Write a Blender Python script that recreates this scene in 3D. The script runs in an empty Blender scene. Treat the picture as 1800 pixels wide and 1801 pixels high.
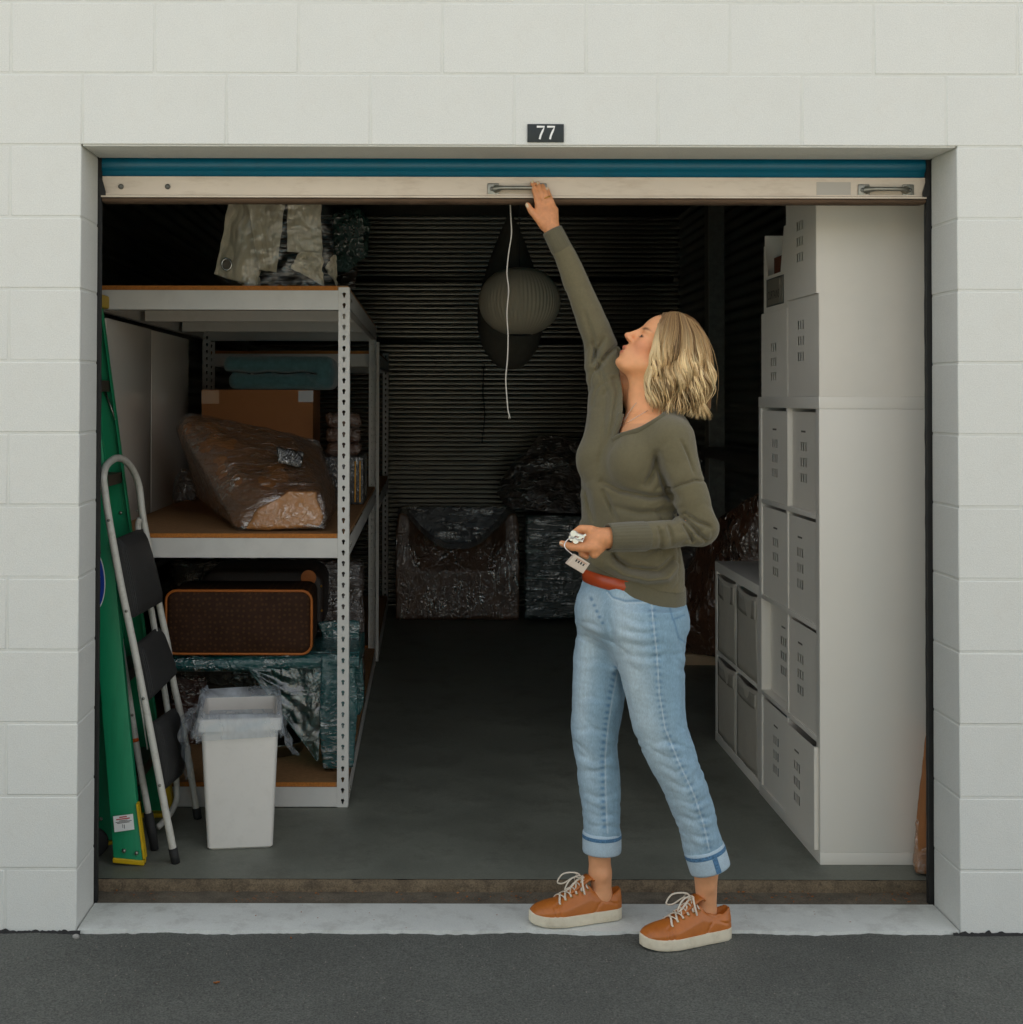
import bpy, bmesh, math, random
import numpy as np
from mathutils import Vector, Matrix, noise

# ------------------------------------------------------------------ camera
SC = bpy.context.scene
COL = SC.collection
F_PX = 2338.0                     # focal length in photograph pixels (1800 wide)
CAM = Vector((0.0, -3.74, 1.486))
cam_data = bpy.data.cameras.new('camera')
cam = bpy.data.objects.new('camera', cam_data)
COL.objects.link(cam)
SC.camera = cam
cam.location = CAM
cam.rotation_euler = (math.radians(90 + 0.9), math.radians(-0.12), 0)
CROT = cam.rotation_euler.to_matrix()
_d = CROT.transposed() @ Vector((0, 1, 0))
PPX = 750.0 - F_PX * (_d.x / -_d.z)
PPY = 701.0 + F_PX * (_d.y / -_d.z)
cam_data.sensor_fit = 'HORIZONTAL'
cam_data.sensor_width = 36.0
cam_data.lens = 36.0 * F_PX / 1800.0
cam_data.shift_x = (900.0 - PPX) / 1800.0
cam_data.shift_y = (PPY - 900.5) / 1800.0
cam_data.clip_start = 0.05
cam_data.clip_end = 500.0

# ------------------------------------------------------------------ light
SUN_EL, SUN_AZ = 55.0, -12.0      # the sun stands behind the units: the front is in open shade
world = bpy.data.worlds.new('World')
SC.world = world
world.use_nodes = True
wn = world.node_tree
bg = wn.nodes['Background']
sky = wn.nodes.new('ShaderNodeTexSky')
sky.sky_type = 'NISHITA'
sky.sun_disc = False
sky.sun_elevation = math.radians(SUN_EL)
sky.sun_rotation = math.radians(SUN_AZ)
sky.air_density = 1.0
sky.dust_density = 2.0
sky.ozone_density = 1.0
hs = wn.nodes.new('ShaderNodeHueSaturation')
hs.inputs['Saturation'].default_value = 0.20      # an overcast, whitish sky
wn.links.new(sky.outputs[0], hs.inputs['Color'])
wn.links.new(hs.outputs[0], bg.inputs['Color'])
bg.inputs['Strength'].default_value = 0.15
sun_data = bpy.data.lights.new('sun', 'SUN')
sun = bpy.data.objects.new('sun', sun_data)
COL.objects.link(sun)
sun_data.energy = 5.0
sun_data.angle = math.radians(0.5)
sun_data.color = (1.0, 0.91, 0.78)
_az, _el = math.radians(SUN_AZ), math.radians(SUN_EL)
_to = Vector((math.sin(_az) * math.cos(_el), math.cos(_az) * math.cos(_el), math.sin(_el)))
sun.rotation_euler = _to.to_track_quat('Z', 'Y').to_euler()
SC.view_settings.view_transform = 'Standard'
SC.view_settings.look = 'None'
SC.view_settings.gamma = 1.0
SC.view_settings.use_curve_mapping = False
SC.view_settings.exposure = 1.10
SC.cycles.max_bounces = 7
SC.cycles.diffuse_bounces = 4
SC.cycles.caustics_reflective = False
SC.cycles.caustics_refractive = False

# ------------------------------------------------------------------ helpers
RNG = random.Random(7)

def at(px, py, y):
    """world point on the plane of depth y seen at photograph pixel (px, py)"""
    v = CROT @ Vector(((px - PPX) / F_PX, -(py - PPY) / F_PX, -1.0))
    return CAM + v * ((y - CAM.y) / v.y)

def lin(r, g, b):
    f = lambda c: (c / 255 / 12.92) if c <= 10 else ((c / 255 + 0.055) / 1.055) ** 2.4
    return (f(r), f(g), f(b))

MATS = {}
def pmat(name, col, rough=0.5, metal=0.0, var=0.08, vscale=4.0, bump=0.0, bscale=200.0, bdist=0.002,
         coat=0.0, spec=0.5, dark=None, dscale=8.0, damt=0.0, stretch=None, sss=0.0, attr=None,
         sheen=0.0, rvar=0.0, bump2=0.0, b2scale=20.0, grain=0.0, gscale=600.0):
    """procedural principled material in world or attribute colour with grain, wear and fine relief"""
    m = bpy.data.materials.new(name)
    m.use_nodes = True
    nt = m.node_tree
    N, L = nt.nodes, nt.links
    P = N['Principled BSDF']
    tc = N.new('ShaderNodeTexCoord')
    src = tc.outputs['Object']
    if stretch:
        mp = N.new('ShaderNodeMapping')
        mp.inputs['Scale'].default_value = stretch
        L.new(src, mp.inputs['Vector'])
        src = mp.outputs[0]
    def nz(scale, detail=5.0, rough_=0.6):
        n = N.new('ShaderNodeTexNoise')
        n.inputs['Scale'].default_value = scale
        n.inputs['Detail'].default_value = detail
        n.inputs['Roughness'].default_value = rough_
        L.new(src, n.inputs['Vector'])
        return n
    n1 = nz(vscale)
    ramp = N.new('ShaderNodeMapRange')
    ramp.inputs['From Min'].default_value = 0.25
    ramp.inputs['From Max'].default_value = 0.75
    ramp.inputs['To Min'].default_value = 1 - var
    ramp.inputs['To Max'].default_value = 1 + var
    L.new(n1.outputs[0], ramp.inputs[0])
    mul = N.new('ShaderNodeVectorMath'); mul.operation = 'SCALE'
    if attr:
        an = N.new('ShaderNodeAttribute'); an.attribute_name = attr
        L.new(an.outputs['Color'], mul.inputs[0])
    else:
        mul.inputs[0].default_value = col
    L.new(ramp.outputs[0], mul.inputs['Scale'])
    out = mul.outputs[0]
    if dark:
        n2 = nz(dscale, 8.0, 0.7)
        r2 = N.new('ShaderNodeMapRange')
        r2.inputs['From Min'].default_value = 0.5
        r2.inputs['From Max'].default_value = 0.72
        r2.inputs['To Min'].default_value = 0.0
        r2.inputs['To Max'].default_value = damt
        L.new(n2.outputs[0], r2.inputs[0])
        mx = N.new('ShaderNodeMix'); mx.data_type = 'RGBA'
        L.new(r2.outputs[0], mx.inputs[0])
        L.new(out, mx.inputs[6])
        mx.inputs[7].default_value = (*dark, 1)
        out = mx.outputs[2]
    if grain:
        n3 = nz(gscale, 3.0)
        r3 = N.new('ShaderNodeMapRange')
        r3.inputs['From Min'].default_value = 0.3
        r3.inputs['From Max'].default_value = 0.7
        r3.inputs['To Min'].default_value = 1 - grain
        r3.inputs['To Max'].default_value = 1 + grain
        L.new(n3.outputs[0], r3.inputs[0])
        m3 = N.new('ShaderNodeVectorMath'); m3.operation = 'SCALE'
        L.new(out, m3.inputs[0]); L.new(r3.outputs[0], m3.inputs['Scale'])
        out = m3.outputs[0]
    L.new(out, P.inputs['Base Color'])
    P.inputs['Roughness'].default_value = rough
    if rvar:
        rr = N.new('ShaderNodeMapRange')
        rr.inputs['From Min'].default_value = 0.3
        rr.inputs['From Max'].default_value = 0.7
        rr.inputs['To Min'].default_value = max(0.02, rough - rvar)
        rr.inputs['To Max'].default_value = min(1, rough + rvar)
        L.new(n1.outputs[0], rr.inputs[0])
        L.new(rr.outputs[0], P.inputs['Roughness'])
    P.inputs['Metallic'].default_value = metal
    P.inputs['Specular IOR Level'].default_value = spec
    P.inputs['Coat Weight'].default_value = coat
    P.inputs['Coat Roughness'].default_value = 0.12
    if sheen:
        P.inputs['Sheen Weight'].default_value = sheen
        P.inputs['Sheen Roughness'].default_value = 0.5
    if sss:
        P.inputs['Subsurface Weight'].default_value = sss
        P.inputs['Subsurface Radius'].default_value = (1.0, 0.35, 0.18)
        P.inputs['Subsurface Scale'].default_value = 0.008
    last = None
    for b, s in ((bump2, b2scale), (bump, bscale)):
        if b:
            nb = nz(s, 4.0)
            bn = N.new('ShaderNodeBump')
            bn.inputs['Strength'].default_value = b
            bn.inputs['Distance'].default_value = bdist
            L.new(nb.outputs[0], bn.inputs['Height'])
            if last: L.new(last, bn.inputs['Normal'])
            last = bn.outputs[0]
    if last: L.new(last, P.inputs['Normal'])
    MATS[name] = m
    return m

def filmmat(name, col, streak=(60.0, 6.0, 60.0), tint=(0.75, 0.75, 0.7), amt=0.35, rough=0.5, strength=0.9, distort=1.5, glint=0.55):
    """paper or cloth under tight clear stretch film: glossy coat with crinkled, streaky relief and hazy streaks"""
    m = bpy.data.materials.new(name)
    m.use_nodes = True
    nt = m.node_tree; N, L = nt.nodes, nt.links
    P = N['Principled BSDF']
    tc = N.new('ShaderNodeTexCoord')
    mp = N.new('ShaderNodeMapping'); mp.inputs['Scale'].default_value = streak
    L.new(tc.outputs['Object'], mp.inputs['Vector'])
    n1 = N.new('ShaderNodeTexNoise'); n1.inputs['Scale'].default_value = 1.0
    n1.inputs['Detail'].default_value = 6; n1.inputs['Distortion'].default_value = distort
    L.new(mp.outputs[0], n1.inputs['Vector'])
    n2 = N.new('ShaderNodeTexNoise'); n2.inputs['Scale'].default_value = 7.0; n2.inputs['Detail'].default_value = 4
    L.new(tc.outputs['Object'], n2.inputs['Vector'])
    vo = N.new('ShaderNodeTexVoronoi'); vo.feature = 'DISTANCE_TO_EDGE'; vo.inputs['Scale'].default_value = 16.0
    ad = N.new('ShaderNodeVectorMath'); ad.operation = 'MULTIPLY_ADD'
    L.new(n2.outputs['Color'], ad.inputs[0]); ad.inputs[1].default_value = (0.35,) * 3
    L.new(tc.outputs['Object'], ad.inputs[2])
    L.new(ad.outputs[0], vo.inputs['Vector'])
    h = N.new('ShaderNodeMath'); h.operation = 'MULTIPLY_ADD'
    L.new(vo.outputs['Distance'], h.inputs[0]); h.inputs[1].default_value = 0.8
    L.new(n1.outputs[0], h.inputs[2])
    b1 = N.new('ShaderNodeBump'); b1.inputs['Strength'].default_value = strength; b1.inputs['Distance'].default_value = 0.018
    L.new(h.outputs[0], b1.inputs['Height'])
    b2 = N.new('ShaderNodeBump'); b2.inputs['Strength'].default_value = 0.4; b2.inputs['Distance'].default_value = 0.01
    L.new(n2.outputs[0], b2.inputs['Height'])
    # streaky haze of the film
    r = N.new('ShaderNodeMapRange'); r.inputs['From Min'].default_value = 0.60; r.inputs['From Max'].default_value = 0.72
    r.inputs['To Max'].default_value = amt
    L.new(n1.outputs[0], r.inputs[0])
    v = N.new('ShaderNodeMapRange'); v.inputs['From Min'].default_value = 0.3; v.inputs['From Max'].default_value = 0.7
    v.inputs['To Min'].default_value = 0.75; v.inputs['To Max'].default_value = 1.2
    L.new(n2.outputs[0], v.inputs[0])
    sc = N.new('ShaderNodeVectorMath'); sc.operation = 'SCALE'; sc.inputs[0].default_value = col
    L.new(v.outputs[0], sc.inputs['Scale'])
    mx = N.new('ShaderNodeMix'); mx.data_type = 'RGBA'
    L.new(r.outputs[0], mx.inputs[0]); L.new(sc.outputs[0], mx.inputs[6]); mx.inputs[7].default_value = (*tint, 1)
    L.new(mx.outputs[2], P.inputs['Base Color'])
    P.inputs['Roughness'].default_value = rough
    P.inputs['Coat Weight'].default_value = 1.0
    P.inputs['Coat Roughness'].default_value = 0.10
    P.inputs['Coat IOR'].default_value = 1.8
    L.new(b1.outputs[0], P.inputs['Coat Normal'])
    L.new(b2.outputs[0], P.inputs['Normal'])
    # taut creases of the film mirror the daylight
    gl = N.new('ShaderNodeBsdfGlossy'); gl.inputs['Roughness'].default_value = 0.20
    gl.inputs['Color'].default_value = (0.95, 0.93, 0.9, 1)
    L.new(b1.outputs[0], gl.inputs['Normal'])
    n4 = N.new('ShaderNodeTexNoise'); n4.inputs['Scale'].default_value = 5.0; n4.inputs['Detail'].default_value = 2
    L.new(tc.outputs['Object'], n4.inputs['Vector'])
    q1 = N.new('ShaderNodeMapRange'); q1.inputs['From Min'].default_value = 0.47; q1.inputs['From Max'].default_value = 0.64
    L.new(n1.outputs[0], q1.inputs[0])
    q2 = N.new('ShaderNodeMapRange'); q2.inputs['From Min'].default_value = 0.42; q2.inputs['From Max'].default_value = 0.62
    q2.inputs['To Min'].default_value = 0.06; q2.inputs['To Max'].default_value = glint
    L.new(n4.outputs[0], q2.inputs[0])
    qm = N.new('ShaderNodeMath'); qm.operation = 'MULTIPLY'
    L.new(q1.outputs[0], qm.inputs[0]); L.new(q2.outputs[0], qm.inputs[1])
    ms = N.new('ShaderNodeMixShader')
    L.new(qm.outputs[0], ms.inputs[0]); L.new(P.outputs[0], ms.inputs[1]); L.new(gl.outputs[0], ms.inputs[2])
    L.new(ms.outputs[0], N['Material Output'].inputs['Surface'])
    MATS[name] = m
    return m

def tag(o, label=None, cat=None, group=None, kind=None):
    if label: o['label'] = label
    if cat: o['category'] = cat
    if group: o['group'] = group
    if kind: o['kind'] = kind
    return o

def thing(name, label, cat, loc=(0, 0, 0), rot=(0, 0, 0), group=None):
    o = bpy.data.objects.new(name, None)
    o.empty_display_size = 0.05
    COL.objects.link(o)
    o.location = loc
    o.rotation_euler = rot
    return tag(o, label, cat, group)

def link(name, me, mat=None, parent=None, local=False):
    o = bpy.data.objects.new(name, me)
    COL.objects.link(o)
    if mat is not None and not me.materials:
        me.materials.append(mat)
    if parent is not None:
        o.parent = parent
        if not local:                         # vertices are in world coordinates; things stand unrotated
            p = parent
            off = Vector((0, 0, 0))
            while p is not None:
                off += Vector(p.location)
                p = p.parent
            o.location = -off
    return o

class MB:
    """collects simple solids into one mesh"""
    def __init__(s): s.v, s.f = [], []
    def add(s, v, f):
        n = len(s.v)
        s.v += [tuple(p) for p in v]
        s.f += [tuple(i + n for i in q) for q in f]
        return s
    def box(s, x0, x1, y0, y1, z0, z1, bevel=0.0, M=None):
        if bevel <= 0:
            v = [(x, y, z) for x in (x0, x1) for y in (y0, y1) for z in (z0, z1)]
            f = [(0, 1, 3, 2), (4, 6, 7, 5), (0, 4, 5, 1), (2, 3, 7, 6), (0, 2, 6, 4), (1, 5, 7, 3)]
        else:
            bm = bmesh.new()
            bmesh.ops.create_cube(bm, size=1.0)
            for q in bm.verts:
                q.co = Vector(((x0 + x1) / 2 + q.co.x * (x1 - x0), (y0 + y1) / 2 + q.co.y * (y1 - y0), (z0 + z1) / 2 + q.co.z * (z1 - z0)))
            bmesh.ops.bevel(bm, geom=list(bm.edges), offset=bevel, segments=2, affect='EDGES', profile=0.6)
            bm.verts.index_update()
            v = [tuple(q.co) for q in bm.verts]
            f = [tuple(q.index for q in fc.verts) for fc in bm.faces]
            bm.free()
        if M is not None: v = [tuple(M @ Vector(p)) for p in v]
        return s.add(v, f)
    def tube(s, pts, r, n=8, caps=True, flat=1.0, up=None):
        """round tube along points; r a number or one per point"""
        pts = [Vector(p) for p in pts]
        if not hasattr(r, '__len__'): r = [r] * len(pts)
        rings = []
        t0 = (pts[1] - pts[0]).normalized()
        u = Vector(up) if up is not None else (Vector((0, 0, 1)) if abs(t0.z) < 0.9 else Vector((1, 0, 0)))
        u = (u - t0 * u.dot(t0)).normalized()
        for i, p in enumerate(pts):
            t = (pts[min(i + 1, len(pts) - 1)] - pts[max(i - 1, 0)])
            t = t.normalized() if t.length > 1e-9 else t0
            u = (u - t * u.dot(t))
            u = u.normalized() if u.length > 1e-6 else t.orthogonal().normalized()
            w = t.cross(u)
            rings.append([p + (u * math.cos(a) * flat + w * math.sin(a)) * r[i] for a in [2 * math.pi * k / n for k in range(n)]])
        v = [q for rg in rings for q in rg]
        f = []
        for i in range(len(pts) - 1):
            for k in range(n):
                a, b = i * n + k, i * n + (k + 1) % n
                f.append((a, b, b + n, a + n))
        if caps:
            f.append(tuple(range(n - 1, -1, -1)))
            f.append(tuple((len(pts) - 1) * n + k for k in range(n)))
        return s.add(v, f)
    def prism(s, poly, axis, a0, a1):
        """polygon (2D) extruded along axis 'x','y' or 'z' between a0 and a1"""
        def p3(u, w, a): return {'x': (a, u, w), 'y': (u, a, w), 'z': (u, w, a)}[axis]
        n = len(poly)
        v = [p3(u, w, a0) for u, w in poly] + [p3(u, w, a1) for u, w in poly]
        f = [tuple(range(n)), tuple(range(2 * n - 1, n - 1, -1))]
        f += [(i, (i + 1) % n, n + (i + 1) % n, n + i) for i in range(n)]
        return s.add(v, f)
    def lathe(s, prof, n=24, c=(0, 0, 0), axis='z'):
        v, f = [], []
        for r, h in prof:
            for k in range(n):
                a = 2 * math.pi * k / n
                q = (r * math.cos(a), r * math.sin(a), h)
                q = {'z': q, 'y': (q[0], q[2], q[1]), 'x': (q[2], q[0], q[1])}[axis]
                v.append((q[0] + c[0], q[1] + c[1], q[2] + c[2]))
        for i in range(len(prof) - 1):
            for k in range(n):
                a, b = i * n + k, i * n + (k + 1) % n
                f.append((a, b, b + n, a + n))
        f.append(tuple(range(n - 1, -1, -1)))
        f.append(tuple((len(prof) - 1) * n + k for k in range(n)))
        return s.add(v, f)
    def grid(s, P):
        """P[i][j] points"""
        a, b = len(P), len(P[0])
        v = [q for row in P for q in row]
        f = [(i * b + j, i * b + j + 1, (i + 1) * b + j + 1, (i + 1) * b + j) for i in range(a - 1) for j in range(b - 1)]
        return s.add(v, f)
    def mesh(s, name, smooth=False, angle=None):
        me = bpy.data.meshes.new(name)
        me.from_pydata(s.v, [], s.f)
        me.validate()
        bm = bmesh.new(); bm.from_mesh(me)
        bmesh.ops.recalc_face_normals(bm, faces=bm.faces)
        bm.to_mesh(me); bm.free()
        if smooth or angle:
            me.polygons.foreach_set('use_smooth', [True] * len(me.polygons))
            if angle: me.set_sharp_from_angle(angle=math.radians(angle))
        me.update()
        return me
    def build(s, name, mat, parent=None, smooth=False, angle=None, local=False):
        return link(name, s.mesh(name, smooth, angle), mat, parent, local)

def box(name, mat, parent, x0, x1, y0, y1, z0, z1, bevel=0.0, local=False):
    return MB().box(x0, x1, y0, y1, z0, z1, bevel).build(name, mat, parent, local=local, angle=40 if bevel else None)

def copy_tree(o, parent=None):
    c = o.copy(); COL.objects.link(c)
    if parent is not None: c.parent = parent
    for ch in o.children: copy_tree(ch, c)
    return c

def text_mesh(body, size, depth=0.0, bold=False):
    cu = bpy.data.curves.new('lettering', 'FONT')
    cu.body = body; cu.size = size; cu.extrude = depth
    cu.align_x = 'CENTER'; cu.align_y = 'CENTER'
    if bold: cu.offset = size * 0.025
    o = bpy.data.objects.new('lettering', cu)
    COL.objects.link(o)
    dg = bpy.context.evaluated_depsgraph_get()
    me = bpy.data.meshes.new_from_object(o.evaluated_get(dg))
    bpy.data.objects.remove(o)
    bpy.data.curves.remove(cu)
    return me

def np_mesh(name, V, Fq, smooth=True):
    me = bpy.data.meshes.new(name)
    V = np.asarray(V, dtype=np.float32); Fq = np.asarray(Fq, dtype=np.int32)
    me.vertices.add(len(V)); me.vertices.foreach_set('co', V.ravel())
    k = Fq.shape[1]
    me.loops.add(Fq.size); me.loops.foreach_set('vertex_index', Fq.ravel())
    me.polygons.add(len(Fq))
    me.polygons.foreach_set('loop_start', np.arange(0, Fq.size, k, dtype=np.int32))
    me.polygons.foreach_set('use_smooth', np.full(len(Fq), smooth, dtype=bool))
    me.update(calc_edges=True)
    return me

def set_colors(me, name, C):
    a = me.color_attributes.new(name, 'FLOAT_COLOR', 'POINT')
    C4 = np.ones((len(me.vertices), 4), dtype=np.float32); C4[:, :3] = C
    a.data.foreach_set('color', C4.ravel())

def vnoise(P, scale, seed=0.0, octaves=3):
    """cheap smooth vector-free value noise in numpy, about -1..1"""
    P = np.asarray(P, dtype=np.float64) * scale + seed * 17.13
    out = np.zeros(P.shape[0]); amp = 1.0; tot = 0
    for o in range(octaves):
        i = np.floor(P).astype(np.int64); f = P - i
        u = f * f * (3 - 2 * f)
        def hsh(dx, dy, dz):
            h = (i[:, 0] + dx) * 374761393 + (i[:, 1] + dy) * 668265263 + (i[:, 2] + dz) * 1274126177 + o * 974634599
            h = (h ^ (h >> 13)) * 1274126177
            h = h ^ (h >> 16)
            return (h & 0xffff) / 32767.5 - 1.0
        r = 0
        for dx in (0, 1):
            for dy in (0, 1):
                for dz in (0, 1):
                    w = (u[:, 0] if dx else 1 - u[:, 0]) * (u[:, 1] if dy else 1 - u[:, 1]) * (u[:, 2] if dz else 1 - u[:, 2])
                    r = r + w * hsh(dx, dy, dz)
        out += amp * r; tot += amp
        amp *= 0.5; P = P * 2.03 + 5.7
    return out / tot

# ---- signed distance modelling for soft things
class Field:
    def __init__(s, lo, hi, h):
        s.lo = np.array(lo, dtype=np.float64); s.h = h
        s.n = np.ceil((np.array(hi) - s.lo) / h).astype(int) + 1
        s.F = np.full(s.n, 1.0, dtype=np.float32)
    def _sub(s, lo, hi):
        a = np.clip(np.floor((np.array(lo) - s.lo) / s.h).astype(int), 0, s.n)
        b = np.clip(np.ceil((np.array(hi) - s.lo) / s.h).astype(int) + 1, 0, s.n)
        if np.any(b <= a): return None, None
        ax = [(s.lo[i] + np.arange(a[i], b[i]) * s.h).astype(np.float32) for i in range(3)]
        X, Y, Z = np.meshgrid(*ax, indexing='ij')
        return (slice(a[0], b[0]), slice(a[1], b[1]), slice(a[2], b[2])), (X, Y, Z)
    def put(s, fn, lo, hi, k=0.0, op='add'):
        sl, G = s._sub(lo, hi)
        if sl is None: return s
        d = fn(*G).astype(np.float32)
        A = s.F[sl]
        if op == 'sub':
            d = -d
        if op == 'add':
            if k > 0:
                hh = np.clip(0.5 + 0.5 * (A - d) / k, 0, 1)
                r = A + (d - A) * hh - k * hh * (1 - hh)
            else: r = np.minimum(A, d)
        else:
            if k > 0:
                hh = np.clip(0.5 - 0.5 * (A - d) / k, 0, 1)
                r = A + (d - A) * hh + k * hh * (1 - hh)
            else: r = np.maximum(A, d)
        s.F[sl] = r
        return s
    def cone(s, a, b, ra, rb, k=0.01, op='add'):
        """round cone between two points"""
        a, b = np.array(a, float), np.array(b, float)
        pad = max(ra, rb) + k + 3 * s.h + 0.01
        lo = np.minimum(a, b) - pad; hi = np.maximum(a, b) + pad
        ab = b - a; L2 = float(ab @ ab) + 1e-12
        def fn(X, Y, Z):
            t = np.clip(((X - a[0]) * ab[0] + (Y - a[1]) * ab[1] + (Z - a[2]) * ab[2]) / L2, 0, 1)
            d = np.sqrt((X - a[0] - t * ab[0]) ** 2 + (Y - a[1] - t * ab[1]) ** 2 + (Z - a[2] - t * ab[2]) ** 2)
            return d - (ra + (rb - ra) * t)
        return s.put(fn, lo, hi, k, op)
    def chain(s, pts, rs, k=0.01):
        """round cones end to end, blended as one limb"""
        pts = [np.array(p, float) for p in pts]
        pad = max(rs) + k + 3 * s.h + 0.01
        lo = np.min(pts, axis=0) - pad; hi = np.max(pts, axis=0) + pad
        def fn(X, Y, Z):
            best = None
            for a, b, ra, rb in zip(pts[:-1], pts[1:], rs[:-1], rs[1:]):
                ab = b - a; L2 = float(ab @ ab) + 1e-12
                t = np.clip(((X - a[0]) * ab[0] + (Y - a[1]) * ab[1] + (Z - a[2]) * ab[2]) / L2, 0, 1)
                d = np.sqrt((X - a[0] - t * ab[0]) ** 2 + (Y - a[1] - t * ab[1]) ** 2 + (Z - a[2] - t * ab[2]) ** 2) - (ra + (rb - ra) * t)
                best = d if best is None else np.minimum(best, d)
            return best
        return s.put(fn, lo, hi, k)
    def ell(s, c, r, k=0.01, R=None, op='add'):
        c = np.array(c, float); r = np.array(r, float)
        R = np.eye(3) if R is None else np.array(R)
        ext = np.sqrt((R ** 2) @ (r ** 2)) + k + 3 * s.h + 0.01
        def fn(X, Y, Z):
            p = [X - c[0], Y - c[1], Z - c[2]]
            q = [(R[0, i] * p[0] + R[1, i] * p[1] + R[2, i] * p[2]) for i in range(3)]
            k0 = np.sqrt((q[0] / r[0]) ** 2 + (q[1] / r[1]) ** 2 + (q[2] / r[2]) ** 2)
            k1 = np.sqrt((q[0] / r[0] ** 2) ** 2 + (q[1] / r[1] ** 2) ** 2 + (q[2] / r[2] ** 2) ** 2) + 1e-9
            return k0 * (k0 - 1) / k1
        return s.put(fn, c - ext, c + ext, k, op)
    def column(s, zs, cx, cy, a, b, ang, k=0.01, op='add', pw=2.0, warp=None):
        """upright body of elliptic sections: centre, half-widths and turn per height"""
        zs = np.array(zs, float); o = np.argsort(zs); zs = zs[o]
        tab = [np.array(q, float)[o] for q in (cx, cy, a, b, ang)]
        fine = np.linspace(zs[0], zs[-1], 200)
        def smooth(t):
            q = np.interp(fine, zs, t)
            w = 7
            return np.convolve(np.pad(q, w, mode='edge'), np.ones(2 * w + 1) / (2 * w + 1), mode='valid')
        tab = [smooth(t) for t in tab]
        R = max(max(tab[2]), max(tab[3])) + k + 3 * s.h + 0.02
        lo = (min(tab[0]) - R, min(tab[1]) - R, zs[0] - 0.03); hi = (max(tab[0]) + R, max(tab[1]) + R, zs[-1] + 0.03)
        def fn(X, Y, Z):
            zc = Z[0, 0, :]
            g = [np.interp(zc, fine, t).astype(np.float32)[None, None, :] for t in tab]
            c, sn = np.cos(g[4]), np.sin(g[4])
            dx, dy = X - g[0], Y - g[1]
            u = (dx * c + dy * sn) / g[2]; v = (-dx * sn + dy * c) / g[3]
            q = (np.abs(u) ** pw + np.abs(v) ** pw) ** (1.0 / pw)
            d = (q - 1) * np.minimum(g[2], g[3])
            if warp is not None: d = d + warp(X, Y, Z)
            ez = np.maximum(zs[0] - Z, Z - zs[-1])
            return np.where(ez > 0, np.sqrt(np.maximum(d, 0) ** 2 + ez ** 2), np.maximum(d, ez))
        return s.put(fn, lo, hi, k, op)
    def warp(s, fn, lo, hi):
        """add a displacement field (positive = carve in)"""
        sl, G = s._sub(lo, hi)
        if sl is None: return s
        s.F[sl] = s.F[sl] + fn(*G).astype(np.float32)
        return s
    def half(s, n, d, lo=None, hi=None, k=0.0):
        """keep only the side n.p <= d"""
        lo = s.lo if lo is None else lo
        hi = s.lo + (s.n - 1) * s.h if hi is None else hi
        sl, (X, Y, Z) = s._sub(lo, hi)
        q = X * n[0] + Y * n[1] + Z * n[2] - d
        A = s.F[sl]
        if k > 0:
            hh = np.clip(0.5 - 0.5 * (A - q) / k, 0, 1)
            s.F[sl] = A + (q - A) * hh + k * hh * (1 - hh)
        else: s.F[sl] = np.maximum(A, q)
        return s
    def extract(s):
        F = s.F
        S = F < 0
        nx, ny, nz = F.shape
        c = np.zeros((nx - 1, ny - 1, nz - 1), dtype=np.uint8)
        for i in (0, 1):
            for j in (0, 1):
                for k in (0, 1):
                    c += S[i:nx - 1 + i, j:ny - 1 + j, k:nz - 1 + k]
        act = (c > 0) & (c < 8)
        ci = np.argwhere(act)
        idx = np.full(act.shape, -1, dtype=np.int32)
        idx[act] = np.arange(len(ci), dtype=np.int32)
        acc = np.zeros((len(ci), 3)); cnt = np.zeros(len(ci))
        corners = [(i, j, k) for i in (0, 1) for j in (0, 1) for k in (0, 1)]
        vals = {q: F[ci[:, 0] + q[0], ci[:, 1] + q[1], ci[:, 2] + q[2]] for q in corners}
        for a in corners:
            for ax in range(3):
                if a[ax]: continue
                b = list(a); b[ax] = 1; b = tuple(b)
                va, vb = vals[a], vals[b]
                m = (va < 0) != (vb < 0)
                t = va[m] / (va[m] - vb[m])
                p = np.tile(np.array(a, float), (m.sum(), 1)); p[:, ax] = t
                acc[m] += p; cnt[m] += 1
        V = (ci + acc / np.maximum(cnt, 1)[:, None]) * s.h + s.lo
        quads = []
        for ax in range(3):
            o1, o2 = [(1, 2), (2, 0), (0, 1)][ax]
            sl0 = [slice(None)] * 3; sl1 = [slice(None)] * 3
            sl0[ax] = slice(0, -1); sl1[ax] = slice(1, None)
            ch = S[tuple(sl0)] != S[tuple(sl1)]
            e = np.argwhere(ch)
            e = e[(e[:, o1] > 0) & (e[:, o2] > 0) & (e[:, o1] < F.shape[o1] - 1) & (e[:, o2] < F.shape[o2] - 1)]
            d1 = np.zeros(3, int); d1[o1] = 1
            d2 = np.zeros(3, int); d2[o2] = 1
            g = lambda q: idx[q[:, 0], q[:, 1], q[:, 2]]
            Q = np.stack([g(e - d1 - d2), g(e - d2), g(e), g(e - d1)], axis=1)
            flip = ~S[e[:, 0], e[:, 1], e[:, 2]]
            Q[flip] = Q[flip][:, ::-1]
            quads.append(Q)
        Q = np.concatenate(quads)
        return V, Q[(Q >= 0).all(axis=1)]

def relax(V, Q, it=2, lam=0.5):
    n = len(V)
    E = np.concatenate([Q[:, [0, 1]], Q[:, [1, 2]], Q[:, [2, 3]], Q[:, [3, 0]]])
    E = np.concatenate([E, E[:, ::-1]])
    deg = np.bincount(E[:, 0], minlength=n)[:, None]
    for _ in range(it):
        A = np.stack([np.bincount(E[:, 0], weights=V[E[:, 1], i], minlength=n) for i in range(3)], axis=1)
        V = V + lam * (A / np.maximum(deg, 1) - V)
    return V
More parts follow.
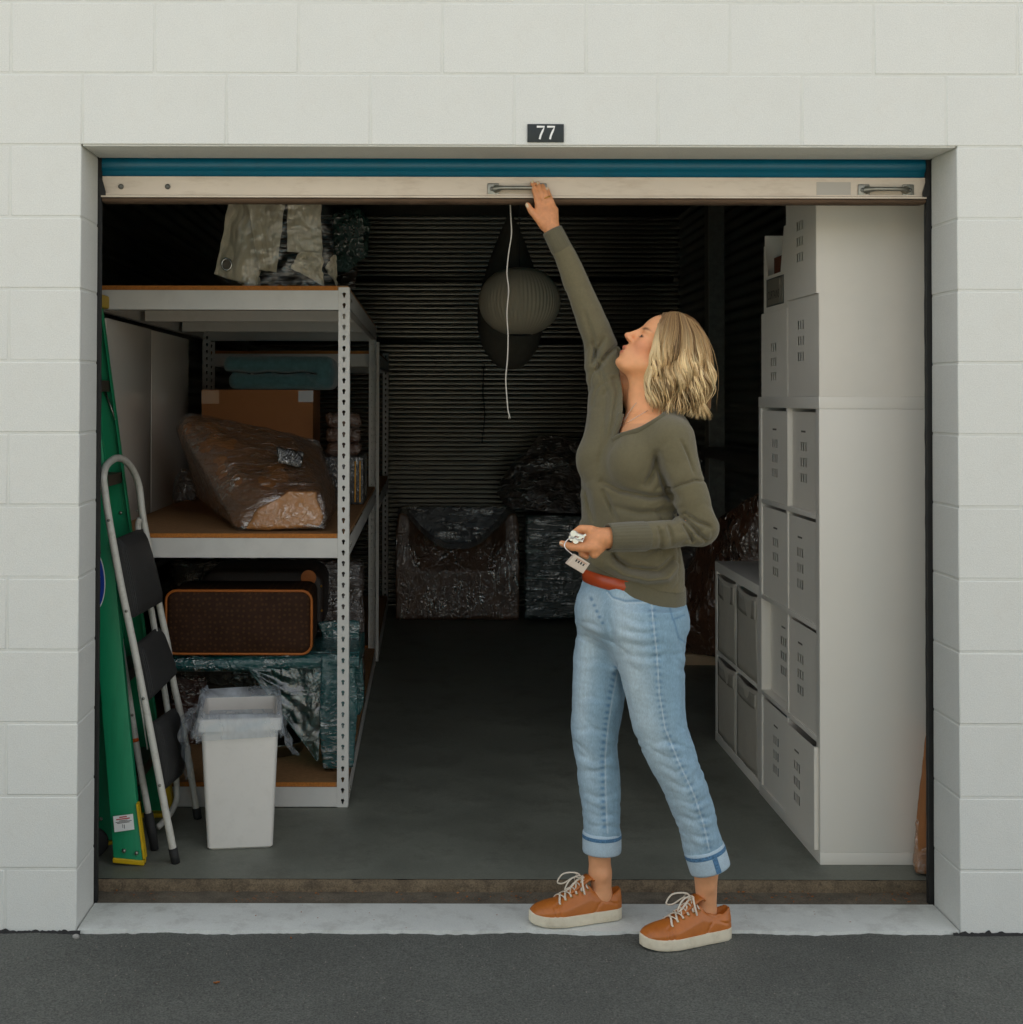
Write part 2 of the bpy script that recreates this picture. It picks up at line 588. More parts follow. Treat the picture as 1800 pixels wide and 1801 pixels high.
# ------------------------------------------------------------------ materials
M_BLOCK = pmat('painted_block', lin(222, 223, 217), 0.75, var=0.045, vscale=2.5, bump=0.6, bscale=420, bdist=0.0015, bump2=0.35, b2scale=38,
               dark=lin(176, 168, 152), dscale=5.0, damt=0.12, grain=0.075, gscale=300)
M_MORTAR = pmat('painted_joint', lin(218, 219, 212), 0.8, var=0.05, vscale=20, bump=0.4, bscale=200)
M_ASPHALT = pmat('asphalt', lin(90, 92, 86), 0.85, var=0.26, vscale=2.0, grain=0.5, gscale=200, bump=1.0, bscale=420, bdist=0.003, bump2=0.5, b2scale=60,
                 dark=lin(112, 110, 104), dscale=130, damt=0.6)
M_SILL = pmat('painted_sill', lin(211, 214, 208), 0.7, grain=0.07, gscale=300, var=0.08, vscale=6, bump=0.4, bscale=160, dark=lin(120, 112, 100), dscale=9, damt=0.4)
M_DIRT = pmat('dirty_channel', lin(106, 98, 84), 0.9, grain=0.3, gscale=200, var=0.35, vscale=14, bump=0.8, bscale=120, bdist=0.003, dark=lin(70, 62, 48), dscale=20, damt=0.7)
M_EDGE = pmat('worn_slab_edge', lin(108, 94, 74), 0.9, grain=0.35, gscale=220, var=0.35, vscale=16, bump=0.9, bscale=100, bdist=0.004, dark=lin(58, 50, 40), dscale=26, damt=0.85)
M_FLOOR = pmat('concrete_floor', lin(118, 121, 110), 0.55, grain=0.12, gscale=180, var=0.30, vscale=2.6, bump=0.15, bscale=70, dark=lin(82, 80, 72), dscale=5, damt=0.6, rvar=0.14)
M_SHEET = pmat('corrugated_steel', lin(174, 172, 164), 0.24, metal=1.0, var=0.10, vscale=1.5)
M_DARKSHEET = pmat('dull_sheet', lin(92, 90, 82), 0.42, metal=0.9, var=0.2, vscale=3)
M_GALV = pmat('galvanised_steel', lin(110, 110, 104), 0.5, metal=0.8, var=0.25, vscale=30)
M_BLUE = pmat('blue_door_paint', lin(6, 104, 132), 0.36, var=0.06, vscale=5, bump=0.08, bscale=60, dark=lin(40, 84, 96), dscale=9, damt=0.3)
M_BAR = pmat('white_bar_paint', lin(222, 208, 190), 0.5, var=0.05, vscale=4, bump=0.1, bscale=90, dark=lin(150, 124, 92), dscale=6, damt=0.35, stretch=(1, 4, 4))
M_SEAL = pmat('old_rubber_seal', lin(92, 72, 54), 0.9, var=0.3, vscale=30, bump=0.6, bscale=90, stretch=(0.25, 1, 1))
M_BLACK = pmat('black_track', lin(26, 26, 25), 0.55, var=0.2, vscale=30, bump=0.3, bscale=120)
M_ZINC = pmat('zinc_hardware', lin(150, 148, 138), 0.38, metal=0.9, var=0.15, vscale=60)
M_SIGN = pmat('sign_plate', lin(22, 32, 32), 0.45, var=0.1, vscale=40)
M_WHITE = pmat('white_print', lin(238, 238, 234), 0.6, var=0.02)
M_LEAF = pmat('dry_leaf', lin(150, 92, 44), 0.8, var=0.4, vscale=40)

# ------------------------------------------------------------------ block wall
XL, XR, ZTOP = -0.9726, 1.4942, 2.1995
BW, BH, BD, JT = 0.4064, 0.2032, 0.194, 0.005

def block_mesh(w, seed):
    bm = bmesh.new()
    bmesh.ops.create_cube(bm, size=1.0)
    for q in bm.verts:
        q.co = Vector((q.co.x * (w - JT), q.co.y * (BD - 0.001), q.co.z * (BH - JT)))
    bmesh.ops.bevel(bm, geom=list(bm.edges), offset=0.0034, segments=2, affect='EDGES', profile=0.55)
    for q in bm.verts:                                       # slightly uneven arrises
        n = noise.noise(Vector((q.co.x * 9 + seed, q.co.y * 9, q.co.z * 14)))
        q.co.x += 0.0010 * n; q.co.z += 0.0010 * noise.noise(Vector((q.co.z * 12, seed, q.co.x * 11)))
    me = bpy.data.meshes.new('block'); bm.to_mesh(me); bm.free()
    me.polygons.foreach_set('use_smooth', [p.area < 0.01 for p in me.polygons])
    me.materials.append(M_BLOCK)
    return me

FULL = [block_mesh(BW, s) for s in (1.3, 7.7, 12.1)]
HALF = [block_mesh(BW / 2, s) for s in (3.1, 9.2)]
wall = thing('block_wall', 'white painted concrete block wall around the open storage unit', 'wall', (0, 0, 0))
def put_block(x0, w, z0):
    me = RNG.choice(FULL if w > 0.3 else HALF)
    o = link('block', me, None, wall)
    o.location = (x0 + w / 2, BD / 2 + RNG.uniform(-0.0006, 0.0006), z0 + BH / 2)
    o.rotation_euler = (RNG.uniform(-0.0012, 0.0012), 0, RNG.uniform(-0.001, 0.001))
for k in range(-11, 5):
    z0 = ZTOP + k * BH
    if k >= 0:
        x = XL - 6 * BW - (0 if k % 2 == 0 else BW / 2)
        while x < XR + 5 * BW:
            put_block(x, BW, z0); x += BW
    else:
        h = (k % 2 != 0)
        x = XL - (BW / 2 if h else BW)
        put_block(x, BW / 2 if h else BW, z0)
        for _ in range(4): x -= BW; put_block(x, BW, z0)
        x = XR
        put_block(x, BW / 2 if h else BW, z0); x += BW / 2 if h else BW
        for _ in range(4): put_block(x, BW, z0); x += BW
RC = 0.0016
mo = MB()
mo.box(XL - 7 * BW, XL - RC - 0.003, RC, BD - RC, -0.03, ZTOP + RC + 0.003)
mo.box(XR + RC + 0.003, XR + 5 * BW, RC, BD - RC, -0.03, ZTOP + RC + 0.003)
mo.box(XL - 7 * BW, XR + 5 * BW, RC, BD - RC, ZTOP + RC + 0.003, ZTOP + 5 * BH - 0.01)
mo.build('mortar', M_MORTAR, wall)
box('lintel_soffit', M_BLOCK, wall, XL + 0.0005, XR - 0.0005, 0.006, 0.1935, ZTOP - 0.0012, ZTOP + 0.0045, 0.001)

# unseen row of units added behind the camera: its sunlit front lights the shade
M_BOUNCE_WALL = pmat('bounce_wall_paint', lin(156, 151, 140), 0.8, var=0.04, bump=0.2, bscale=120)
opp = thing('added_building', 'long cream storage building added unseen behind the viewer for its bounced light', 'building', (-6, -9.6, -0.012))
ob = MB()
ob.box(-34, 6, -13.0, -9.6, -0.012, 3.4)
ob.build('wall', M_BOUNCE_WALL, opp)
for i in range(9):
    x = -33 + i * 4.3
    box('door', M_BLUE, opp, x, x + 2.4, -9.62, -9.598, 0.0, 2.2)
box('roof_edge', M_MORTAR, opp, -34.1, 6.1, -13.1, -9.5, 3.402, 3.55)
# ------------------------------------------------------------------ ground
def sheet(name, mat, x0, x1, y0, y1, z, nx=1, ny=1, fz=None):
    P = [[(x0 + (x1 - x0) * i / nx, y0 + (y1 - y0) * j / ny, z) for j in range(ny + 1)] for i in range(nx + 1)]
    if fz: P = [[(a, b, c + fz(a, b)) for a, b, c in row] for row in P]
    return tag(MB().grid(P).build(name, mat), kind='structure')
pav = MB()
pav.grid([[(-60 + 120 * i / 2, -90, -0.012) if j == 0 else (-60 + 120 * i / 2, -2.2, -0.012) for j in range(2)] for i in range(3)])
NX = 160
pts = []
for i in range(NX + 1):
    x = -3.2 + 7.2 * i / NX
    col = []
    for j in range(41):
        y = -2.2 + 2.26 * j / 40
        edge = max(0, 1 - abs(y + 0.01) / 0.06)
        z = -0.012 + 0.0022 * noise.noise(Vector((x * 3, y * 3, 0))) + 0.0018 * noise.noise(Vector((x * 17, y * 17, 4)))
        z += edge * (0.004 + 0.006 * noise.noise(Vector((x * 6, 1, 9))))
        col.append((x, y, z if j > 0 else -0.012))
    pts.append(col)
pav.grid(pts)
for a, b in ((-60, -3.2), (4.0, 60)): pav.grid([[(a, -2.2, -0.012), (a, 0.06, -0.012)], [(b, -2.2, -0.012), (b, 0.06, -0.012)]])
tag(pav.build('asphalt', M_ASPHALT, smooth=True), kind='structure')

# pale concrete driveway added unseen behind the camera, sunlit, to bounce light up
M_BOUNCE_DRIVE = pmat('bounce_drive_concrete', lin(168, 161, 147), 0.8, var=0.06, vscale=0.6, bump=0.2, bscale=60)
dr = MB()
for i in range(-6, 5):
    dr.box(i * 4.0 + 0.006, (i + 1) * 4.0 - 0.006, -9.58, -4.3, -0.2, -0.006)
tag(dr.build('bounce_driveway', M_BOUNCE_DRIVE), kind='structure')
# tar creeping up the foot of the wall, ragged
tar = MB()
for xa, xb in ((-3.2, XL + 0.01), (XR - 0.02, 4.0)):
    n = int((xb - xa) / 0.006)
    for i in range(n):
        x0 = xa + (xb - xa) * i / n; x1 = xa + (xb - xa) * (i + 1) / n
        f = lambda x: -0.003 + 0.014 * max(0, noise.noise(Vector((x * 7, 3, 0)))) + 0.010 * max(0, noise.noise(Vector((x * 60, 7, 0)))) + 0.004 * noise.noise(Vector((x * 200, 7, 0)))
        tar.add([(x0, -0.012, -0.012), (x1, -0.012, -0.012), (x1, -0.0045, f(x1)), (x0, -0.0045, f(x0)), (x1, 0.004, f(x1) - 0.003), (x0, 0.004, f(x0) - 0.003)],
                [(0, 1, 2, 3), (3, 2, 4, 5)])
M_TAR = pmat('tar', lin(34, 34, 33), 0.8, var=0.2, vscale=60, bump=0.8, bscale=200)
tag(tar.build('tar_edge', M_TAR), kind='structure')

sill = MB()
n = 320
top, front = [], []
for i in range(n + 1):
    x = XL + 0.001 + (XR - XL - 0.002) * i / n
    e = -0.004 + 0.010 * noise.noise(Vector((x * 5, 2, 0))) + 0.006 * noise.noise(Vector((x * 40, 2, 5))) + 0.003 * noise.noise(Vector((x * 130, 2, 5)))
    top.append([(x, e - 0.001, -0.02), (x, e, 0.0005), (x, 0.03, 0.002 + 0.001 * noise.noise(Vector((x * 9, 0, 0)))), (x, 0.12, 0.002), (x, 0.192, 0.001), (x, 0.194, -0.01)])
sill.grid(top)
tag(sill.build('door_sill', M_SILL, angle=50), kind='structure')
chn = MB().grid([[(XL - 0.1 + 2.7 * i / 120, 0.17 + 0.16 * j / 8, -0.004 + (0.003 * noise.noise(Vector((i * 0.4, j * 0.5, 3))))) for j in range(9)] for i in range(121)])
tag(chn.build('door_channel', M_DIRT, smooth=True), kind='structure')
fl = MB()
rows = []
for i in range(301):
    x = -1.30 + 3.12 * i / 300
    e = 0.302 + 0.004 * noise.noise(Vector((x * 8, 0, 0))) + 0.003 * noise.noise(Vector((x * 40, 0, 3)))
    rows.append([(x, e - 0.006, -0.012), (x, e - 0.003, 0.012), (x, e + 0.001, 0.025), (x, e + 0.010 + 0.006 * noise.noise(Vector((x * 21, 0, 8))), 0.0285)])
fl.grid(rows)
tag(fl.build('slab_edge', M_EDGE, smooth=True), kind='structure')
sheet('floor', M_FLOOR, -1.30, 1.82, 0.311, 5.72, 0.030, 2, 2)

# ------------------------------------------------------------------ unit shell
WX0, WX1, WY, WZ = -1.262, 1.785, 5.65, 2.78
PITCH = 0.0333
prof = []
for k_ in range(int(WZ / PITCH) + 1):                        # ribbed sheet: sloping flanks and narrow upright crests
    z_ = k_ * PITCH
    prof += [(0.0, z_), (-0.0150, z_ + 0.66 * PITCH), (-0.0162, z_ + 0.71 * PITCH), (-0.0163, z_ + 0.75 * PITCH), (-0.0154, z_ + 0.79 * PITCH)]
tag(MB().grid([[(WX0 - 0.02, WY + a_, b_) for a_, b_ in prof], [(WX1 + 0.02, WY + a_, b_) for a_, b_ in prof]]).build('wall_back', M_SHEET), kind='structure')
P2, A2 = 0.0667, 0.008
def rib2(z): return A2 * math.sin(2 * math.pi * z / P2)
zz = [i * P2 / 10 for i in range(int(WZ / P2 * 10) + 2)]
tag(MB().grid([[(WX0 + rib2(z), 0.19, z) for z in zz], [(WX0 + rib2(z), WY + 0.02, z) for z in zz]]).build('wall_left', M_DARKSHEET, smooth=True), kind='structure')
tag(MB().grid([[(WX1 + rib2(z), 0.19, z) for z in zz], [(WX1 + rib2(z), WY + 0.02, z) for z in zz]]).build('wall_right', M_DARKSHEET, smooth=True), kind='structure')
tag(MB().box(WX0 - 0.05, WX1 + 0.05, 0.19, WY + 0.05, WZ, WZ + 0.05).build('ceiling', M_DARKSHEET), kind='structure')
# steel framing of the unit
colm = thing('steel_column', 'grey galvanised steel column standing against the right corrugated wall', 'column', (1.72, 4.12, 0.03))
cx0 = at(1248, 700, 4.12).x; cx1 = at(1275, 700, 4.12).x
MB().prism([(cx0, 4.12), (cx1, 4.12), (cx1, 4.135), (cx0 + 0.004, 4.135), (cx0 + 0.004, 4.21), (cx1, 4.21), (cx1, 4.225), (cx0, 4.225)], 'z', 0.03, WZ - 0.002).build('web', M_GALV, colm)
MB().box(cx0 - 0.004, cx0 + 0.0, 4.116, 4.23, 0.03, WZ - 0.002).build('lip', M_ZINC, colm)
gz = at(1290, 792, 4.3).z
box('girt', M_DARKSHEET, None, 1.62, 1.77, 0.9, 4.10, gz - 0.03, gz + 0.03, 0.006)
tag(bpy.data.objects['girt'], 'dark steel girt running along the right wall below the column foot', 'girt')
for i, py in enumerate((490, 600)):
    z = at(760, py, WY - 0.06).z
    g = MB().tube([(WX0 + 0.05, WY - 0.05, z), (WX1 - 0.05, WY - 0.05, z)], 0.022, 10).build('wall_rail', M_DARKSHEET, smooth=True)
    tag(g, ['upper', 'lower'][i] + ' dull steel rail across the ribbed back wall ' + ['above', 'below'][i] + ' the paper lantern', 'rail')

# ------------------------------------------------------------------ roll-up door
DY = 0.215
door = thing('roll_up_door', 'rolled-up blue metal door with a white bottom bar', 'door', (0.26, DY, 2.1))
zb = at(900, 312, DY).z
zc = at(900, 345, DY).z
zs = at(900, 358, DY).z
DX0, DX1 = XL + 0.003, XR - 0.006
def slat(z0, z1, nm='slat'):
    h = z1 - z0; P = []
    for t, d in ((0, 0.006), (0.10, 0.006), (0.16, 0.0), (0.30, 0.0), (0.36, -0.007), (0.45, -0.012), (0.62, -0.016), (0.8, -0.013), (0.93, -0.004), (1.0, 0.006)):
        P.append((DY + d + 0.006, z0 + h * t))
    m = MB().grid([[(DX0, a, b) for a, b in P], [(DX1, a, b) for a, b in P]])
    m.build(nm, M_BLUE, door, smooth=True)
slat(zb - 0.003, zb + 0.064)
slat(zb + 0.064, zb + 0.131)
slat(zb + 0.131, zb + 0.198)
# the rolled coil above, out of sight behind the lintel
MB().tube([(DX0, DY + 0.26, 2.42), (DX1, DY + 0.26, 2.42)], 0.19, 24).build('coil', M_BLUE, door, smooth=True)
bar = MB().prism([(DY - 0.008, zb), (DY + 0.03, zb), (DY + 0.03, zc), (DY - 0.014, zc), (DY - 0.014, zc + 0.004), (DY - 0.008, zc + 0.004)], 'x', DX0 + 0.004, DX1 - 0.004)
bar.build('bottom_bar', M_BAR, door)
MB().prism([(DY - 0.017, zc - 0.0015), (DY - 0.017, zc - 0.007), (DY + 0.034, zc - 0.007), (DY + 0.034, zc - 0.0015)], 'x', DX0 + 0.002, DX1 - 0.003).build('bar_flange', M_BAR, door)
sl = MB(); P = []
for i in range(241):
    x = DX0 + 0.005 + (DX1 - DX0 - 0.01) * i / 240
    d = 0.003 * noise.noise(Vector((x * 12, 0, 0))) + 0.002 * noise.noise(Vector((x * 60, 0, 0)))
    P.append([(x, DY + 0.04, zc - 0.008), (x, DY - 0.012 - d, zc - 0.009), (x, DY - 0.016, zc - 0.016 - d), (x, DY, zs + d), (x, DY + 0.04, zs + 0.002)])
sl.grid(P).build('weather_seal', M_SEAL, door, smooth=True)
def lift_handle(px0, px1, py):
    a = at(px0, py, DY - 0.012); b = at(px1, py, DY - 0.012)
    z = a.z; e = 0.034
    yf = DY - 0.009
    m = MB()
    m.box(a.x, a.x + e, yf - 0.004, yf, z - 0.017, z + 0.017, 0.003)
    m.box(b.x - e, b.x, yf - 0.004, yf, z - 0.017, z + 0.017, 0.003)
    m.tube([(a.x + e * 0.75, yf - 0.004, z), (a.x + e, yf - 0.018, z), (a.x + e + 0.012, yf - 0.024, z), (b.x - e - 0.012, yf - 0.024, z), (b.x - e, yf - 0.018, z), (b.x - e * 0.75, yf - 0.004, z)],
           [0.013, 0.008, 0.0062, 0.0062, 0.008, 0.013], 10)
    h = m.build('handle', M_ZINC, door, angle=45)
    for x in (a.x + e * 0.4, b.x - e * 0.4):
        MB().lathe([(0.007, yf - 0.0041), (0.007, yf - 0.007), (0.003, yf - 0.0085)], 12, (x, 0, z), 'y').build('bolt', M_GALV, h, smooth=False)
lift_handle(858, 962, 332)
lift_handle(1510, 1608, 334)
for px in (213, 295):
    p = at(px, 328, DY - 0.01)
    MB().lathe([(0.008, DY - 0.0085), (0.008, DY - 0.012), (0.004, DY - 0.0145)], 14, (p.x, 0, p.z), 'y').build('bolt', M_GALV, door)
p0 = at(1437, 320, DY - 0.01); p1 = at(1497, 344, DY - 0.01)
box('sticker', pmat('grey_sticker', lin(186, 180, 170), 0.6, var=0.06), door, p0.x, p1.x, DY - 0.0092, DY - 0.0081, p1.z, p0.z)
for sx, x0, x1 in ((0, DX0 - 0.004, DX0 + 0.016), (1, DX1 - 0.016, DX1 + 0.004)):
    MB().prism([(x0, zb - 0.004), (x0 + 0.006 if sx else x1 - 0.012, zb - 0.004), (x1, zc + 0.010), (x1, zc - 0.002), (x0, zc - 0.002)] if not sx else
               [(x1, zb - 0.004), (x1 - 0.008, zb - 0.004), (x0, zc + 0.010), (x0, zc - 0.002), (x1, zc - 0.002)], 'y', DY - 0.022, DY - 0.0165).build('end_bracket', M_BLACK, door)
rope = MB(); pr = []
for px, py in ((897, 360), (899, 385), (900, 412), (895, 445), (892, 480), (895, 510), (892, 550), (894, 590), (893, 630), (890, 665), (892, 700), (894, 722), (896, 729)):
    pr.append(at(px, py, 0.30))
pr[0].z += 0.03
from mathutils import geometry as _g
def smooth_path(pts, sub=6):
    pts = [Vector(p) for p in pts]; out = []
    for i in range(len(pts) - 1):
        a = pts[max(i - 1, 0)]; b = pts[i]; c = pts[i + 1]; d = pts[min(i + 2, len(pts) - 1)]
        for k in range(sub):
            t = k / sub
            out.append(0.5 * ((2 * b) + (c - a) * t + (2 * a - 5 * b + 4 * c - d) * t * t + (3 * b - a - 3 * c + d) * t ** 3))
    out.append(pts[-1]); return out
M_ROPE = pmat('white_cord', lin(206, 200, 188), 0.8, var=0.1, vscale=200, bump=0.5, bscale=600)
rp = MB().tube(smooth_path(pr), 0.0019, 8)
for q in ((0.004, 0, -0.012), (-0.001, 0.002, -0.014)): rp.tube([pr[-1], pr[-1] + Vector(q)], [0.0018, 0.0008], 5)
tag(rp.build('pull_cord', M_ROPE, smooth=True), 'thin white pull cord hanging down from the open door', 'cord')

for nm, x0, x1 in (('l', XL - 0.06, XL + 0.005), ('r', XR - 0.009, XR + 0.06)):
    m = MB(); P = []
    ins = x1 if nm == 'l' else x0
    s = 1 if nm == 'l' else -1
    for i in range(160):
        z = -0.006 + (2.20 + 0.006) * i / 159
        w = 0.0012 * noise.noise(Vector((z * 20, s, 0))) + 0.0016 * max(0, noise.noise(Vector((z * 9, s, 3))))
        P.append([(ins - s * 0.07, 0.200, z), (ins + s * w, 0.200, z), (ins + s * w, 0.206, z), (ins - s * 0.004, 0.207, z), (ins - s * 0.004, 0.220, z), (ins - s * 0.002 + s * w, 0.221, z), (ins - s * 0.002 + s * w, 0.226, z), (ins - s * 0.07, 0.227, z)])
    o = m.grid(P).build('door_track', M_BLACK)
    tag(o, 'black steel door track beside the ' + ('green ladder' if nm == 'l' else 'tall white cube shelf'), 'door track')

# ------------------------------------------------------------------ number sign
pa, pb = at(928, 218, -0.002), at(992, 250, -0.002)
sign = thing('number_sign', 'small black plate with white number 77 above the door', 'sign', ((pa.x + pb.x) / 2, -0.003, pb.z))
box('plate', M_SIGN, sign, pa.x, pb.x, -0.0045, 0.001, pb.z, pa.z, 0.0008)
def seven(xc, zc, h, w, t):
    m = MB()
    m.tube([(xc - w / 2, 0, zc + h / 2 - t), (xc + w / 2, 0, zc + h / 2 - t), (xc + w * 0.28, 0, zc + h * 0.15), (xc + w * 0.02, 0, zc - h * 0.15), (xc - w * 0.12, 0, zc - h / 2 + t)], t, 8)
    m.v = [(a, b * 0.12 - 0.0050, c) for a, b, c in m.v]
    return m
zm = (pa.z + pb.z) / 2; xm = (pa.x + pb.x) / 2
for dx in (-0.0145, 0.0145):
    seven(xm + dx, zm, 0.041, 0.021, 0.0028).build('digit', M_WHITE, sign)

# ------------------------------------------------------------------ litter
lt = MB()
rr = random.Random(3)
def flake(x, y, z, s):
    a = rr.uniform(0, 6.28); t = rr.uniform(-0.5, 0.5)
    c, q = math.cos(a), math.sin(a); w = s * rr.uniform(0.35, 0.8)
    V = [(-s, 0, 0), (0, -w, s * t), (s, 0, s * 0.3), (0, w, s * 0.25)]
    lt.add([(x + c * u - q * v, y + q * u + c * v, z + k + 0.0012) for u, v, k in V], [(0, 1, 2), (0, 2, 3)])
for _ in range(260):
    g = rr.choice((-0.83, -0.45, 0.1, 0.3, 0.9, 1.1, 1.4))
    flake(min(1.45, max(-0.93, rr.gauss(g, 0.1))), rr.uniform(0.205, 0.292), 0.001, rr.uniform(0.0015, 0.006))
for _ in range(40): flake(rr.uniform(-0.9, 1.42), rr.uniform(0.0, 0.19), 0.004, rr.uniform(0.0015, 0.004))
tag(lt.build('leaf_litter', M_LEAF), 'crumbs of dry brown leaf along the door channel', 'leaf litter', kind='stuff')
gv = MB()
for _ in range(800):
    x = rr.uniform(-1.3, 1.8); y = -abs(rr.gauss(0, 0.5)) - 0.02; s = rr.uniform(0.0010, 0.0030)
    V = [(s, 0, 0), (-s * 0.5, s * 0.8, 0), (-s * 0.5, -s * 0.8, 0), (rr.uniform(-.3, .3) * s, 0, s * 1.1)]
    gv.add([(x + a, y + b, -0.011 + c) for a, b, c in V], [(0, 1, 3), (1, 2, 3), (2, 0, 3)])
tag(gv.build('grit', pmat('grit', lin(126, 121, 112), 0.9, var=0.4, vscale=90)), 'pale grit scattered on the asphalt', 'grit', kind='stuff')

def small_leaf(px_, py_, s, label, ang):
    q = at(px_, py_, -0.35)
    v = (CAM - q); t_ = (-0.010 - q.z) / v.z; q = q + v * t_
    P = []
    for i in range(7):
        u = i / 6 - 0.5; w = s * 0.42 * math.cos(u * math.pi) ** 0.8
        P.append([(q.x + math.cos(ang) * u * 2 * s - math.sin(ang) * k * w, q.y + math.sin(ang) * u * 2 * s + math.cos(ang) * k * w, -0.0095 + 0.004 * abs(k) + 0.010 * abs(u) * s / 0.01 * 0.5 + 0.001 * math.sin(i * 2 + k)) for k in (-1, -0.5, 0, 0.5, 1)])
    o = MB().grid(P).build('dry_leaf', M_LEAF, smooth=True)
    md = o.modifiers.new('t', 'SOLIDIFY'); md.thickness = 0.0006
    tag(o, label, 'leaf', 'dry leaves on the asphalt')
small_leaf(381, 1731, 0.0085, 'curled brown leaf lying on the asphalt below the white bin', 0.4)
small_leaf(1190, 1668, 0.0050, 'tiny brown leaf on the asphalt below the near shoe', 1.2)
small_leaf(512, 1652, 0.0045, 'small orange leaf at the edge of the sill, left of centre', 2.2)
q = at(134, 1640, -0.03); q.z = -0.008
pb_ = bmesh.new(); bmesh.ops.create_icosphere(pb_, subdivisions=2, radius=0.010)
for v in pb_.verts: v.co = Vector((v.co.x * 1.1, v.co.y * 0.8, v.co.z * 0.7)) * (1 + 0.25 * noise.noise(v.co * 130)) + q
me = bpy.data.meshes.new('pebble'); pb_.to_mesh(me); pb_.free()
o = link('pebble', me, pmat('grey_pebble', lin(150, 148, 142), 0.8, var=0.2, vscale=200))
tag(o, 'pale grey pebble on the asphalt at the foot of the left jamb', 'pebble')
# ------------------------------------------------------------------ materials for the stored things
M_RACK = pmat('rack_white_enamel', lin(218, 216, 210), 0.45, var=0.05, vscale=6, bump=0.08, bscale=300, dark=lin(150, 146, 138), dscale=10, damt=0.15)
M_BOARD = pmat('particle_board', lin(168, 126, 82), 0.8, var=0.25, vscale=60, bump=0.3, bscale=300, dark=lin(120, 82, 48), dscale=120, damt=0.5)
M_BOARDEDGE = pmat('particle_board_edge', lin(186, 116, 48), 0.85, var=0.3, vscale=200, bump=0.4, bscale=400)
M_CARD = pmat('cardboard', lin(160, 104, 58), 0.8, var=0.08, vscale=5, bump=0.15, bscale=150)
M_TAPE = pmat('packing_tape', lin(190, 140, 92), 0.18, var=0.05, coat=1.0)
M_LAM = pmat('white_laminate', lin(206, 202, 192), 0.22, var=0.04, vscale=2, bump=0.05, bscale=6)
M_BLANKET = pmat('teal_blanket', lin(76, 116, 120), 0.95, var=0.25, vscale=40, bump=0.9, bscale=260, bdist=0.004, sheen=0.5)
M_KRAFTFILM = filmmat('kraft_paper_under_film', lin(150, 100, 56), (16, 40, 34), amt=0.35, strength=1.0, glint=0.85)
M_KRAFT = pmat('kraft_paper', lin(176, 126, 76), 0.75, var=0.1, vscale=8, bump=0.5, bscale=30, bdist=0.006)
M_TEALFILM = filmmat('teal_stretch_film', lin(12, 84, 84), (14, 50, 50), tint=(0.3, 0.6, 0.58), amt=0.35, rough=0.35, strength=1.0)
M_BROWNFILM = filmmat('brown_sofa_under_film', lin(96, 66, 48), (9, 40, 50), tint=(0.5, 0.42, 0.34), amt=0.2, strength=1.0)
M_DARKFILM = filmmat('dark_bag_under_film', lin(62, 46, 34), (12, 40, 30), tint=(0.5, 0.44, 0.38), amt=0.3, strength=0.9)
M_GREENFILM = filmmat('green_film', lin(24, 66, 56), (40, 10, 30), tint=(0.35, 0.6, 0.52), amt=0.45, strength=1.0)
M_LINEN = pmat('greige_linen', lin(212, 202, 180), 0.9, var=0.08, vscale=30, bump=0.4, bscale=500, bump2=0.3, b2scale=40)
M_DARKBAG = pmat('dark_canvas', lin(40, 30, 25), 0.55, var=0.3, vscale=60, bump=0.3, bscale=300)
M_TAN = pmat('tan_leather', lin(176, 98, 30), 0.5, var=0.15, vscale=30)
M_BRASS = pmat('brass', lin(196, 150, 70), 0.3, metal=1.0)
M_BLACKRUB = pmat('black_rubber', lin(34, 34, 33), 0.7, var=0.15, vscale=30, bump=0.2, bscale=300)
M_PLASTIC = pmat('white_bin_plastic', lin(226, 222, 214), 0.42, var=0.025, vscale=6, bump=0.06, bscale=180, dark=lin(170, 164, 154), dscale=30, damt=0.12)
M_STEELBRIGHT = pmat('bright_steel', lin(190, 190, 186), 0.25, metal=1.0, var=0.1)

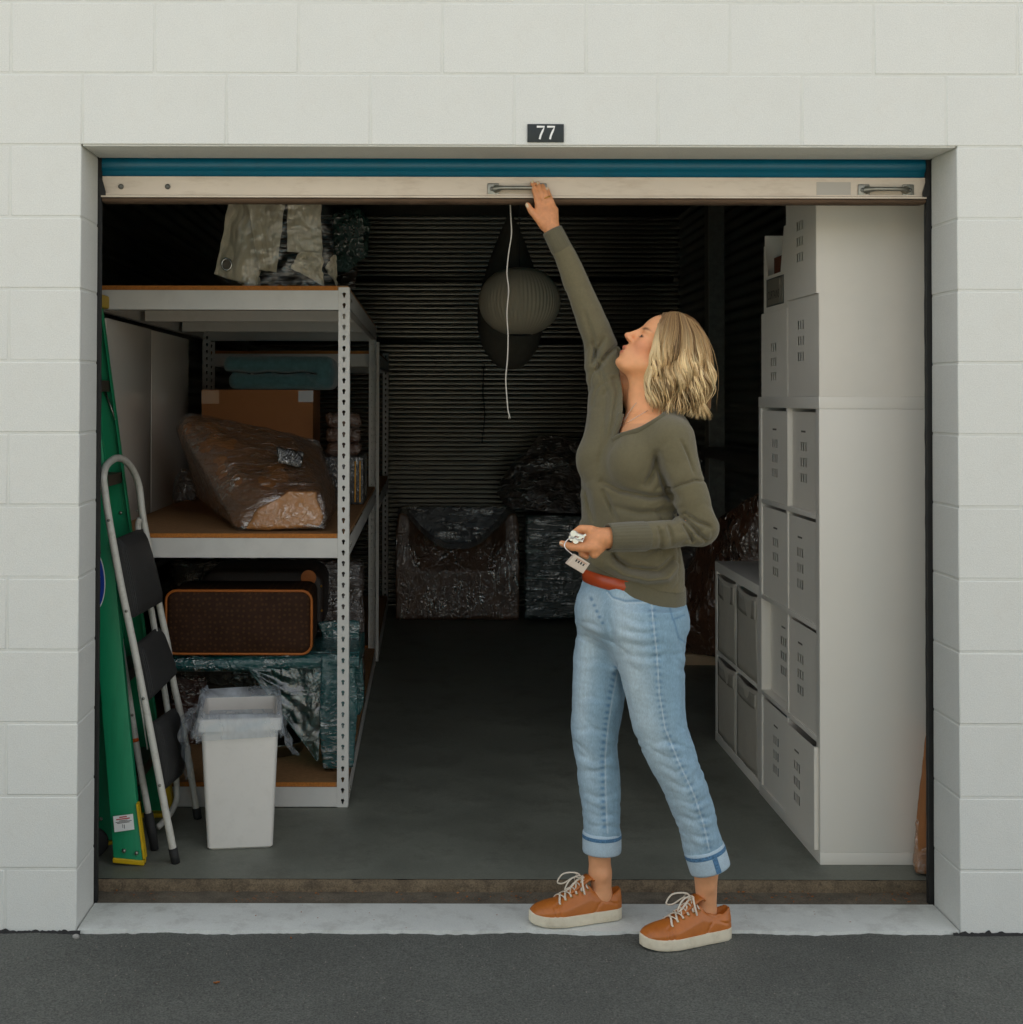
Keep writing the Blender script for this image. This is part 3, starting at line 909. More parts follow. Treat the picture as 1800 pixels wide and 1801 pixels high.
def clearfilm(name, tint=(0.95, 0.96, 0.95), gloss=0.16, haze=0.10, scale=(12, 40, 20), hazecol=(0.75, 0.77, 0.78), strength=1.0):
    m = bpy.data.materials.new(name); m.use_nodes = True
    nt = m.node_tree; N, L = nt.nodes, nt.links
    N.remove(N['Principled BSDF']); out = N['Material Output']
    tr = N.new('ShaderNodeBsdfTransparent'); tr.inputs[0].default_value = (*tint, 1)
    gl = N.new('ShaderNodeBsdfGlossy'); gl.inputs['Roughness'].default_value = 0.12
    df = N.new('ShaderNodeBsdfDiffuse'); df.inputs[0].default_value = (*hazecol, 1)
    tl = N.new('ShaderNodeBsdfTranslucent'); tl.inputs[0].default_value = (*hazecol, 1)
    tc = N.new('ShaderNodeTexCoord'); mp = N.new('ShaderNodeMapping'); mp.inputs['Scale'].default_value = scale
    L.new(tc.outputs['Object'], mp.inputs[0])
    n = N.new('ShaderNodeTexNoise'); n.inputs['Scale'].default_value = 1; n.inputs['Detail'].default_value = 6; n.inputs['Distortion'].default_value = 1.5
    L.new(mp.outputs[0], n.inputs[0])
    b = N.new('ShaderNodeBump'); b.inputs['Strength'].default_value = strength; b.inputs['Distance'].default_value = 0.012
    L.new(n.outputs[0], b.inputs['Height']); L.new(b.outputs[0], gl.inputs['Normal'])
    r = N.new('ShaderNodeMapRange'); r.inputs['From Min'].default_value = 0.45; r.inputs['From Max'].default_value = 0.7
    r.inputs['To Min'].default_value = haze * 0.4; r.inputs['To Max'].default_value = haze * 2.0
    L.new(n.outputs[0], r.inputs[0])
    dd = N.new('ShaderNodeMixShader'); dd.inputs[0].default_value = 0.5
    L.new(df.outputs[0], dd.inputs[1]); L.new(tl.outputs[0], dd.inputs[2])
    m1 = N.new('ShaderNodeMixShader'); L.new(r.outputs[0], m1.inputs[0]); L.new(tr.outputs[0], m1.inputs[1]); L.new(dd.outputs[0], m1.inputs[2])
    m2 = N.new('ShaderNodeMixShader'); m2.inputs[0].default_value = gloss
    L.new(m1.outputs[0], m2.inputs[1]); L.new(gl.outputs[0], m2.inputs[2]); L.new(m2.outputs[0], out.inputs[0])
    return m
M_PAPERBODY = filmmat('kraft_body', lin(140, 92, 50), (14, 36, 34), amt=0.25, glint=0.6, strength=0.9)
M_TAUT = clearfilm('taut_clear_film', tint=(0.93, 0.91, 0.88), gloss=0.24, haze=0.07, scale=(8, 22, 34), hazecol=(0.8, 0.78, 0.74), strength=1.4)
M_CLEAR = clearfilm('clear_bag_film', gloss=0.10, haze=0.04, scale=(9, 25, 16))
M_TEALCLEAR = clearfilm('clear_teal_film', tint=(0.30, 0.70, 0.66), gloss=0.16, haze=0.16, hazecol=(0.08, 0.38, 0.35), scale=(18, 18, 14), strength=0.7)
M_LINER = clearfilm('frosted_bin_liner', tint=(0.93, 0.95, 0.97), gloss=0.03, haze=0.55, hazecol=(0.74, 0.79, 0.84), scale=(4, 4, 3), strength=0.3)

def hull_mesh(name, pts, cuts=4, smooth=2, amp=0.006, nscale=14.0, seed=0, bottom=None):
    """soft wrapped body: convex hull of points, refined, relaxed and crumpled"""
    bm = bmesh.new()
    vs = [bm.verts.new(p) for p in pts]
    r = bmesh.ops.convex_hull(bm, input=vs)
    bmesh.ops.delete(bm, geom=list({g for g in r['geom_interior'] + r['geom_unused'] if isinstance(g, bmesh.types.BMVert)}), context='VERTS')
    for _ in range(cuts):
        long = [e for e in bm.edges if e.calc_length() > 0.02]
        if not long: break
        bmesh.ops.subdivide_edges(bm, edges=long, cuts=1, use_grid_fill=True)
        bmesh.ops.triangulate(bm, faces=bm.faces)
    for _ in range(smooth): bmesh.ops.smooth_vert(bm, verts=bm.verts, factor=0.5, use_axis_x=True, use_axis_y=True, use_axis_z=True)
    bm.normal_update()
    for v in bm.verts:
        n = noise.noise(v.co * nscale + Vector((seed, 0, 0))) + 0.5 * noise.noise(v.co * nscale * 2.6 + Vector((0, seed, 0)))
        rdg = 1 - abs(noise.noise(v.co * nscale * 0.8 + Vector((3, 3, seed)))) * 2
        v.co += v.normal * amp * (n + 0.6 * max(0, rdg))
        if bottom is not None and v.co.z < bottom + 0.004: v.co.z = max(v.co.z, bottom)
    bmesh.ops.recalc_face_normals(bm, faces=bm.faces)
    me = bpy.data.meshes.new(name); bm.to_mesh(me); bm.free()
    me.polygons.foreach_set('use_smooth', [True] * len(me.polygons))
    return me

# ------------------------------------------------------------------ shelving rack
def keyhole_flange(mb, org, U, Wn, w, z0, z1, pitch=0.0384, th=0.0022, off=0.5):
    """strip of sheet steel standing from z0 to z1, org + U*u, holes keyhole shaped; Wn is the thickness direction"""
    kx = w * off
    hole = []
    for i in range(10):
        a = math.radians(-55 + 290 * i / 9)
        hole.append((kx + 0.0062 * math.cos(a), 0.0062 * math.sin(a)))
    hole += [(kx - 0.0034, -0.0115), (kx, -0.0135), (kx + 0.0034, -0.0115)]
    hole = [hole[i] for i in range(len(hole))]
    n = int((z1 - z0) / pitch)
    pad = ((z1 - z0) - n * pitch) / 2
    def P(u, z, t): q = org + U * u + Wn * t; return (q.x, q.y, z)
    def quadstrip(a, b):
        mb.add([P(0, a, 0), P(w, a, 0), P(w, b, 0), P(0, b, 0), P(0, a, th), P(w, a, th), P(w, b, th), P(0, b, th)],
               [(0, 1, 2, 3), (4, 7, 6, 5), (0, 3, 7, 4), (1, 5, 6, 2)])
    if pad > 0: quadstrip(z0, z0 + pad); quadstrip(z1 - pad, z1)
    nh = len(hole)
    for k in range(n):
        zc = z0 + pad + (k + 0.5) * pitch
        lo, hi = zc - pitch / 2, zc + pitch / 2
        # outer ring matched to hole by angle
        outer = []
        for (u, z) in hole:
            du, dz = u - kx, z + 0.002
            s = min(((w - kx) / du) if du > 1e-9 else ((-kx) / du if du < -1e-9 else 1e9), ((pitch / 2 + 0.002) / dz) if dz > 1e-9 else ((-pitch / 2 + 0.002) / dz if dz < -1e-9 else 1e9))
            outer.append((kx + du * s, dz * s - 0.002))
        v = [P(u, zc + z, 0) for u, z in hole] + [P(u, zc + z, 0) for u, z in outer] + [P(u, zc + z, th * 4) for u, z in hole]
        f = []
        for i in range(nh):
            j = (i + 1) % nh
            f.append((i, j, nh + j, nh + i)); f.append((i, 2 * nh + i, 2 * nh + j, j))
        b = len(v)
        v += [P(0, lo, 0), P(w, lo, 0), P(w, hi, 0), P(0, hi, 0)]
        corners = [(0, lo), (w, lo), (w, hi), (0, hi)]
        # corner fill: between consecutive outer points lying on different sides
        for i in range(nh):
            j = (i + 1) % nh
            (u1, q1), (u2, q2) = outer[i], outer[j]
            for ci, (cu, cz) in enumerate(corners):
                cz -= zc
                on1 = abs(u1 - cu) < 1e-6 or abs(q1 - cz) < 1e-6
                on2 = abs(u2 - cu) < 1e-6 or abs(q2 - cz) < 1e-6
                same = (abs(u1 - u2) < 1e-6) or (abs(q1 - q2) < 1e-6)
                if on1 and on2 and not same: f.append((nh + i, nh + j, b + ci))
        mb.add(v, f)

def make_rack(label, X0, X1, Y0, Y1, ztops, zt):
    t = thing('shelving_rack', label, 'shelving rack', ((X0 + X1) / 2, Y0, 0.03), group='white steel shelving racks')
    W = 0.0405
    for (sx, x) in ((1, X1), (-1, X0)):
        for (sy, y) in ((1, Y0), (-1, Y1)):
            m = MB()
            o = Vector((x, y, 0))
            keyhole_flange(m, o, Vector((-sx, 0, 0)), Vector((0, sy, 0)), W, 0.031, zt)
            keyhole_flange(m, o + Vector((0, 0, 0)), Vector((0, sy, 0)), Vector((-sx, 0, 0)), W, 0.031, zt)
            m.build('post', M_RACK, t)
    for zt_ in ztops:
        b = box('shelf_board', M_BOARD, t, X0 + 0.004, X1 - 0.006, Y0 + 0.004, Y1 - 0.004, zt_ - 0.016, zt_, 0.0)
        box('board_edge', M_BOARDEDGE, b, X0 + 0.046, X1 - 0.046, Y0 + 0.0005, Y0 + 0.0038, zt_ - 0.0155, zt_ - 0.0003)
        zb0, zb1 = zt_ - 0.088, zt_ - 0.0165
        for y0, y1 in ((Y0 + 0.0005, Y0 + 0.028), (Y1 - 0.028, Y1 - 0.0005)):
            s = 1 if y0 < (Y0 + Y1) / 2 else -1
            m = MB()
            m.box(X0 + W + 0.0005, X1 - W - 0.0005, y0 if s > 0 else y1 - 0.002, y0 + 0.002 if s > 0 else y1, zb0, zb1)
            m.box(X0 + W + 0.0005, X1 - W - 0.0005, y0, y1, zb0, zb0 + 0.002)
            m.build('beam', M_RACK, t)
        for x0, x1 in ((X0 + 0.0005, X0 + 0.026), (X1 - 0.026, X1 - 0.0005)):
            s = 1 if x0 < (X0 + X1) / 2 else -1
            m = MB()
            m.box(x0 if s > 0 else x1 - 0.002, x0 + 0.002 if s > 0 else x1, Y0 + W + 0.0005, Y1 - W - 0.0005, zb0 + 0.006, zb1)
            m.box(x0, x1, Y0 + W + 0.0005, Y1 - W - 0.0005, zb0 + 0.006, zb0 + 0.008)
            bm_ = m.build('beam', M_RACK, t)
            if s < 0:
                for y in (Y0 + 0.06, Y0 + 0.11, Y1 - 0.06, Y1 - 0.11):
                    MB().lathe([(0.006, x1), (0.006, x1 + 0.003), (0.002, x1 + 0.004)], 10, (0, y, zb0 + 0.04), 'x').build('rivet', M_ZINC, bm_)
        for fy in (0.36, 0.70):
            yy = Y0 + (Y1 - Y0) * fy
            box('cross_tie', M_RACK, t, X0 + 0.028, X1 - 0.028, yy - 0.02, yy + 0.02, zb0 + 0.012, zb1 - 0.0005)
    return t
RX0, RX1, RY0, RY1 = -1.225, -0.2745, 1.012, 3.56
ZS = (0.119, 1.003, 1.889)
make_rack('white steel shelving rack in front, beside the step stool and white bin', RX0, RX1, RY0, RY1, ZS, 1.884)
make_rack('white steel shelving rack at the back, behind the front rack', -1.215, -0.262, 3.64, 5.50, (0.119, 0.95, 1.75), 1.80)

# ------------------------------------------------------------------ middle shelf
z1 = 1.0035
for i, (y0, y1, z_) in enumerate(((1.06, 1.845, 1.775), (1.856, 2.72, 1.772))):
    o = MB().box(-1.172, -1.156, y0, y1, z1, z_, 0.001).build('laminate_panel', M_LAM, angle=30)
    tag(o, ['white laminate panel standing nearest on the middle shelf, left of the brown parcel', 'white laminate panel farther back on the middle shelf, behind the nearer panel'][i], 'panel', 'laminate panels on the middle shelf')

yb = 2.50
a = at(355, 685, yb); b = at(551, 685, yb)
cb = thing('cardboard_box', 'plain brown cardboard box under the folded teal blanket', 'box', ((a.x + b.x) / 2, yb, z1))
box('carton', M_CARD, cb, a.x, b.x, yb, yb + 0.42, z1, a.z, 0.004)
q0 = at(356, 690, yb); q1 = at(384, 710, yb)
box('tape', M_TAPE, cb, a.x - 0.0006, q1.x + 0.004, yb - 0.0012, yb - 0.0004, q1.z, a.z - 0.004)
q0 = at(525, 690, yb)
box('tape', M_TAPE, cb, q0.x, b.x + 0.0006, yb - 0.0012, yb - 0.0004, at(520, 707, yb).z, a.z - 0.004)

# folded blanket: thick soft cloth folded once, fold to the right
ba, bb = at(392, 657, 2.5), at(590, 657, 2.5)
bz0, bz1 = a.z + 0.0005, at(450, 627, 2.5).z
bh = (bz1 - bz0) / 4
Fb = Field((ba.x - 0.05, 2.42, bz0 - 0.03), (bb.x + 0.05, 2.94, bz1 + 0.04), 0.006)
def slab(x0, x1, zc_, hz, y0, y1, r, k):
    cx, cy = (x0 + x1) / 2, (y0 + y1) / 2
    def fn(X, Y, Z):
        dx, dy, dz = np.abs(X - cx) - (x1 - x0) / 2 + r, np.abs(Y - cy) - (y1 - y0) / 2 + r, np.abs(Z - zc_) - hz + r
        return np.sqrt(np.maximum(dx, 0) ** 2 + np.maximum(dy, 0) ** 2 + np.maximum(dz, 0) ** 2) + np.minimum(np.maximum(dx, np.maximum(dy, dz)), 0) - r
    Fb.put(fn, (x0 - 0.03, y0 - 0.03, zc_ - hz - 0.03), (x1 + 0.03, y1 + 0.03, zc_ + hz + 0.03), k)
slab(ba.x + 0.022, bb.x - 0.01, bz0 + bh * 1.02, bh * 1.02, 2.50, 2.86, bh * 0.95, 0.0)
slab(ba.x, bb.x - 0.012, bz0 + bh * 3.0, bh * 1.06, 2.485, 2.86, bh * 0.98, 0.004)
Fb.cone((bb.x - bh * 2.0, 2.49 + bh * 1.6, bz0 + bh * 2.02), (bb.x - bh * 2.0, 2.86 - bh * 1.6, bz0 + bh * 2.02), bh * 2.0, bh * 2.0, 0.008)
Fb.put(lambda X, Y, Z: np.maximum(np.abs(Z - bz0 - bh * 2.04 - 0.004 * np.sin(X * 40)) - 0.0035, X - bb.x + bh * 2.2), Fb.lo, Fb.lo + Fb.n * Fb.h, 0.006, 'sub')
Vb, Qb = Fb.extract(); Vb = relax(Vb, Qb, 1)
Vb = Vb + 0.006 * vnoise(Vb, 13, 4)[:, None] * np.array([[0.3, 0.6, 0.7]])
Vb[:, 2] = np.maximum(Vb[:, 2], bz0)
o = link('folded_blanket', np_mesh('folded_blanket', Vb, Qb), M_BLANKET)
tag(o, 'dark teal folded blanket lying on the cardboard box', 'blanket')

H = lambda *q: [at(px, py, y) for px, py, y in q]
pp = thing('wrapped_parcel', 'large brown paper parcel in clear stretch film on the middle shelf', 'parcel', at(490, 935, 1.2))
pts = H((418, 930, 1.10), (568, 926, 1.10), (572, 905, 1.11), (566, 868, 1.13), (470, 872, 1.12), (430, 905, 1.10),
        (345, 800, 1.45), (320, 742, 1.62), (335, 728, 1.66), (312, 755, 1.68), (352, 878, 1.72), (380, 895, 1.5),
        (560, 778, 1.72), (588, 860, 1.75), (510, 765, 1.6), (590, 890, 1.6), (400, 905, 1.3))
pts = [Vector((p.x, p.y, max(p.z, z1))) for p in pts]
link('paper_body', hull_mesh('paper_body', pts, 5, 2, 0.0085, 9.0, 3.3, z1), M_PAPERBODY, pp)
cen_ = sum(pts, Vector()) / len(pts)
big = [cen_ + (p - cen_) * 1.035 for p in pts]
big = [Vector((p.x, p.y, max(p.z, z1))) for p in big]
link('film_wrap', hull_mesh('film_wrap', big, 5, 1, 0.0045, 16.0, 6.1, z1), M_TAUT, pp)
pts = H((425, 931, 1.085), (566, 927, 1.085), (570, 908, 1.09), (556, 866, 1.10), (505, 862, 1.095), (452, 895, 1.088), (470, 925, 1.2), (560, 900, 1.2))
pts = [Vector((p.x, p.y, max(p.z, z1 + 0.001))) for p in pts]
link('paper_end', hull_mesh('paper_end', pts, 6, 2, 0.010, 15.0, 8.0, z1), filmmat('crumpled_kraft_under_film', lin(178, 124, 72), (26, 26, 26), amt=0.15, glint=0.5), pp)
pts = H((485, 785, 1.28), (535, 795, 1.28), (530, 822, 1.26), (490, 815, 1.26), (510, 800, 1.45))
link('black_patch', hull_mesh('black_patch', pts, 4, 1, 0.005, 25.0, 2.0), filmmat('black_film_fold', lin(26, 24, 22), (40, 40, 12), amt=0.4), pp)
def wrapped(name, label, cat, mat, pix, cuts=5, smooth=2, amp=0.006, ns=12.0, seed=0, floor=None, group=None):
    pts = H(*pix)
    if floor is not None: pts = [Vector((p.x, p.y, max(p.z, floor))) for p in pts]
    o = link(name, hull_mesh(name, pts, cuts, smooth, amp, ns, seed, floor), mat)
    return tag(o, label, cat, group)
wrapped('wrapped_bundle', 'small dark wrapped bundle squeezed beside the laminate panel', 'bundle', M_DARKFILM,
        ((305, 885, 1.85), (345, 880, 1.8), (350, 835, 1.9), (318, 822, 1.9), (303, 850, 1.95), (345, 850, 2.2)), seed=5, floor=z1)
for i, (t_, b_) in enumerate(((726, 752), (752, 778), (778, 802))):
    p0 = at(575, (t_ + b_) / 2, 2.35); p1 = at(634, (t_ + b_) / 2, 2.35)
    r = abs(at(600, t_, 2.35).z - at(600, b_, 2.35).z) / 2
    m = MB(); pts_ = [(p0.x + (p1.x - p0.x) * k / 12, 2.35 + 0.004 * math.sin(k), p0.z + 0.003 * math.sin(k * 1.7 + i)) for k in range(13)]
    m.tube(pts_, [r * (0.75 if k in (0, 12) else 1 + 0.05 * math.sin(k * 2.3 + i)) for k in range(13)], 16)
    tag(m.build('wrapped_roll', M_BROWNFILM, smooth=True), 'pinkish brown roll in clear film, ' + ['top', 'middle', 'bottom'][i] + ' of the stack behind the front post', 'roll', 'stacked wrapped rolls')
p0, p1 = at(562, 803, 2.30), at(640, 868, 2.30)
cs = thing('black_case', 'black case with yellow bands under the wrapped rolls', 'case', ((p0.x + p1.x) / 2, 2.3, z1))
box('case_body', filmmat('black_case_film', lin(24, 22, 20), (50, 10, 30), amt=0.25), cs, p0.x, p1.x, 2.30, 2.62, z1, p0.z, 0.012)
for px in (625, 633.5):
    q = at(px, 830, 2.295)
    box('band', pmat('yellow_band', lin(214, 150, 24), 0.5), cs, q.x - 0.003, q.x + 0.003, 2.2965, 2.2995, z1 + 0.012, p0.z - 0.02)

# ------------------------------------------------------------------ top shelf
z2 = 1.8895
cv = thing('bagged_curtains', 'pale linen curtains with a metal eyelet packed in a clear bag, top shelf', 'curtains', at(480, 503, 1.2))
def cloth(nm, quad, y, folds, amp, bend=0.0, seed=0, nx=60, ny=40):
    """hanging cloth: quad of four pixels (top-left, top-right, bottom-right, bottom-left), pleated in depth"""
    tl, tr, br, bl = [at(p[0], p[1], y) for p in quad]
    P = []
    for i in range(nx + 1):
        u = i / nx; row = []
        for j in range(ny + 1):
            v = j / ny
            p = (tl * (1 - u) + tr * u) * (1 - v) + (bl * (1 - u) + br * u) * v
            d = amp * math.sin(u * folds * math.pi + 0.8 * math.sin(v * 2 + seed)) * (0.5 + 0.5 * v) + 0.012 * noise.noise(Vector((u * 3 + seed, v * 4, 0))) + 0.006 * noise.noise(Vector((u * 9, v * 9, seed)))
            row.append((p.x + 0.006 * noise.noise(Vector((seed, v * 5, u * 2))), y + d + bend * u, max(p.z, z2 + 0.002)))
        P.append(row)
    o = MB().grid(P).build(nm, M_LINEN, cv, smooth=True)
    md = o.modifiers.new('thickness', 'SOLIDIFY'); md.thickness = 0.004
    return o
cloth('curtain_panel', ((408, 330), (470, 330), (452, 505), (377, 482)), 1.13, 2.5, 0.010, 0.0, 1.0)
cloth('curtain_panel', ((430, 330), (505, 330), (484, 478), (455, 474)), 1.11, 2.0, 0.014, 0.02, 4.0)
cloth('curtain_panel', ((470, 330), (500, 335), (483, 400), (448, 500)), 1.16, 2.0, 0.014, 0.02, 7.0)
cloth('curtain_panel', ((505, 330), (563, 330), (566, 445), (506, 443)), 1.12, 1.2, 0.012, 0.02, 9.0)
cloth('curtain_panel', ((528, 442), (566, 444), (570, 503), (512, 470)), 1.115, 1.2, 0.012, 0.0, 12.0)
cloth('curtain_panel', ((410, 486), (455, 480), (458, 503), (430, 503)), 1.16, 1.0, 0.008, 0.0, 15.0)
cloth('curtain_panel', ((585, 452), (590, 448), (592, 503), (572, 470)), 1.20, 1.0, 0.008, 0.0, 17.0)
g = at(399, 465, 1.105)
R_ = 0.0245
ey = MB(); n = 28
prof = [(R_ * 0.68, 0.0), (R_ * 0.72, -0.005), (R_ * 0.85, -0.007), (R_ * 0.97, -0.005), (R_, 0.0)]
ey.grid([[(g.x + r * math.cos(2 * math.pi * k / n) * 0.86, 1.105 + h, g.z + r * math.sin(2 * math.pi * k / n)) for r, h in prof] for k in range(n + 1)])
ey.build('eyelet', M_STEELBRIGHT, cv, smooth=True)
MB().lathe([(R_ * 0.62, 1.1045), (R_ * 0.62, 1.1055)], 20, (g.x, 0, g.z), 'y').build('eyelet_hole_shade', pmat('eyelet_hole_shade', lin(96, 90, 78), 0.6), cv)  # closed disc, the shade inside the ring put into its darker colour
# the clear bag
fb = MB(); P = []
for i in range(71):
    u = i / 70; row = []
    for j in range(51):
        v = j / 50
        pl = at(372 + 34 * (1 - v), 330 + 174 * v, 1.085); pr_ = at(592 - 12 * (1 - v), 330 + 174 * v, 1.085)
        p = pl * (1 - u) + pr_ * u
        d = 0.010 * noise.noise(Vector((u * 6, v * 5, 0))) + 0.006 * (1 - 2 * abs(noise.noise(Vector((u * 11, v * 9, 5))))) + 0.05 * (abs(u - 0.5) * 2) ** 4
        row.append((p.x, 1.085 + d, max(p.z, z2 + 0.001)))
    P.append(row)
fb.grid(P).build('clear_bag', M_CLEAR, cv, smooth=True)
wrapped('wrapped_cushion', 'dark green wrapped cushion behind the bagged curtains, top shelf', 'cushion', M_GREENFILM,
        ((585, 375, 2.3), (632, 365, 2.3), (652, 395, 2.35), (645, 450, 2.3), (612, 478, 2.25), (588, 480, 2.25), (600, 420, 2.7), (640, 410, 2.7)), seed=2, amp=0.012)
wrapped('paper_bundle', 'brown wrapped bundle below the green cushion, top shelf', 'bundle', M_DARKFILM,
        ((598, 470, 2.35), (628, 470, 2.35), (626, 508, 2.3), (596, 510, 2.3), (610, 480, 2.5), (612, 508, 2.5)), seed=9, floor=z2, cuts=4)

# ------------------------------------------------------------------ bottom shelf
z0 = 0.1195
ys = 1.13
a = at(293, 1040, ys); b = at(547, 1150, ys)
sc_ = thing('suitcase', 'dark brown patterned suitcase with orange piping lying on the teal film', 'suitcase', ((a.x + b.x) / 2, ys, b.z))
def rrect(x0, x1, z0_, z1_, r, n=7):
    c = [(x1 - r, z1_ - r, 0), (x0 + r, z1_ - r, 90), (x0 + r, z0_ + r, 180), (x1 - r, z0_ + r, 270)]
    return [(cx + r * math.cos(math.radians(s + 90 * k / n)), cz + r * math.sin(math.radians(s + 90 * k / n))) for cx, cz, s in c for k in range(n + 1)]
def soft_case(parent, x0, x1, zb_, zt_, y0, y1, r, mat, bulge=0.018):
    rings = []
    for t, s in ((0, 0.0), (0, 0.35), (0, 0.7), (0, 0.93), (0.004, 1.0), (0.3, 1.005), (0.7, 1.005), (0.996, 1.0), (1, 0.9), (1, 0.5)):
        cx, cz = (x0 + x1) / 2, (zb_ + zt_) / 2
        rings.append([(cx + (px - cx) * s, y0 + (y1 - y0) * t - (bulge * (1 - s * s) if t == 0 else 0), cz + (pz - cz) * s) for px, pz in rrect(x0, x1, zb_, zt_, r)])
    P = [list(q) + [q[0]] for q in rings]
    return MB().grid(P).build('case_body', mat, parent, smooth=True)
M_MONO = pmat('patterned_canvas', lin(58, 38, 26), 0.7, var=0.25, vscale=14, bump=0.1, bscale=200, spec=0.15, bump2=0.5, b2scale=9, bdist=0.01)
nt = M_MONO.node_tree                                       # woven-in small tan motif, repeated
tcn = nt.nodes.new('ShaderNodeTexCoord'); vo = nt.nodes.new('ShaderNodeTexVoronoi'); vo.voronoi_dimensions = '2D'; vo.inputs['Scale'].default_value = 48; vo.inputs['Randomness'].default_value = 0.45
sx_ = nt.nodes.new('ShaderNodeSeparateXYZ'); cx2 = nt.nodes.new('ShaderNodeCombineXYZ')
nt.links.new(tcn.outputs['Object'], sx_.inputs[0]); nt.links.new(sx_.outputs[0], cx2.inputs[0]); nt.links.new(sx_.outputs[2], cx2.inputs[1]); nt.links.new(cx2.outputs[0], vo.inputs[0])
mr = nt.nodes.new('ShaderNodeMapRange'); mr.inputs['From Min'].default_value = 0.16; mr.inputs['From Max'].default_value = 0.30; mr.inputs['To Min'].default_value = 0.22; mr.inputs['To Max'].default_value = 0
nt.links.new(vo.outputs['Distance'], mr.inputs[0])
mx = nt.nodes.new('ShaderNodeMix'); mx.data_type = 'RGBA'; mx.inputs[7].default_value = (*lin(120, 84, 46), 1)
pr_n = nt.nodes['Principled BSDF']; src = pr_n.inputs['Base Color'].links[0].from_socket
nt.links.new(mr.outputs[0], mx.inputs[0]); nt.links.new(src, mx.inputs[6]); nt.links.new(mx.outputs[2], pr_n.inputs['Base Color'])
soft_case(sc_, a.x, b.x, b.z, a.z, ys, ys + 0.28, 0.035, M_MONO)
pip = [(x, ys + 0.002, z) for x, z in rrect(a.x - 0.002, b.x + 0.002, b.z - 0.001, a.z + 0.002, 0.037)]
MB().tube(pip + [pip[0], pip[1]], 0.0052, 8, caps=False).build('piping', M_TAN, sc_, smooth=True)
a2 = at(352, 1004, 1.50); b2 = at(567, 1130, 1.50)
s2 = thing('travel_bag', 'blackish travel bag with a round orange tag behind the patterned suitcase', 'bag', ((a2.x + b2.x) / 2, 1.5, b2.z))
soft_case(s2, a2.x, b2.x, b.z, a2.z, 1.50, 1.84, 0.06, M_DARKBAG)
tgp = at(543, 1016, 1.47)
MB().lathe([(0.030, 1.466), (0.030, 1.470)], 24, (tgp.x, 0, tgp.z), 'y').build('tag', M_TAN, s2)
for px, py in ((553, 1070), (565, 1031), (566, 1074), (553, 1120)):
    q = at(px, py, 1.468)
    MB().lathe([(0.0045, 1.474), (0.0045, 1.468), (0.002, 1.466)], 8, (q.x, 0, q.z), 'y').build('stud', M_BRASS, s2)
wrapped('wrapped_chest', 'large brown chest in film behind the travel bag, bottom shelf', 'chest', M_DARKFILM,
        ((300, 985, 2.1), (640, 985, 2.1), (642, 1090, 2.05), (300, 1090, 2.05), (300, 985, 2.9), (610, 985, 2.9), (620, 1080, 2.9), (642, 1240, 2.05), (300, 1240, 2.05)), seed=4, amp=0.006, floor=z0)

tc_ = thing('wrapped_chair', 'chair wrapped in teal stretch film under the patterned suitcase', 'chair', at(480, 1355, 1.3))
m = MB()
pth = [at(px, py, 1.17) for px, py in ((285, 1166), (340, 1167), (400, 1167), (460, 1166), (520, 1163), (580, 1160), (632, 1158))]
zt = b.z
pth = [Vector((p.x, p.y, min(p.z, zt - 0.034))) for p in pth]
sp = smooth_path(pth, 8)
m.tube(sp, [0.030 * (1 + 0.08 * noise.noise(Vector((k * 0.4, 0, 0)))) for k in range(len(sp))], 16)
m.build('seat_rail', M_TEALFILM, tc_, smooth=True)
pts = [Vector((sp[0].x, 1.18, zt - 0.003)), Vector((sp[-1].x, 1.18, zt - 0.003)), Vector((sp[-1].x, 1.62, zt - 0.003)), Vector((sp[0].x, 1.62, zt - 0.003)),
       Vector((sp[0].x, 1.18, zt - 0.06)), Vector((sp[-1].x, 1.18, zt - 0.06)), Vector((sp[-1].x, 1.62, zt - 0.06)), Vector((sp[0].x, 1.62, zt - 0.06))]
link('seat', hull_mesh('seat', pts, 5, 1, 0.002, 14, 1.0), M_TEALFILM, tc_)
pts = H((566, 1150, 1.14), (622, 1150, 1.16), (628, 1250, 1.16), (622, 1352, 1.14), (568, 1354, 1.12), (562, 1290, 1.11), (575, 1210, 1.12), (570, 1345, 1.24), (618, 1340, 1.26), (570, 1160, 1.26), (620, 1160, 1.26))
pts = [Vector((p.x, p.y, max(p.z, z0))) for p in pts]
link('leg', hull_mesh('leg', pts, 5, 2, 0.006, 16, 5.0, z0), M_TEALFILM, tc_)
pts = H((560, 1092, 1.46), (632, 1090, 1.46), (640, 1240, 1.46), (632, 1258, 1.46), (600, 1258, 1.46), (566, 1100, 1.66), (628, 1100, 1.66), (632, 1240, 1.66))
pts = [Vector((p.x, p.y, max(p.z, z0))) for p in pts]
link('backrest', hull_mesh('backrest', pts, 5, 2, 0.005, 14, 6.0, z0), M_TEALFILM, tc_)
P = []
for i in range(31):
    u = i / 30; row = []
    for j in range(31):
        v = j / 30
        top = at(438 + (570 - 438) * u, 1176 - 4 * u, 1.15)
        bot = at(438 + (560 - 438) * u, 1178 + (1338 - 1178) * u, 1.13)
        p = top * (1 - v) + bot * v
        row.append((p.x, p.y + 0.010 * noise.noise(Vector((u * 5, v * 5, 1))) + 0.004 * noise.noise(Vector((u * 14, v * 6, 3))), p.z))
    P.append(row)
MB().grid(P).build('film_sheet', M_TEALCLEAR, tc_, smooth=True)
MB().tube([at(438, 1178, 1.149), at(480, 1234, 1.141), at(520, 1287, 1.135), at(558, 1338, 1.128)], 0.0022, 6).build('film_edge', M_TEALFILM, tc_, smooth=True)
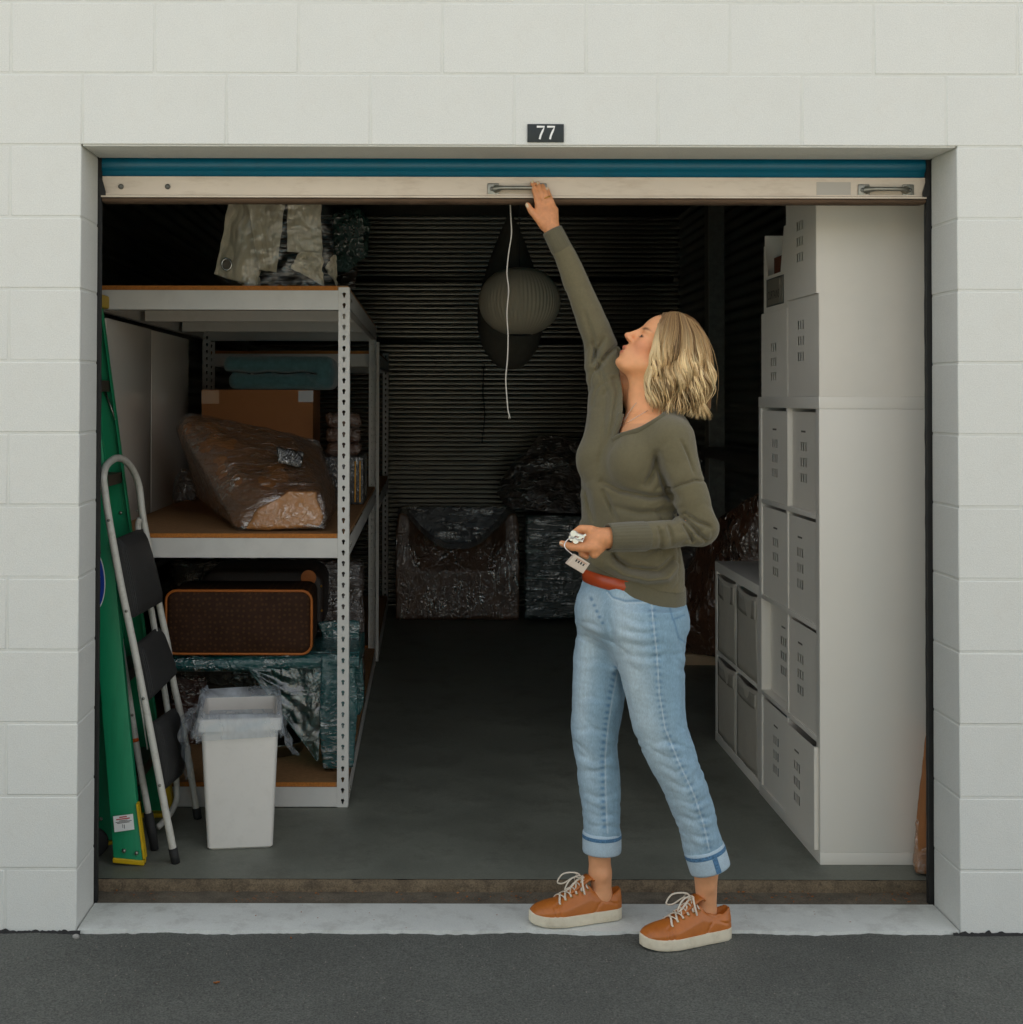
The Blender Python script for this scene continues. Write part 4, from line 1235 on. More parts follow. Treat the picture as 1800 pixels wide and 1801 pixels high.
p = thing('silver_pan', 'shiny metal pan half hidden behind the white bin, bottom shelf', 'pan', at(480, 1300, 1.4))
q = at(500, 1330, 1.42)
MB().lathe([(0.02, z0), (0.13, z0 + 0.002), (0.15, z0 + 0.05), (0.155, z0 + 0.052), (0.15, z0 + 0.048), (0.128, z0 + 0.006)], 32, (q.x - 0.06, 1.45, 0)).build('pan_body', M_STEELBRIGHT, p, smooth=True)
MB().lathe([(0.03, z0 + 0.075), (0.13, z0 + 0.075), (0.14, z0 + 0.12), (0.145, z0 + 0.122), (0.14, z0 + 0.118), (0.126, z0 + 0.079)], 32, (q.x - 0.05, 1.47, 0)).build('upper_pan', M_STEELBRIGHT, p, smooth=True)
wrapped('brown_case', 'dark reddish case in the shade under the teal chair, bottom shelf', 'case', filmmat('red_brown_case', lin(72, 34, 24), (20, 30, 40), amt=0.2),
        ((300, 1192, 1.5), (362, 1190, 1.5), (364, 1222, 1.5), (300, 1224, 1.5), (300, 1195, 1.8), (362, 1195, 1.8), (364, 1220, 1.8), (300, 1220, 1.8), (305, 1330, 1.52), (360, 1330, 1.52)), seed=7, amp=0.002, floor=z0, smooth=1)
# ------------------------------------------------------------------ green ladder
M_GREEN = pmat('green_fibreglass', lin(12, 138, 92), 0.5, var=0.07, vscale=12, bump=0.25, bscale=120, bdist=0.001, stretch=(6, 6, 0.6), dark=lin(10, 104, 70), dscale=8, damt=0.35)
M_YELLOW = pmat('yellow_plastic', lin(206, 170, 10), 0.5, var=0.08, vscale=30)
M_BRONZE = pmat('dark_aluminium', lin(96, 88, 76), 0.5, metal=0.6, var=0.15, vscale=20)
M_BLUELOGO = pmat('blue_print', lin(18, 62, 160), 0.5, var=0.03)
M_RED = pmat('red_print', lin(190, 60, 64), 0.6, var=0.05)
M_INK = pmat('black_ink', lin(34, 34, 36), 0.6, var=0.05)
M_ORANGE = pmat('orange_print', lin(220, 92, 24), 0.5, var=0.05)

xr_n = lambda z: -0.880 - 0.120 * (z - 0.03)
yw_n = lambda z: 0.418 + 0.13 * (z / 1.8)
xr_f = lambda z: -0.985 - 0.138 * (z - 0.709)
yw_f = lambda z: 0.925
lad = thing('step_ladder', 'tall green fibreglass step ladder with yellow feet leaning inside the left jamb', 'ladder', (-0.93, 0.42, 0.03))
def rail(nm, xr, w0, w1, yw, z0_, z1_, face=1, mat=M_GREEN, tilt=0.0):
    m = MB(); th = 0.004; fl = 0.028 * face
    for (ofs, wid) in ((0, None),):
        P = []
        for i in range(25):
            t = i / 24; z = z0_ + (z1_ - z0_) * t
            w = w0 + (w1 - w0) * t
            x1 = xr(z); x0 = x1 - w; y = yw(z)
            zl = z + tilt * (1 - t)
            P.append([(x0, y + fl, zl), (x0, y, zl), (x0 + 0.003, y - 0.001 * face, zl), (x1 - 0.006, y - 0.001 * face, z), (x1, y + 0.001 * face, z), (x1, y + fl, z),
                      (x1 - th, y + fl, z), (x1 - th, y + th * face, z), (x0 + th, y + th * face, zl), (x0 + th, y + fl, zl), (x0, y + fl, zl)])
        m.grid(P)
    return m.build(nm, mat, lad, angle=30)
rail('front_rail', xr_n, 0.088, 0.058, yw_n, 0.046, 1.80, 1)
rail('front_rail', xr_f, 0.088, 0.058, yw_f, 0.046, 1.80, -1)
xr_b = lambda z: at(201, 1480, 0.545).x - 0.105 * (z - 0.07)
rail('rear_rail', xr_b, 0.060, 0.05, lambda z: 0.545 + 0.05 * z, 0.070, 1.78, 1, tilt=-0.016)
rail('rear_rail', lambda z: xr_b(z) - 0.02, 0.060, 0.05, lambda z: 0.88, 0.050, 1.78, -1)
# yellow feet
def foot(x0, x1, y, face, zt, zb_, tilt=0.0):
    m = MB()
    m.add([(x0 - 0.004, y - 0.004 * face, zt + tilt), (x1 + 0.006, y - 0.004 * face, zt), (x1 + 0.006, y - 0.004 * face, zb_), (x0 - 0.004, y - 0.004 * face, zb_ + tilt),
           (x0 - 0.004, y + 0.034 * face, zt + tilt), (x1 + 0.006, y + 0.034 * face, zt), (x1 + 0.006, y + 0.034 * face, zb_), (x0 - 0.004, y + 0.034 * face, zb_ + tilt)],
          [(0, 1, 2, 3), (4, 7, 6, 5), (0, 3, 7, 4), (1, 5, 6, 2), (0, 4, 5, 1), (3, 2, 6, 7)])
    f = m.build('foot', M_YELLOW, lad)
    md = f.modifiers.new('bevel', 'BEVEL'); md.width = 0.003; md.segments = 2
foot(xr_n(0.04) - 0.088, xr_n(0.04), 0.42, 1, 0.046, 0.0305, 0.009)
foot(xr_f(0.04) - 0.088, xr_f(0.04), 0.925, -1, 0.046, 0.0305)
foot(xr_b(0.07) - 0.060, xr_b(0.07), 0.548, 1, 0.068, 0.056, -0.016)
foot(xr_b(0.05) - 0.080, xr_b(0.05) - 0.02, 0.88, -1, 0.050, 0.038)
MB().prism([(xr_n(0.05) + 0.002, 0.05), (xr_n(0.05) + 0.010, 0.05), (xr_n(0.22) + 0.006, 0.22), (xr_n(0.22), 0.22)], 'y', 0.424, 0.452).build('foot_guard', M_YELLOW, lad)
MB().prism([(xr_f(0.05) + 0.002, 0.06), (xr_f(0.05) + 0.022, 0.06), (xr_f(0.24) + 0.014, 0.26), (xr_f(0.22), 0.26)], 'y', 0.885, 0.918).build('foot_guard', M_YELLOW, lad)
capx = at(186, 520, 0.9).x
MB().box(capx - 0.14, capx, 0.54, 0.96, 1.80, 1.846, 0.008).build('top_cap', M_YELLOW, lad, angle=40)
for z in (1.528, 1.209, 0.89, 0.57, 0.25):
    xm_ = xr_f(z) - 0.010
    st = MB()
    st.box(xm_ - 0.062, xm_, yw_n(z) + 0.008, 0.917, z - 0.020, z + 0.018, 0.002)
    st.build('step', M_BRONZE, lad)
for z, xo in ((1.528, 0.030), (1.209, 0.030)):
    xm_ = xr_f(z) - 0.012
    y_ = yw_n(z) + 0.0060
    y_ = yw_n(z) + 0.0074
    s_ = MB().box(xm_ - 0.052, xm_ - 0.016, y_ - 0.0004, y_, z - 0.012, z + 0.012).build('sticker', M_WHITE, lad)
    MB().box(xm_ - 0.015, xm_ - 0.004, y_ - 0.0004, y_, z - 0.010, z + 0.010).build('sticker', M_ORANGE if z > 1.4 else M_BRONZE, lad)
    for k in range(3): MB().box(xm_ - 0.044, xm_ - 0.020, y_ - 0.0010, y_ - 0.0006, z + 0.005 - k * 0.006, z + 0.007 - k * 0.006).build('print', M_INK, s_)
MB().tube([(xr_f(1.50) - 0.03, 0.915, 1.505), (xr_f(1.40) - 0.004, 0.90, 1.41)], 0.004, 6).build('brace', M_ZINC, lad, smooth=True)
for px, py, y_ in ((218, 1497, 0.417), (240, 1501, 0.417), (177, 1441, 0.545), (183, 1479, 0.545), (212, 902, 0.92)):
    q = at(px, py, y_ - 0.002)
    MB().lathe([(0.0062, y_ + 0.002), (0.0062, y_ - 0.003), (0.004, y_ - 0.0052), (0.0012, y_ - 0.006)], 12, (q.x, 0, q.z), 'y').build('rivet', M_ZINC, lad, smooth=True)
# maker's oval on the near rail, half hidden by the jamb, lettering running down the rail
def on_rail(x, z): return (x, yw_n(z) - 0.0016, z)
oc = at(158, 1018, 0.47); ang = math.radians(-6.5)
def oval(rx, rz, dz, dy, mat, nm, parent, dx=0.0):
    pts_ = []
    for k in range(40):
        t = 2 * math.pi * k / 40; u, w = rx * math.cos(t) + dx, rz * math.sin(t) + dz
        x = oc.x + u * math.cos(ang) + w * math.sin(ang); z = oc.z - u * math.sin(ang) + w * math.cos(ang)
        pts_.append((x, yw_n(z) - 0.0014 - dy, z))
    return MB().add(pts_, [tuple(range(40))]).build(nm, mat, parent)
lg = oval(0.0455, 0.106, 0, 0.0, M_WHITE, 'logo', lad)
oval(0.0425, 0.102, 0, 0.0005, M_BLUELOGO, 'logo_ring', lg)
oval(0.031, 0.073, 0.012, 0.0010, M_WHITE, 'logo_field', lg)
tm = text_mesh('WERNER', 0.036, 0.0, True)
tm.transform(Matrix.Rotation(math.radians(90), 4, 'X') )
tm.transform(Matrix.Rotation(math.radians(90), 4, 'Y'))
tm.transform(Matrix.Rotation(ang * -1.0, 4, 'Y'))
tm.transform(Matrix.Translation((oc.x + 0.010, yw_n(oc.z) - 0.0040, oc.z + 0.012)))
link('lettering', tm, M_INK, lg)
# care label low on the rail
lab = at(217, 1449, 0.416)
lm = MB()
L_ = [at(px, py, 0.4145) for px, py in ((199, 1436), (234, 1431.5), (236.5, 1459), (201.5, 1464))]
lo_ = lm.add(L_, [(0, 1, 2, 3)]).build('care_label', M_WHITE, lad)
def lbar(u0, u1, v0, v1, mat):
    f = lambda u, v: (L_[0] * (1 - u) + L_[1] * u) * (1 - v) + (L_[3] * (1 - u) + L_[2] * u) * v + Vector((0, -0.0005, 0))
    MB().add([f(u0, v0), f(u1, v0), f(u1, v1), f(u0, v1)], [(0, 1, 2, 3)]).build('print', mat, lo_)
for u0, u1, v in ((0.3, 0.68, 0.08), (0.14, 0.82, 0.20)):
    lbar(u0, u1, v, v + 0.07, M_RED)
for u0, u1, v in ((0.28, 0.7, 0.32), (0.1, 0.9, 0.39), (0.16, 0.8, 0.46)):
    lbar(u0, u1, v, v + 0.035, M_INK)
lbar(0.5, 0.53, 0.6, 0.85, M_INK)
lbar(0.42, 0.44, 0.56, 0.8, M_INK)

# ------------------------------------------------------------------ step stool
M_TUBE = pmat('cream_enamel_tube', lin(206, 204, 194), 0.38, var=0.05, vscale=20, dark=lin(120, 110, 94), dscale=40, damt=0.4)
M_PAD = pmat('ribbed_black_pad', lin(44, 44, 43), 0.62, var=0.12, vscale=12)
nt = M_PAD.node_tree
tcn = nt.nodes.new('ShaderNodeTexCoord'); wv = nt.nodes.new('ShaderNodeTexWave'); wv.bands_direction = 'Y'; wv.inputs['Scale'].default_value = 42
nt.links.new(tcn.outputs['Object'], wv.inputs[0])
bn = nt.nodes.new('ShaderNodeBump'); bn.inputs['Strength'].default_value = 0.9; bn.inputs['Distance'].default_value = 0.003
nt.links.new(wv.outputs[0], bn.inputs['Height']); nt.links.new(bn.outputs[0], nt.nodes['Principled BSDF'].inputs['Normal'])
sto = thing('step_stool', 'folded three-step stool with cream tube frame and black treads leaning on the ladder', 'step stool', (-0.8, 0.5, 0.03))
yn, yf = 0.443, 0.885
near = [at(px, py, yn) for px, py in ((306.5, 1504), (289, 1415), (272, 1325), (238, 1150), (213, 1030), (192, 915), (184, 860), (182, 838))]
far = [at(px, py, yf) for px, py in ((244, 852), (251, 905), (262, 965), (279, 1058), (294, 1130), (305, 1200), (317, 1253), (333, 1344), (347, 1432))]
top = [near[-1] * 0.8 + far[0] * 0.2 + Vector((-0.008, -0.02, 0.045)), near[-1] * 0.5 + far[0] * 0.5 + Vector((-0.012, 0, 0.075)), near[-1] * 0.2 + far[0] * 0.8 + Vector((-0.008, 0.0, 0.060))]
MB().tube(smooth_path(near + top + far, 5), 0.0118, 14).build('front_frame', M_TUBE, sto, smooth=True)
for e, d in ((near[0], near[0] - near[1]), (far[-1], far[-1] - far[-2])):
    d = d.normalized()
    MB().tube([e - d * 0.022, e + d * 0.004, e + d * ((e.z - 0.0302) / max(0.5, -d.z))], [0.0145, 0.0145, 0.0135], 14).build('foot_cap', M_BLACKRUB, sto, smooth=True)
yr = 0.56
rear = [at(px, py, yr) for px, py in ((192, 918), (181, 945), (188, 1002), (204.5, 1091), (219, 1175), (239, 1305), (262, 1435))]
rb = rear[-1]
rfar = [at(px, py, 0.84) for px, py in ((311, 1388), (306, 1330), (291, 1225), (268, 1085), (254, 1000), (243, 930), (247, 912))]
cross = [rb + Vector((0.012, 0.05, -0.02)), rfar[0] + Vector((-0.02, -0.08, -0.05)), rfar[0] + Vector((0.004, 0.0, -0.02))]
MB().tube(smooth_path(rear, 5), 0.0112, 12).build('rear_leg', M_TUBE, sto, smooth=True)
MB().tube(smooth_path([at(278, 1455, 0.70), at(296, 1436, 0.76), at(309, 1412, 0.82)] + rfar, 5), 0.0105, 12).build('rear_leg', M_TUBE, sto, smooth=True)
d = (rear[-1] - rear[-2]).normalized()
MB().tube([rb - d * 0.01, rb + d * 0.05, rb + d * (rb.z - 0.031)], [0.0155, 0.016, 0.0125], 14).build('foot_cap', M_BLACKRUB, sto, smooth=True)
s0, s1 = at(231, 1130, 0.50), at(260, 1318, 0.50)
MB().tube([s0, s1], 0.0062, 8, flat=0.4).build('strut', M_TUBE, sto, smooth=True)
s0, s1 = at(270, 1070, 0.80), at(297, 1235, 0.80)
MB().tube([s0, s1], 0.0062, 8, flat=0.4).build('strut', M_TUBE, sto, smooth=True)
def tread(TL, TR, BR, BL, bulge):
    a, b, c, d_ = at(*TL, 0.468), at(*TR, 0.862), at(*BR, 0.862), at(*BL, 0.468)
    m = MB(); P = []; Bk = []
    n = 16
    for i in range(n + 1):
        u = i / n; r1 = []; r2 = []
        for j in range(n + 1):
            v = j / n
            p = (a * (1 - u) + b * u) * (1 - v) + (d_ * (1 - u) + c * u) * v
            e = min(1.0, min(u, 1 - u) * 14) * min(1.0, min(v, 1 - v) * 8)
            e = math.sqrt(max(0, e))
            r1.append(p + Vector((bulge * (0.35 + 0.65 * math.sin(v * math.pi)) * 0.5 + 0.014 * e, 0, 0)))
            r2.append(p + Vector((-0.010, 0, 0)))
        P.append(r1); Bk.append(r2)
    m.grid(P); m.grid(Bk)
    k = (n + 1) ** 2
    for i in range(n):
        for (p, q) in ((i, i + 1), (n * (n + 1) + i, n * (n + 1) + i + 1), (i * (n + 1), (i + 1) * (n + 1)), (i * (n + 1) + n, (i + 1) * (n + 1) + n)):
            m.f.append((p, q, q + k, p + k))
    m.build('tread', M_PAD, sto, angle=60)
tread((207, 948), (250, 930), (285, 1058), (235, 1086), 0.012)
tread((241, 1135), (280, 1104), (309, 1186), (262, 1232), 0.012)
tread((271, 1271), (308, 1246), (319, 1362), (288, 1389), 0.022)
for px, py in ((191, 915), (222, 1075), (252, 1229), (281, 1382)):
    q = at(px, py, yn - 0.0125)
    MB().lathe([(0.0048, yn - 0.010), (0.0048, yn - 0.013), (0.002, yn - 0.0155)], 10, (q.x, 0, q.z), 'y').build('rivet', M_ZINC, sto, smooth=True)
for px, py in ((241, 898), (233, 1258)):
    q = at(px, py, yr - 0.0125 if py > 1000 else yf - 0.013)
    y_ = yr if py > 1000 else yf
    MB().lathe([(0.0045, y_ - 0.010), (0.0045, y_ - 0.013), (0.002, y_ - 0.0155)], 10, (q.x, 0, q.z), 'y').build('rivet', M_ZINC, sto, smooth=True)
q = at(238, 1301, yr); dd = (rear[-1] - rear[-2]).normalized()
MB().tube([q - dd * 0.006, q + dd * 0.006], 0.0119, 12).build('warning_band', M_ORANGE, sto, smooth=True)

# rolled things under the stool: yellow case corner
p0, p1 = at(258, 1350, 1.0), at(300, 1430, 0.97)
yc = thing('yellow_toolcase', 'small yellow and green tool case half hidden behind the stool', 'tool case', ((p0.x + p1.x) / 2, 0.96, 0.03))
box('case_body', pmat('ochre_plastic', lin(170, 112, 18), 0.5, var=0.1), yc, p0.x, p1.x, 0.955, 1.005, 0.031, p0.z, 0.006)
q0, q1 = at(258, 1358, 0.953), at(282, 1382, 0.953)
box('case_panel', pmat('dark_green_panel', lin(20, 66, 46), 0.5), yc, q0.x, q1.x, 0.9515, 0.9545, q1.z, q0.z, 0.001)

# castor of something behind the jamb
wh = at(165, 1478, 0.50)
wo = MB(); wo.lathe([(0.012, -0.012), (0.040, -0.011), (0.046, -0.006), (0.046, 0.006), (0.040, 0.011), (0.012, 0.012)], 24, (wh.x, 0.50, 0.0762), 'y')
o = wo.build('castor_wheel', M_BLACKRUB, smooth=True)
o.data.set_sharp_from_angle(angle=math.radians(40))
tag(o, 'dark grey castor wheel on the floor behind the left door track', 'wheel')

# ------------------------------------------------------------------ white bin
yb0, yb1 = 0.556, 0.865
bl, br = at(355, 1493, yb0).x, at(470, 1493, yb0).x
tl, tr_ = at(338, 1270, yb0).x, at(486, 1270, yb0).x
zr0, zr1 = at(400, 1287, yb0).z, at(400, 1265, yb0).z
bn_ = thing('waste_bin', 'plain white rectangular plastic bin with a frosted liner in front of the rack', 'bin', ((bl + br) / 2, 0.7, 0.03))
def rr3(x0, x1, y0, y1, r, z, n=5):
    c = [(x1 - r, y1 - r, 0), (x0 + r, y1 - r, 90), (x0 + r, y0 + r, 180), (x1 - r, y0 + r, 270)]
    return [(cx + r * math.cos(math.radians(s + 90 * k / n)), cy + r * math.sin(math.radians(s + 90 * k / n)), z) for cx, cy, s in c for k in range(n + 1)]
ix, iy = 0.012, 0.014
tb0, tb1 = yb0 + 0.008, yb1 + 0.03
sects = [rr3(bl + 0.006, br - 0.006, yb0 + 0.022, yb1 - 0.006, 0.012, 0.0305), rr3(bl, br, yb0 + 0.016, yb1, 0.014, 0.0365), rr3(tl + ix, tr_ - ix, tb0, tb1 - 0.008, 0.016, zr0),
         rr3(tl, tr_, tb0 - 0.010, tb1, 0.018, zr0 + 0.001), rr3(tl, tr_, tb0 - 0.010, tb1, 0.018, zr1 - 0.003), rr3(tl + 0.003, tr_ - 0.003, tb0 - 0.007, tb1 - 0.003, 0.016, zr1),
         rr3(tl + 0.016, tr_ - 0.016, tb0 + 0.005, tb1 - 0.016, 0.012, zr1), rr3(tl + 0.019, tr_ - 0.019, tb0 + 0.008, tb1 - 0.019, 0.012, zr1 - 0.003), rr3(bl + 0.005, br - 0.005, yb0 + 0.022, yb1 - 0.006, 0.010, 0.036)]
m = MB().grid([s + [s[0]] for s in sects])
k = len(sects[0]) + 1
m.f.append(tuple(range(k - 1))); m.f.append(tuple((len(sects) - 1) * k + i for i in range(k - 1)))
m.build('bin_body', M_PLASTIC, bn_, angle=35)
# liner: out of the bin, over the rim, hanging to a wavy hem
L = []
n = 120
base = rr3(tl, tr_, tb0 - 0.010, tb1, 0.02, 0, 29)
cx_, cy_ = (tl + tr_) / 2, (tb0 + tb1) / 2
for i in range(n + 1):
    bx, by, _ = base[i % len(base)]
    nx_, ny_ = bx - cx_, by - cy_
    ln = math.hypot(nx_, ny_); nx_, ny_ = nx_ / ln, ny_ / ln
    a_ = i / n * 2 * math.pi
    wv_ = noise.noise(Vector((math.cos(a_) * 2.2, math.sin(a_) * 2.2, 0))); w2 = noise.noise(Vector((math.cos(a_) * 7, math.sin(a_) * 7, 4)))
    backside = max(0, ny_)
    fluff = 0.012 + 0.030 * backside * (0.6 + 0.8 * abs(w2)) + 0.022 * max(0, wv_)
    left = max(0, -nx_)
    hem = zr0 - 0.016 - 0.018 * wv_ - 0.012 * w2 - 0.035 * left * (1 if ny_ > -0.6 else 0)
    out_ = 0.003 + 0.020 * left + 0.006 * abs(w2) + 0.004 * abs(wv_)
    row = []
    for (o_, z) in ((-0.030, zr1 - 0.14), (-0.026, zr1 - 0.05), (-0.020, zr1 + 0.002), (-0.012 + 0.004 * w2, zr1 + fluff), (-0.002, zr1 + fluff * 1.0), (out_ * 0.7, zr1 + 0.002), (out_, zr1 - 0.02), (out_ * 1.4 + 0.002 * w2, (zr1 + hem) / 2 - 0.008), (out_ * 1.5 + 0.004 * w2, hem)):
        row.append((bx + nx_ * (o_ + 0.002 * noise.noise(Vector((i * 0.4, z * 40, 0)))), by + ny_ * o_, z))
    L.append(row)
MB().grid(L).build('liner', M_LINER, bn_, smooth=True)
def tail(pixs, y, w):
    P = []
    sp_ = smooth_path([at(px, py, y) for px, py in pixs], 6)
    for i, p in enumerate(sp_):
        t = i / (len(sp_) - 1)
        ww = w * (1 - 0.3 * t)
        P.append([(p.x + ww * (s - 0.5) + 0.004 * math.sin(i * 0.9 + s * 5), y + 0.012 * math.sin(s * 7 + i * 0.3), p.z + 0.10 * ww * s) for s in [k / 6 for k in range(7)]])
    MB().grid(P).build('liner_tail', M_LINER, bn_, smooth=True)
tail(((484, 1262), (492, 1285), (502, 1310), (513, 1332)), 0.60, 0.028)
tail(((338, 1245), (326, 1262), (321, 1290), (326, 1318), (330, 1345), (329, 1368)), 0.66, 0.034)
tail(((345, 1238), (336, 1250), (330, 1270), (338, 1290), (346, 1305)), 0.63, 0.030)

bn_.rotation_euler = (0, 0, 0.125)
# ------------------------------------------------------------------ white cube shelves on the right
M_MELA = pmat('white_melamine', lin(240, 235, 224), 0.4, var=0.02, vscale=3, bump=0.04, bscale=120)
M_BOXW = pmat('white_box_card', lin(238, 232, 220), 0.6, var=0.035, vscale=5, bump=0.12, bscale=220)
M_FABRIC = pmat('grey_white_felt', lin(192, 186, 172), 0.9, var=0.05, vscale=40, bump=0.5, bscale=500)
M_CLEARPLA = pmat('clear_label_plastic', lin(176, 170, 156), 0.15, var=0.05, coat=1.0)
M_GREYINK = pmat('grey_ink', lin(104, 98, 88), 0.7)
M_POCKET = pmat('label_pocket_film', lin(204, 198, 184), 0.25, var=0.06, vscale=20, coat=0.6)
M_DARKIN = pmat('stored_stuff_hole_shade', lin(40, 38, 36), 0.7, var=0.6, vscale=12)
KX, KY, KZ = at(1443, 1513, 0.44).x, 0.44, 0.0305

def cube_shelf(label, x0, y0, z0_, cols, rows_, parent_group='white cube shelves'):
    t_out, t_in, dep = 0.038, 0.016, 0.39
    Wd = cols * 0.335 + (cols - 1) * t_in + 2 * t_out
    Ht = rows_ * 0.335 + (rows_ - 1) * t_in + 2 * t_out
    t = thing('cube_shelf', label, 'cube shelf', (x0 + dep / 2, y0 + Wd / 2, z0_), group=parent_group)
    box('side_panel', M_MELA, t, x0 + 0.0006, x0 + dep, y0, y0 + t_out, z0_ + t_out + 0.0006, z0_ + Ht - t_out - 0.0006, 0.0008)
    box('side_panel', M_MELA, t, x0 + 0.0006, x0 + dep, y0 + Wd - t_out, y0 + Wd, z0_ + t_out + 0.0006, z0_ + Ht - t_out - 0.0006, 0.0008)
    box('top_panel', M_MELA, t, x0, x0 + dep, y0, y0 + Wd, z0_ + Ht - t_out, z0_ + Ht, 0.0008)
    box('base_panel', M_MELA, t, x0, x0 + dep, y0, y0 + Wd, z0_, z0_ + t_out, 0.0008)
    for r in range(1, rows_):
        z = z0_ + t_out + r * 0.335 + (r - 1) * t_in
        box('shelf', M_MELA, t, x0 + 0.001, x0 + dep - 0.006, y0 + t_out + 0.0003, y0 + Wd - t_out - 0.0003, z, z + t_in, 0.0006)
    for c in range(1, cols):
        y = y0 + t_out + c * 0.335 + (c - 1) * t_in
        for r in range(rows_):
            z = z0_ + t_out + r * (0.335 + t_in)
            box('divider', M_MELA, t, x0 + 0.002, x0 + dep - 0.006, y, y + t_in, z + 0.0004, z + 0.335 - 0.0004, 0.0006)
    box('back_panel', M_MELA, t, x0 + dep - 0.005, x0 + dep - 0.001, y0 + t_out + 0.0004, y0 + Wd - t_out - 0.0004, z0_ + t_out + 0.0008, z0_ + Ht - t_out - 0.0008)
    cells = [[(y0 + t_out + c * (0.335 + t_in), z0_ + t_out + r * (0.335 + t_in)) for c in range(cols)] for r in range(rows_)]
    return t, cells, Wd, Ht
tall, TC, TW, TH = cube_shelf('tall white cube shelf, four rows high, standing nearest on the right', KX, KY, KZ, 2, 4)
low, LC, LW, LH = cube_shelf('low white cube shelf, two rows high, behind the tall cube shelf', KX + 0.004, KY + TW + 0.004, KZ, 2, 2)

def punched(w, h, cu, cv, su=0.0165, sv=0.030, gu=0.0275, gv=0.052, th=0.0013, M=None):
    """front sheet w x h in local u (0..w), v (0..h) with 3 x 3 upright slots centred on (cu, cv); returns MB in (u, depth, v)"""
    us = sorted({0, w} | {cu + k * gu + s * su / 2 for k in (-1, 0, 1) for s in (-1, 1)})
    vs = sorted({0, h} | {cv + k * gv + s * sv / 2 for k in (-1, 0, 1) for s in (-1, 1)})
    hole = lambda i, j: (i % 2 == 1 and j % 2 == 1)
    m = MB()
    for i in range(len(us) - 1):
        for j in range(len(vs) - 1):
            a, b, c, d = us[i], us[i + 1], vs[j], vs[j + 1]
            if hole(i, j):
                for (p, q) in (((a, c), (b, c)), ((b, c), (b, d)), ((b, d), (a, d)), ((a, d), (a, c))):
                    m.add([(p[0], 0, p[1]), (q[0], 0, q[1]), (q[0], th, q[1]), (p[0], th, p[1])], [(0, 1, 2, 3)])
            else:
                m.add([(a, 0, c), (b, 0, c), (b, 0, d), (a, 0, d)], [(0, 1, 2, 3)])
                m.add([(a, th, c), (b, th, c), (b, th, d), (a, th, d)], [(0, 3, 2, 1)])
    for (p, q) in (((0, 0), (w, 0)), ((w, 0), (w, h)), ((w, h), (0, h)), ((0, h), (0, 0))):
        m.add([(p[0], 0, p[1]), (q[0], 0, q[1]), (q[0], th, q[1]), (p[0], th, p[1])], [(0, 1, 2, 3)])
    return m
def slot_box(label, y0, z0_, xf, w=0.325, h=0.325, dep=0.34, lid=False, cu=None, cv=None, ink=None, group='white boxes with punched slots', mat=None, seed=0):
    mat = mat or M_BOXW
    t = thing('slotted_box', label, 'storage box', (xf + dep / 2, y0 + w / 2, z0_), group=group)
    cu = w * 0.5 if cu is None else cu; cv = h * 0.55 if cv is None else cv
    m = punched(w, h, cu, cv)
    m.v = [(xf + d, y0 + u, z0_ + v) for u, d, v in m.v]
    m.build('front_panel', mat, t)
    b = MB()
    b.box(xf + 0.0018, xf + dep, y0 + 0.0, y0 + 0.004, z0_, z0_ + h)
    b.box(xf + 0.0018, xf + dep, y0 + w - 0.004, y0 + w, z0_, z0_ + h)
    b.box(xf + dep - 0.004, xf + dep - 0.0005, y0 + 0.0045, y0 + w - 0.0045, z0_ + 0.0005, z0_ + h - 0.0005)
    b.box(xf + 0.0065, xf + dep - 0.005, y0 + 0.0045, y0 + w - 0.0045, z0_ + 0.0005, z0_ + 0.004)
    if lid: b.box(xf + 0.0065, xf + dep - 0.0005, y0 + 0.0045, y0 + w - 0.0045, z0_ + h - 0.004, z0_ + h - 0.0003)
    b.build('shell', mat, t)
    r = random.Random(seed)
    c = MB().box(xf + 0.03 + 0.02 * r.random(), xf + dep - 0.03, y0 + 0.02, y0 + w * r.uniform(0.6, 0.92), z0_ + 0.0045, z0_ + h * r.uniform(0.55, 0.85), 0.01)
    c.build('contents', M_DARKIN, t, angle=40)
    if ink:
        for k in range(ink):
            u = cu - 0.026 + 0.052 * k / ink
            box('print', M_GREYINK, t, xf - 0.0008, xf - 0.0003, y0 + u, y0 + u + 0.052 / ink * 0.7, z0_ + cv + 0.099, z0_ + cv + 0.105)
    return t
# boxes in the tall shelf; row 0 is the bottom
names = {(3, 0): 'in the top row of the tall shelf, nearer column', (3, 1): 'in the top row of the tall shelf, farther column',
         (2, 0): 'in the second row of the tall shelf, nearer column', (2, 1): 'in the second row of the tall shelf, farther column',
         (1, 0): 'in the third row of the tall shelf, nearer column', (1, 1): 'pushed deep into the third row of the tall shelf',
         (0, 0): 'pulled out a little in the bottom row of the tall shelf', (0, 1): 'in the bottom row of the tall shelf, farther column'}
for r in range(4):
    for c in range(2):
        y, z = TC[r][c]
        dx = {(1, 1): 0.034, (0, 0): -0.012, (3, 0): 0.018, (3, 1): 0.004}.get((r, c), 0.006)
        slot_box('white slotted box ' + names[(r, c)], y + 0.004 - (0.02 if (r, c) == (0, 0) else 0), z + 0.0008, KX + dx, 0.327, 0.322, ink=9 if (r, c) != (1, 1) else 4, seed=r * 2 + c,
                 cu=0.165 + (0.03 if c == 0 else -0.01), cv=0.155)
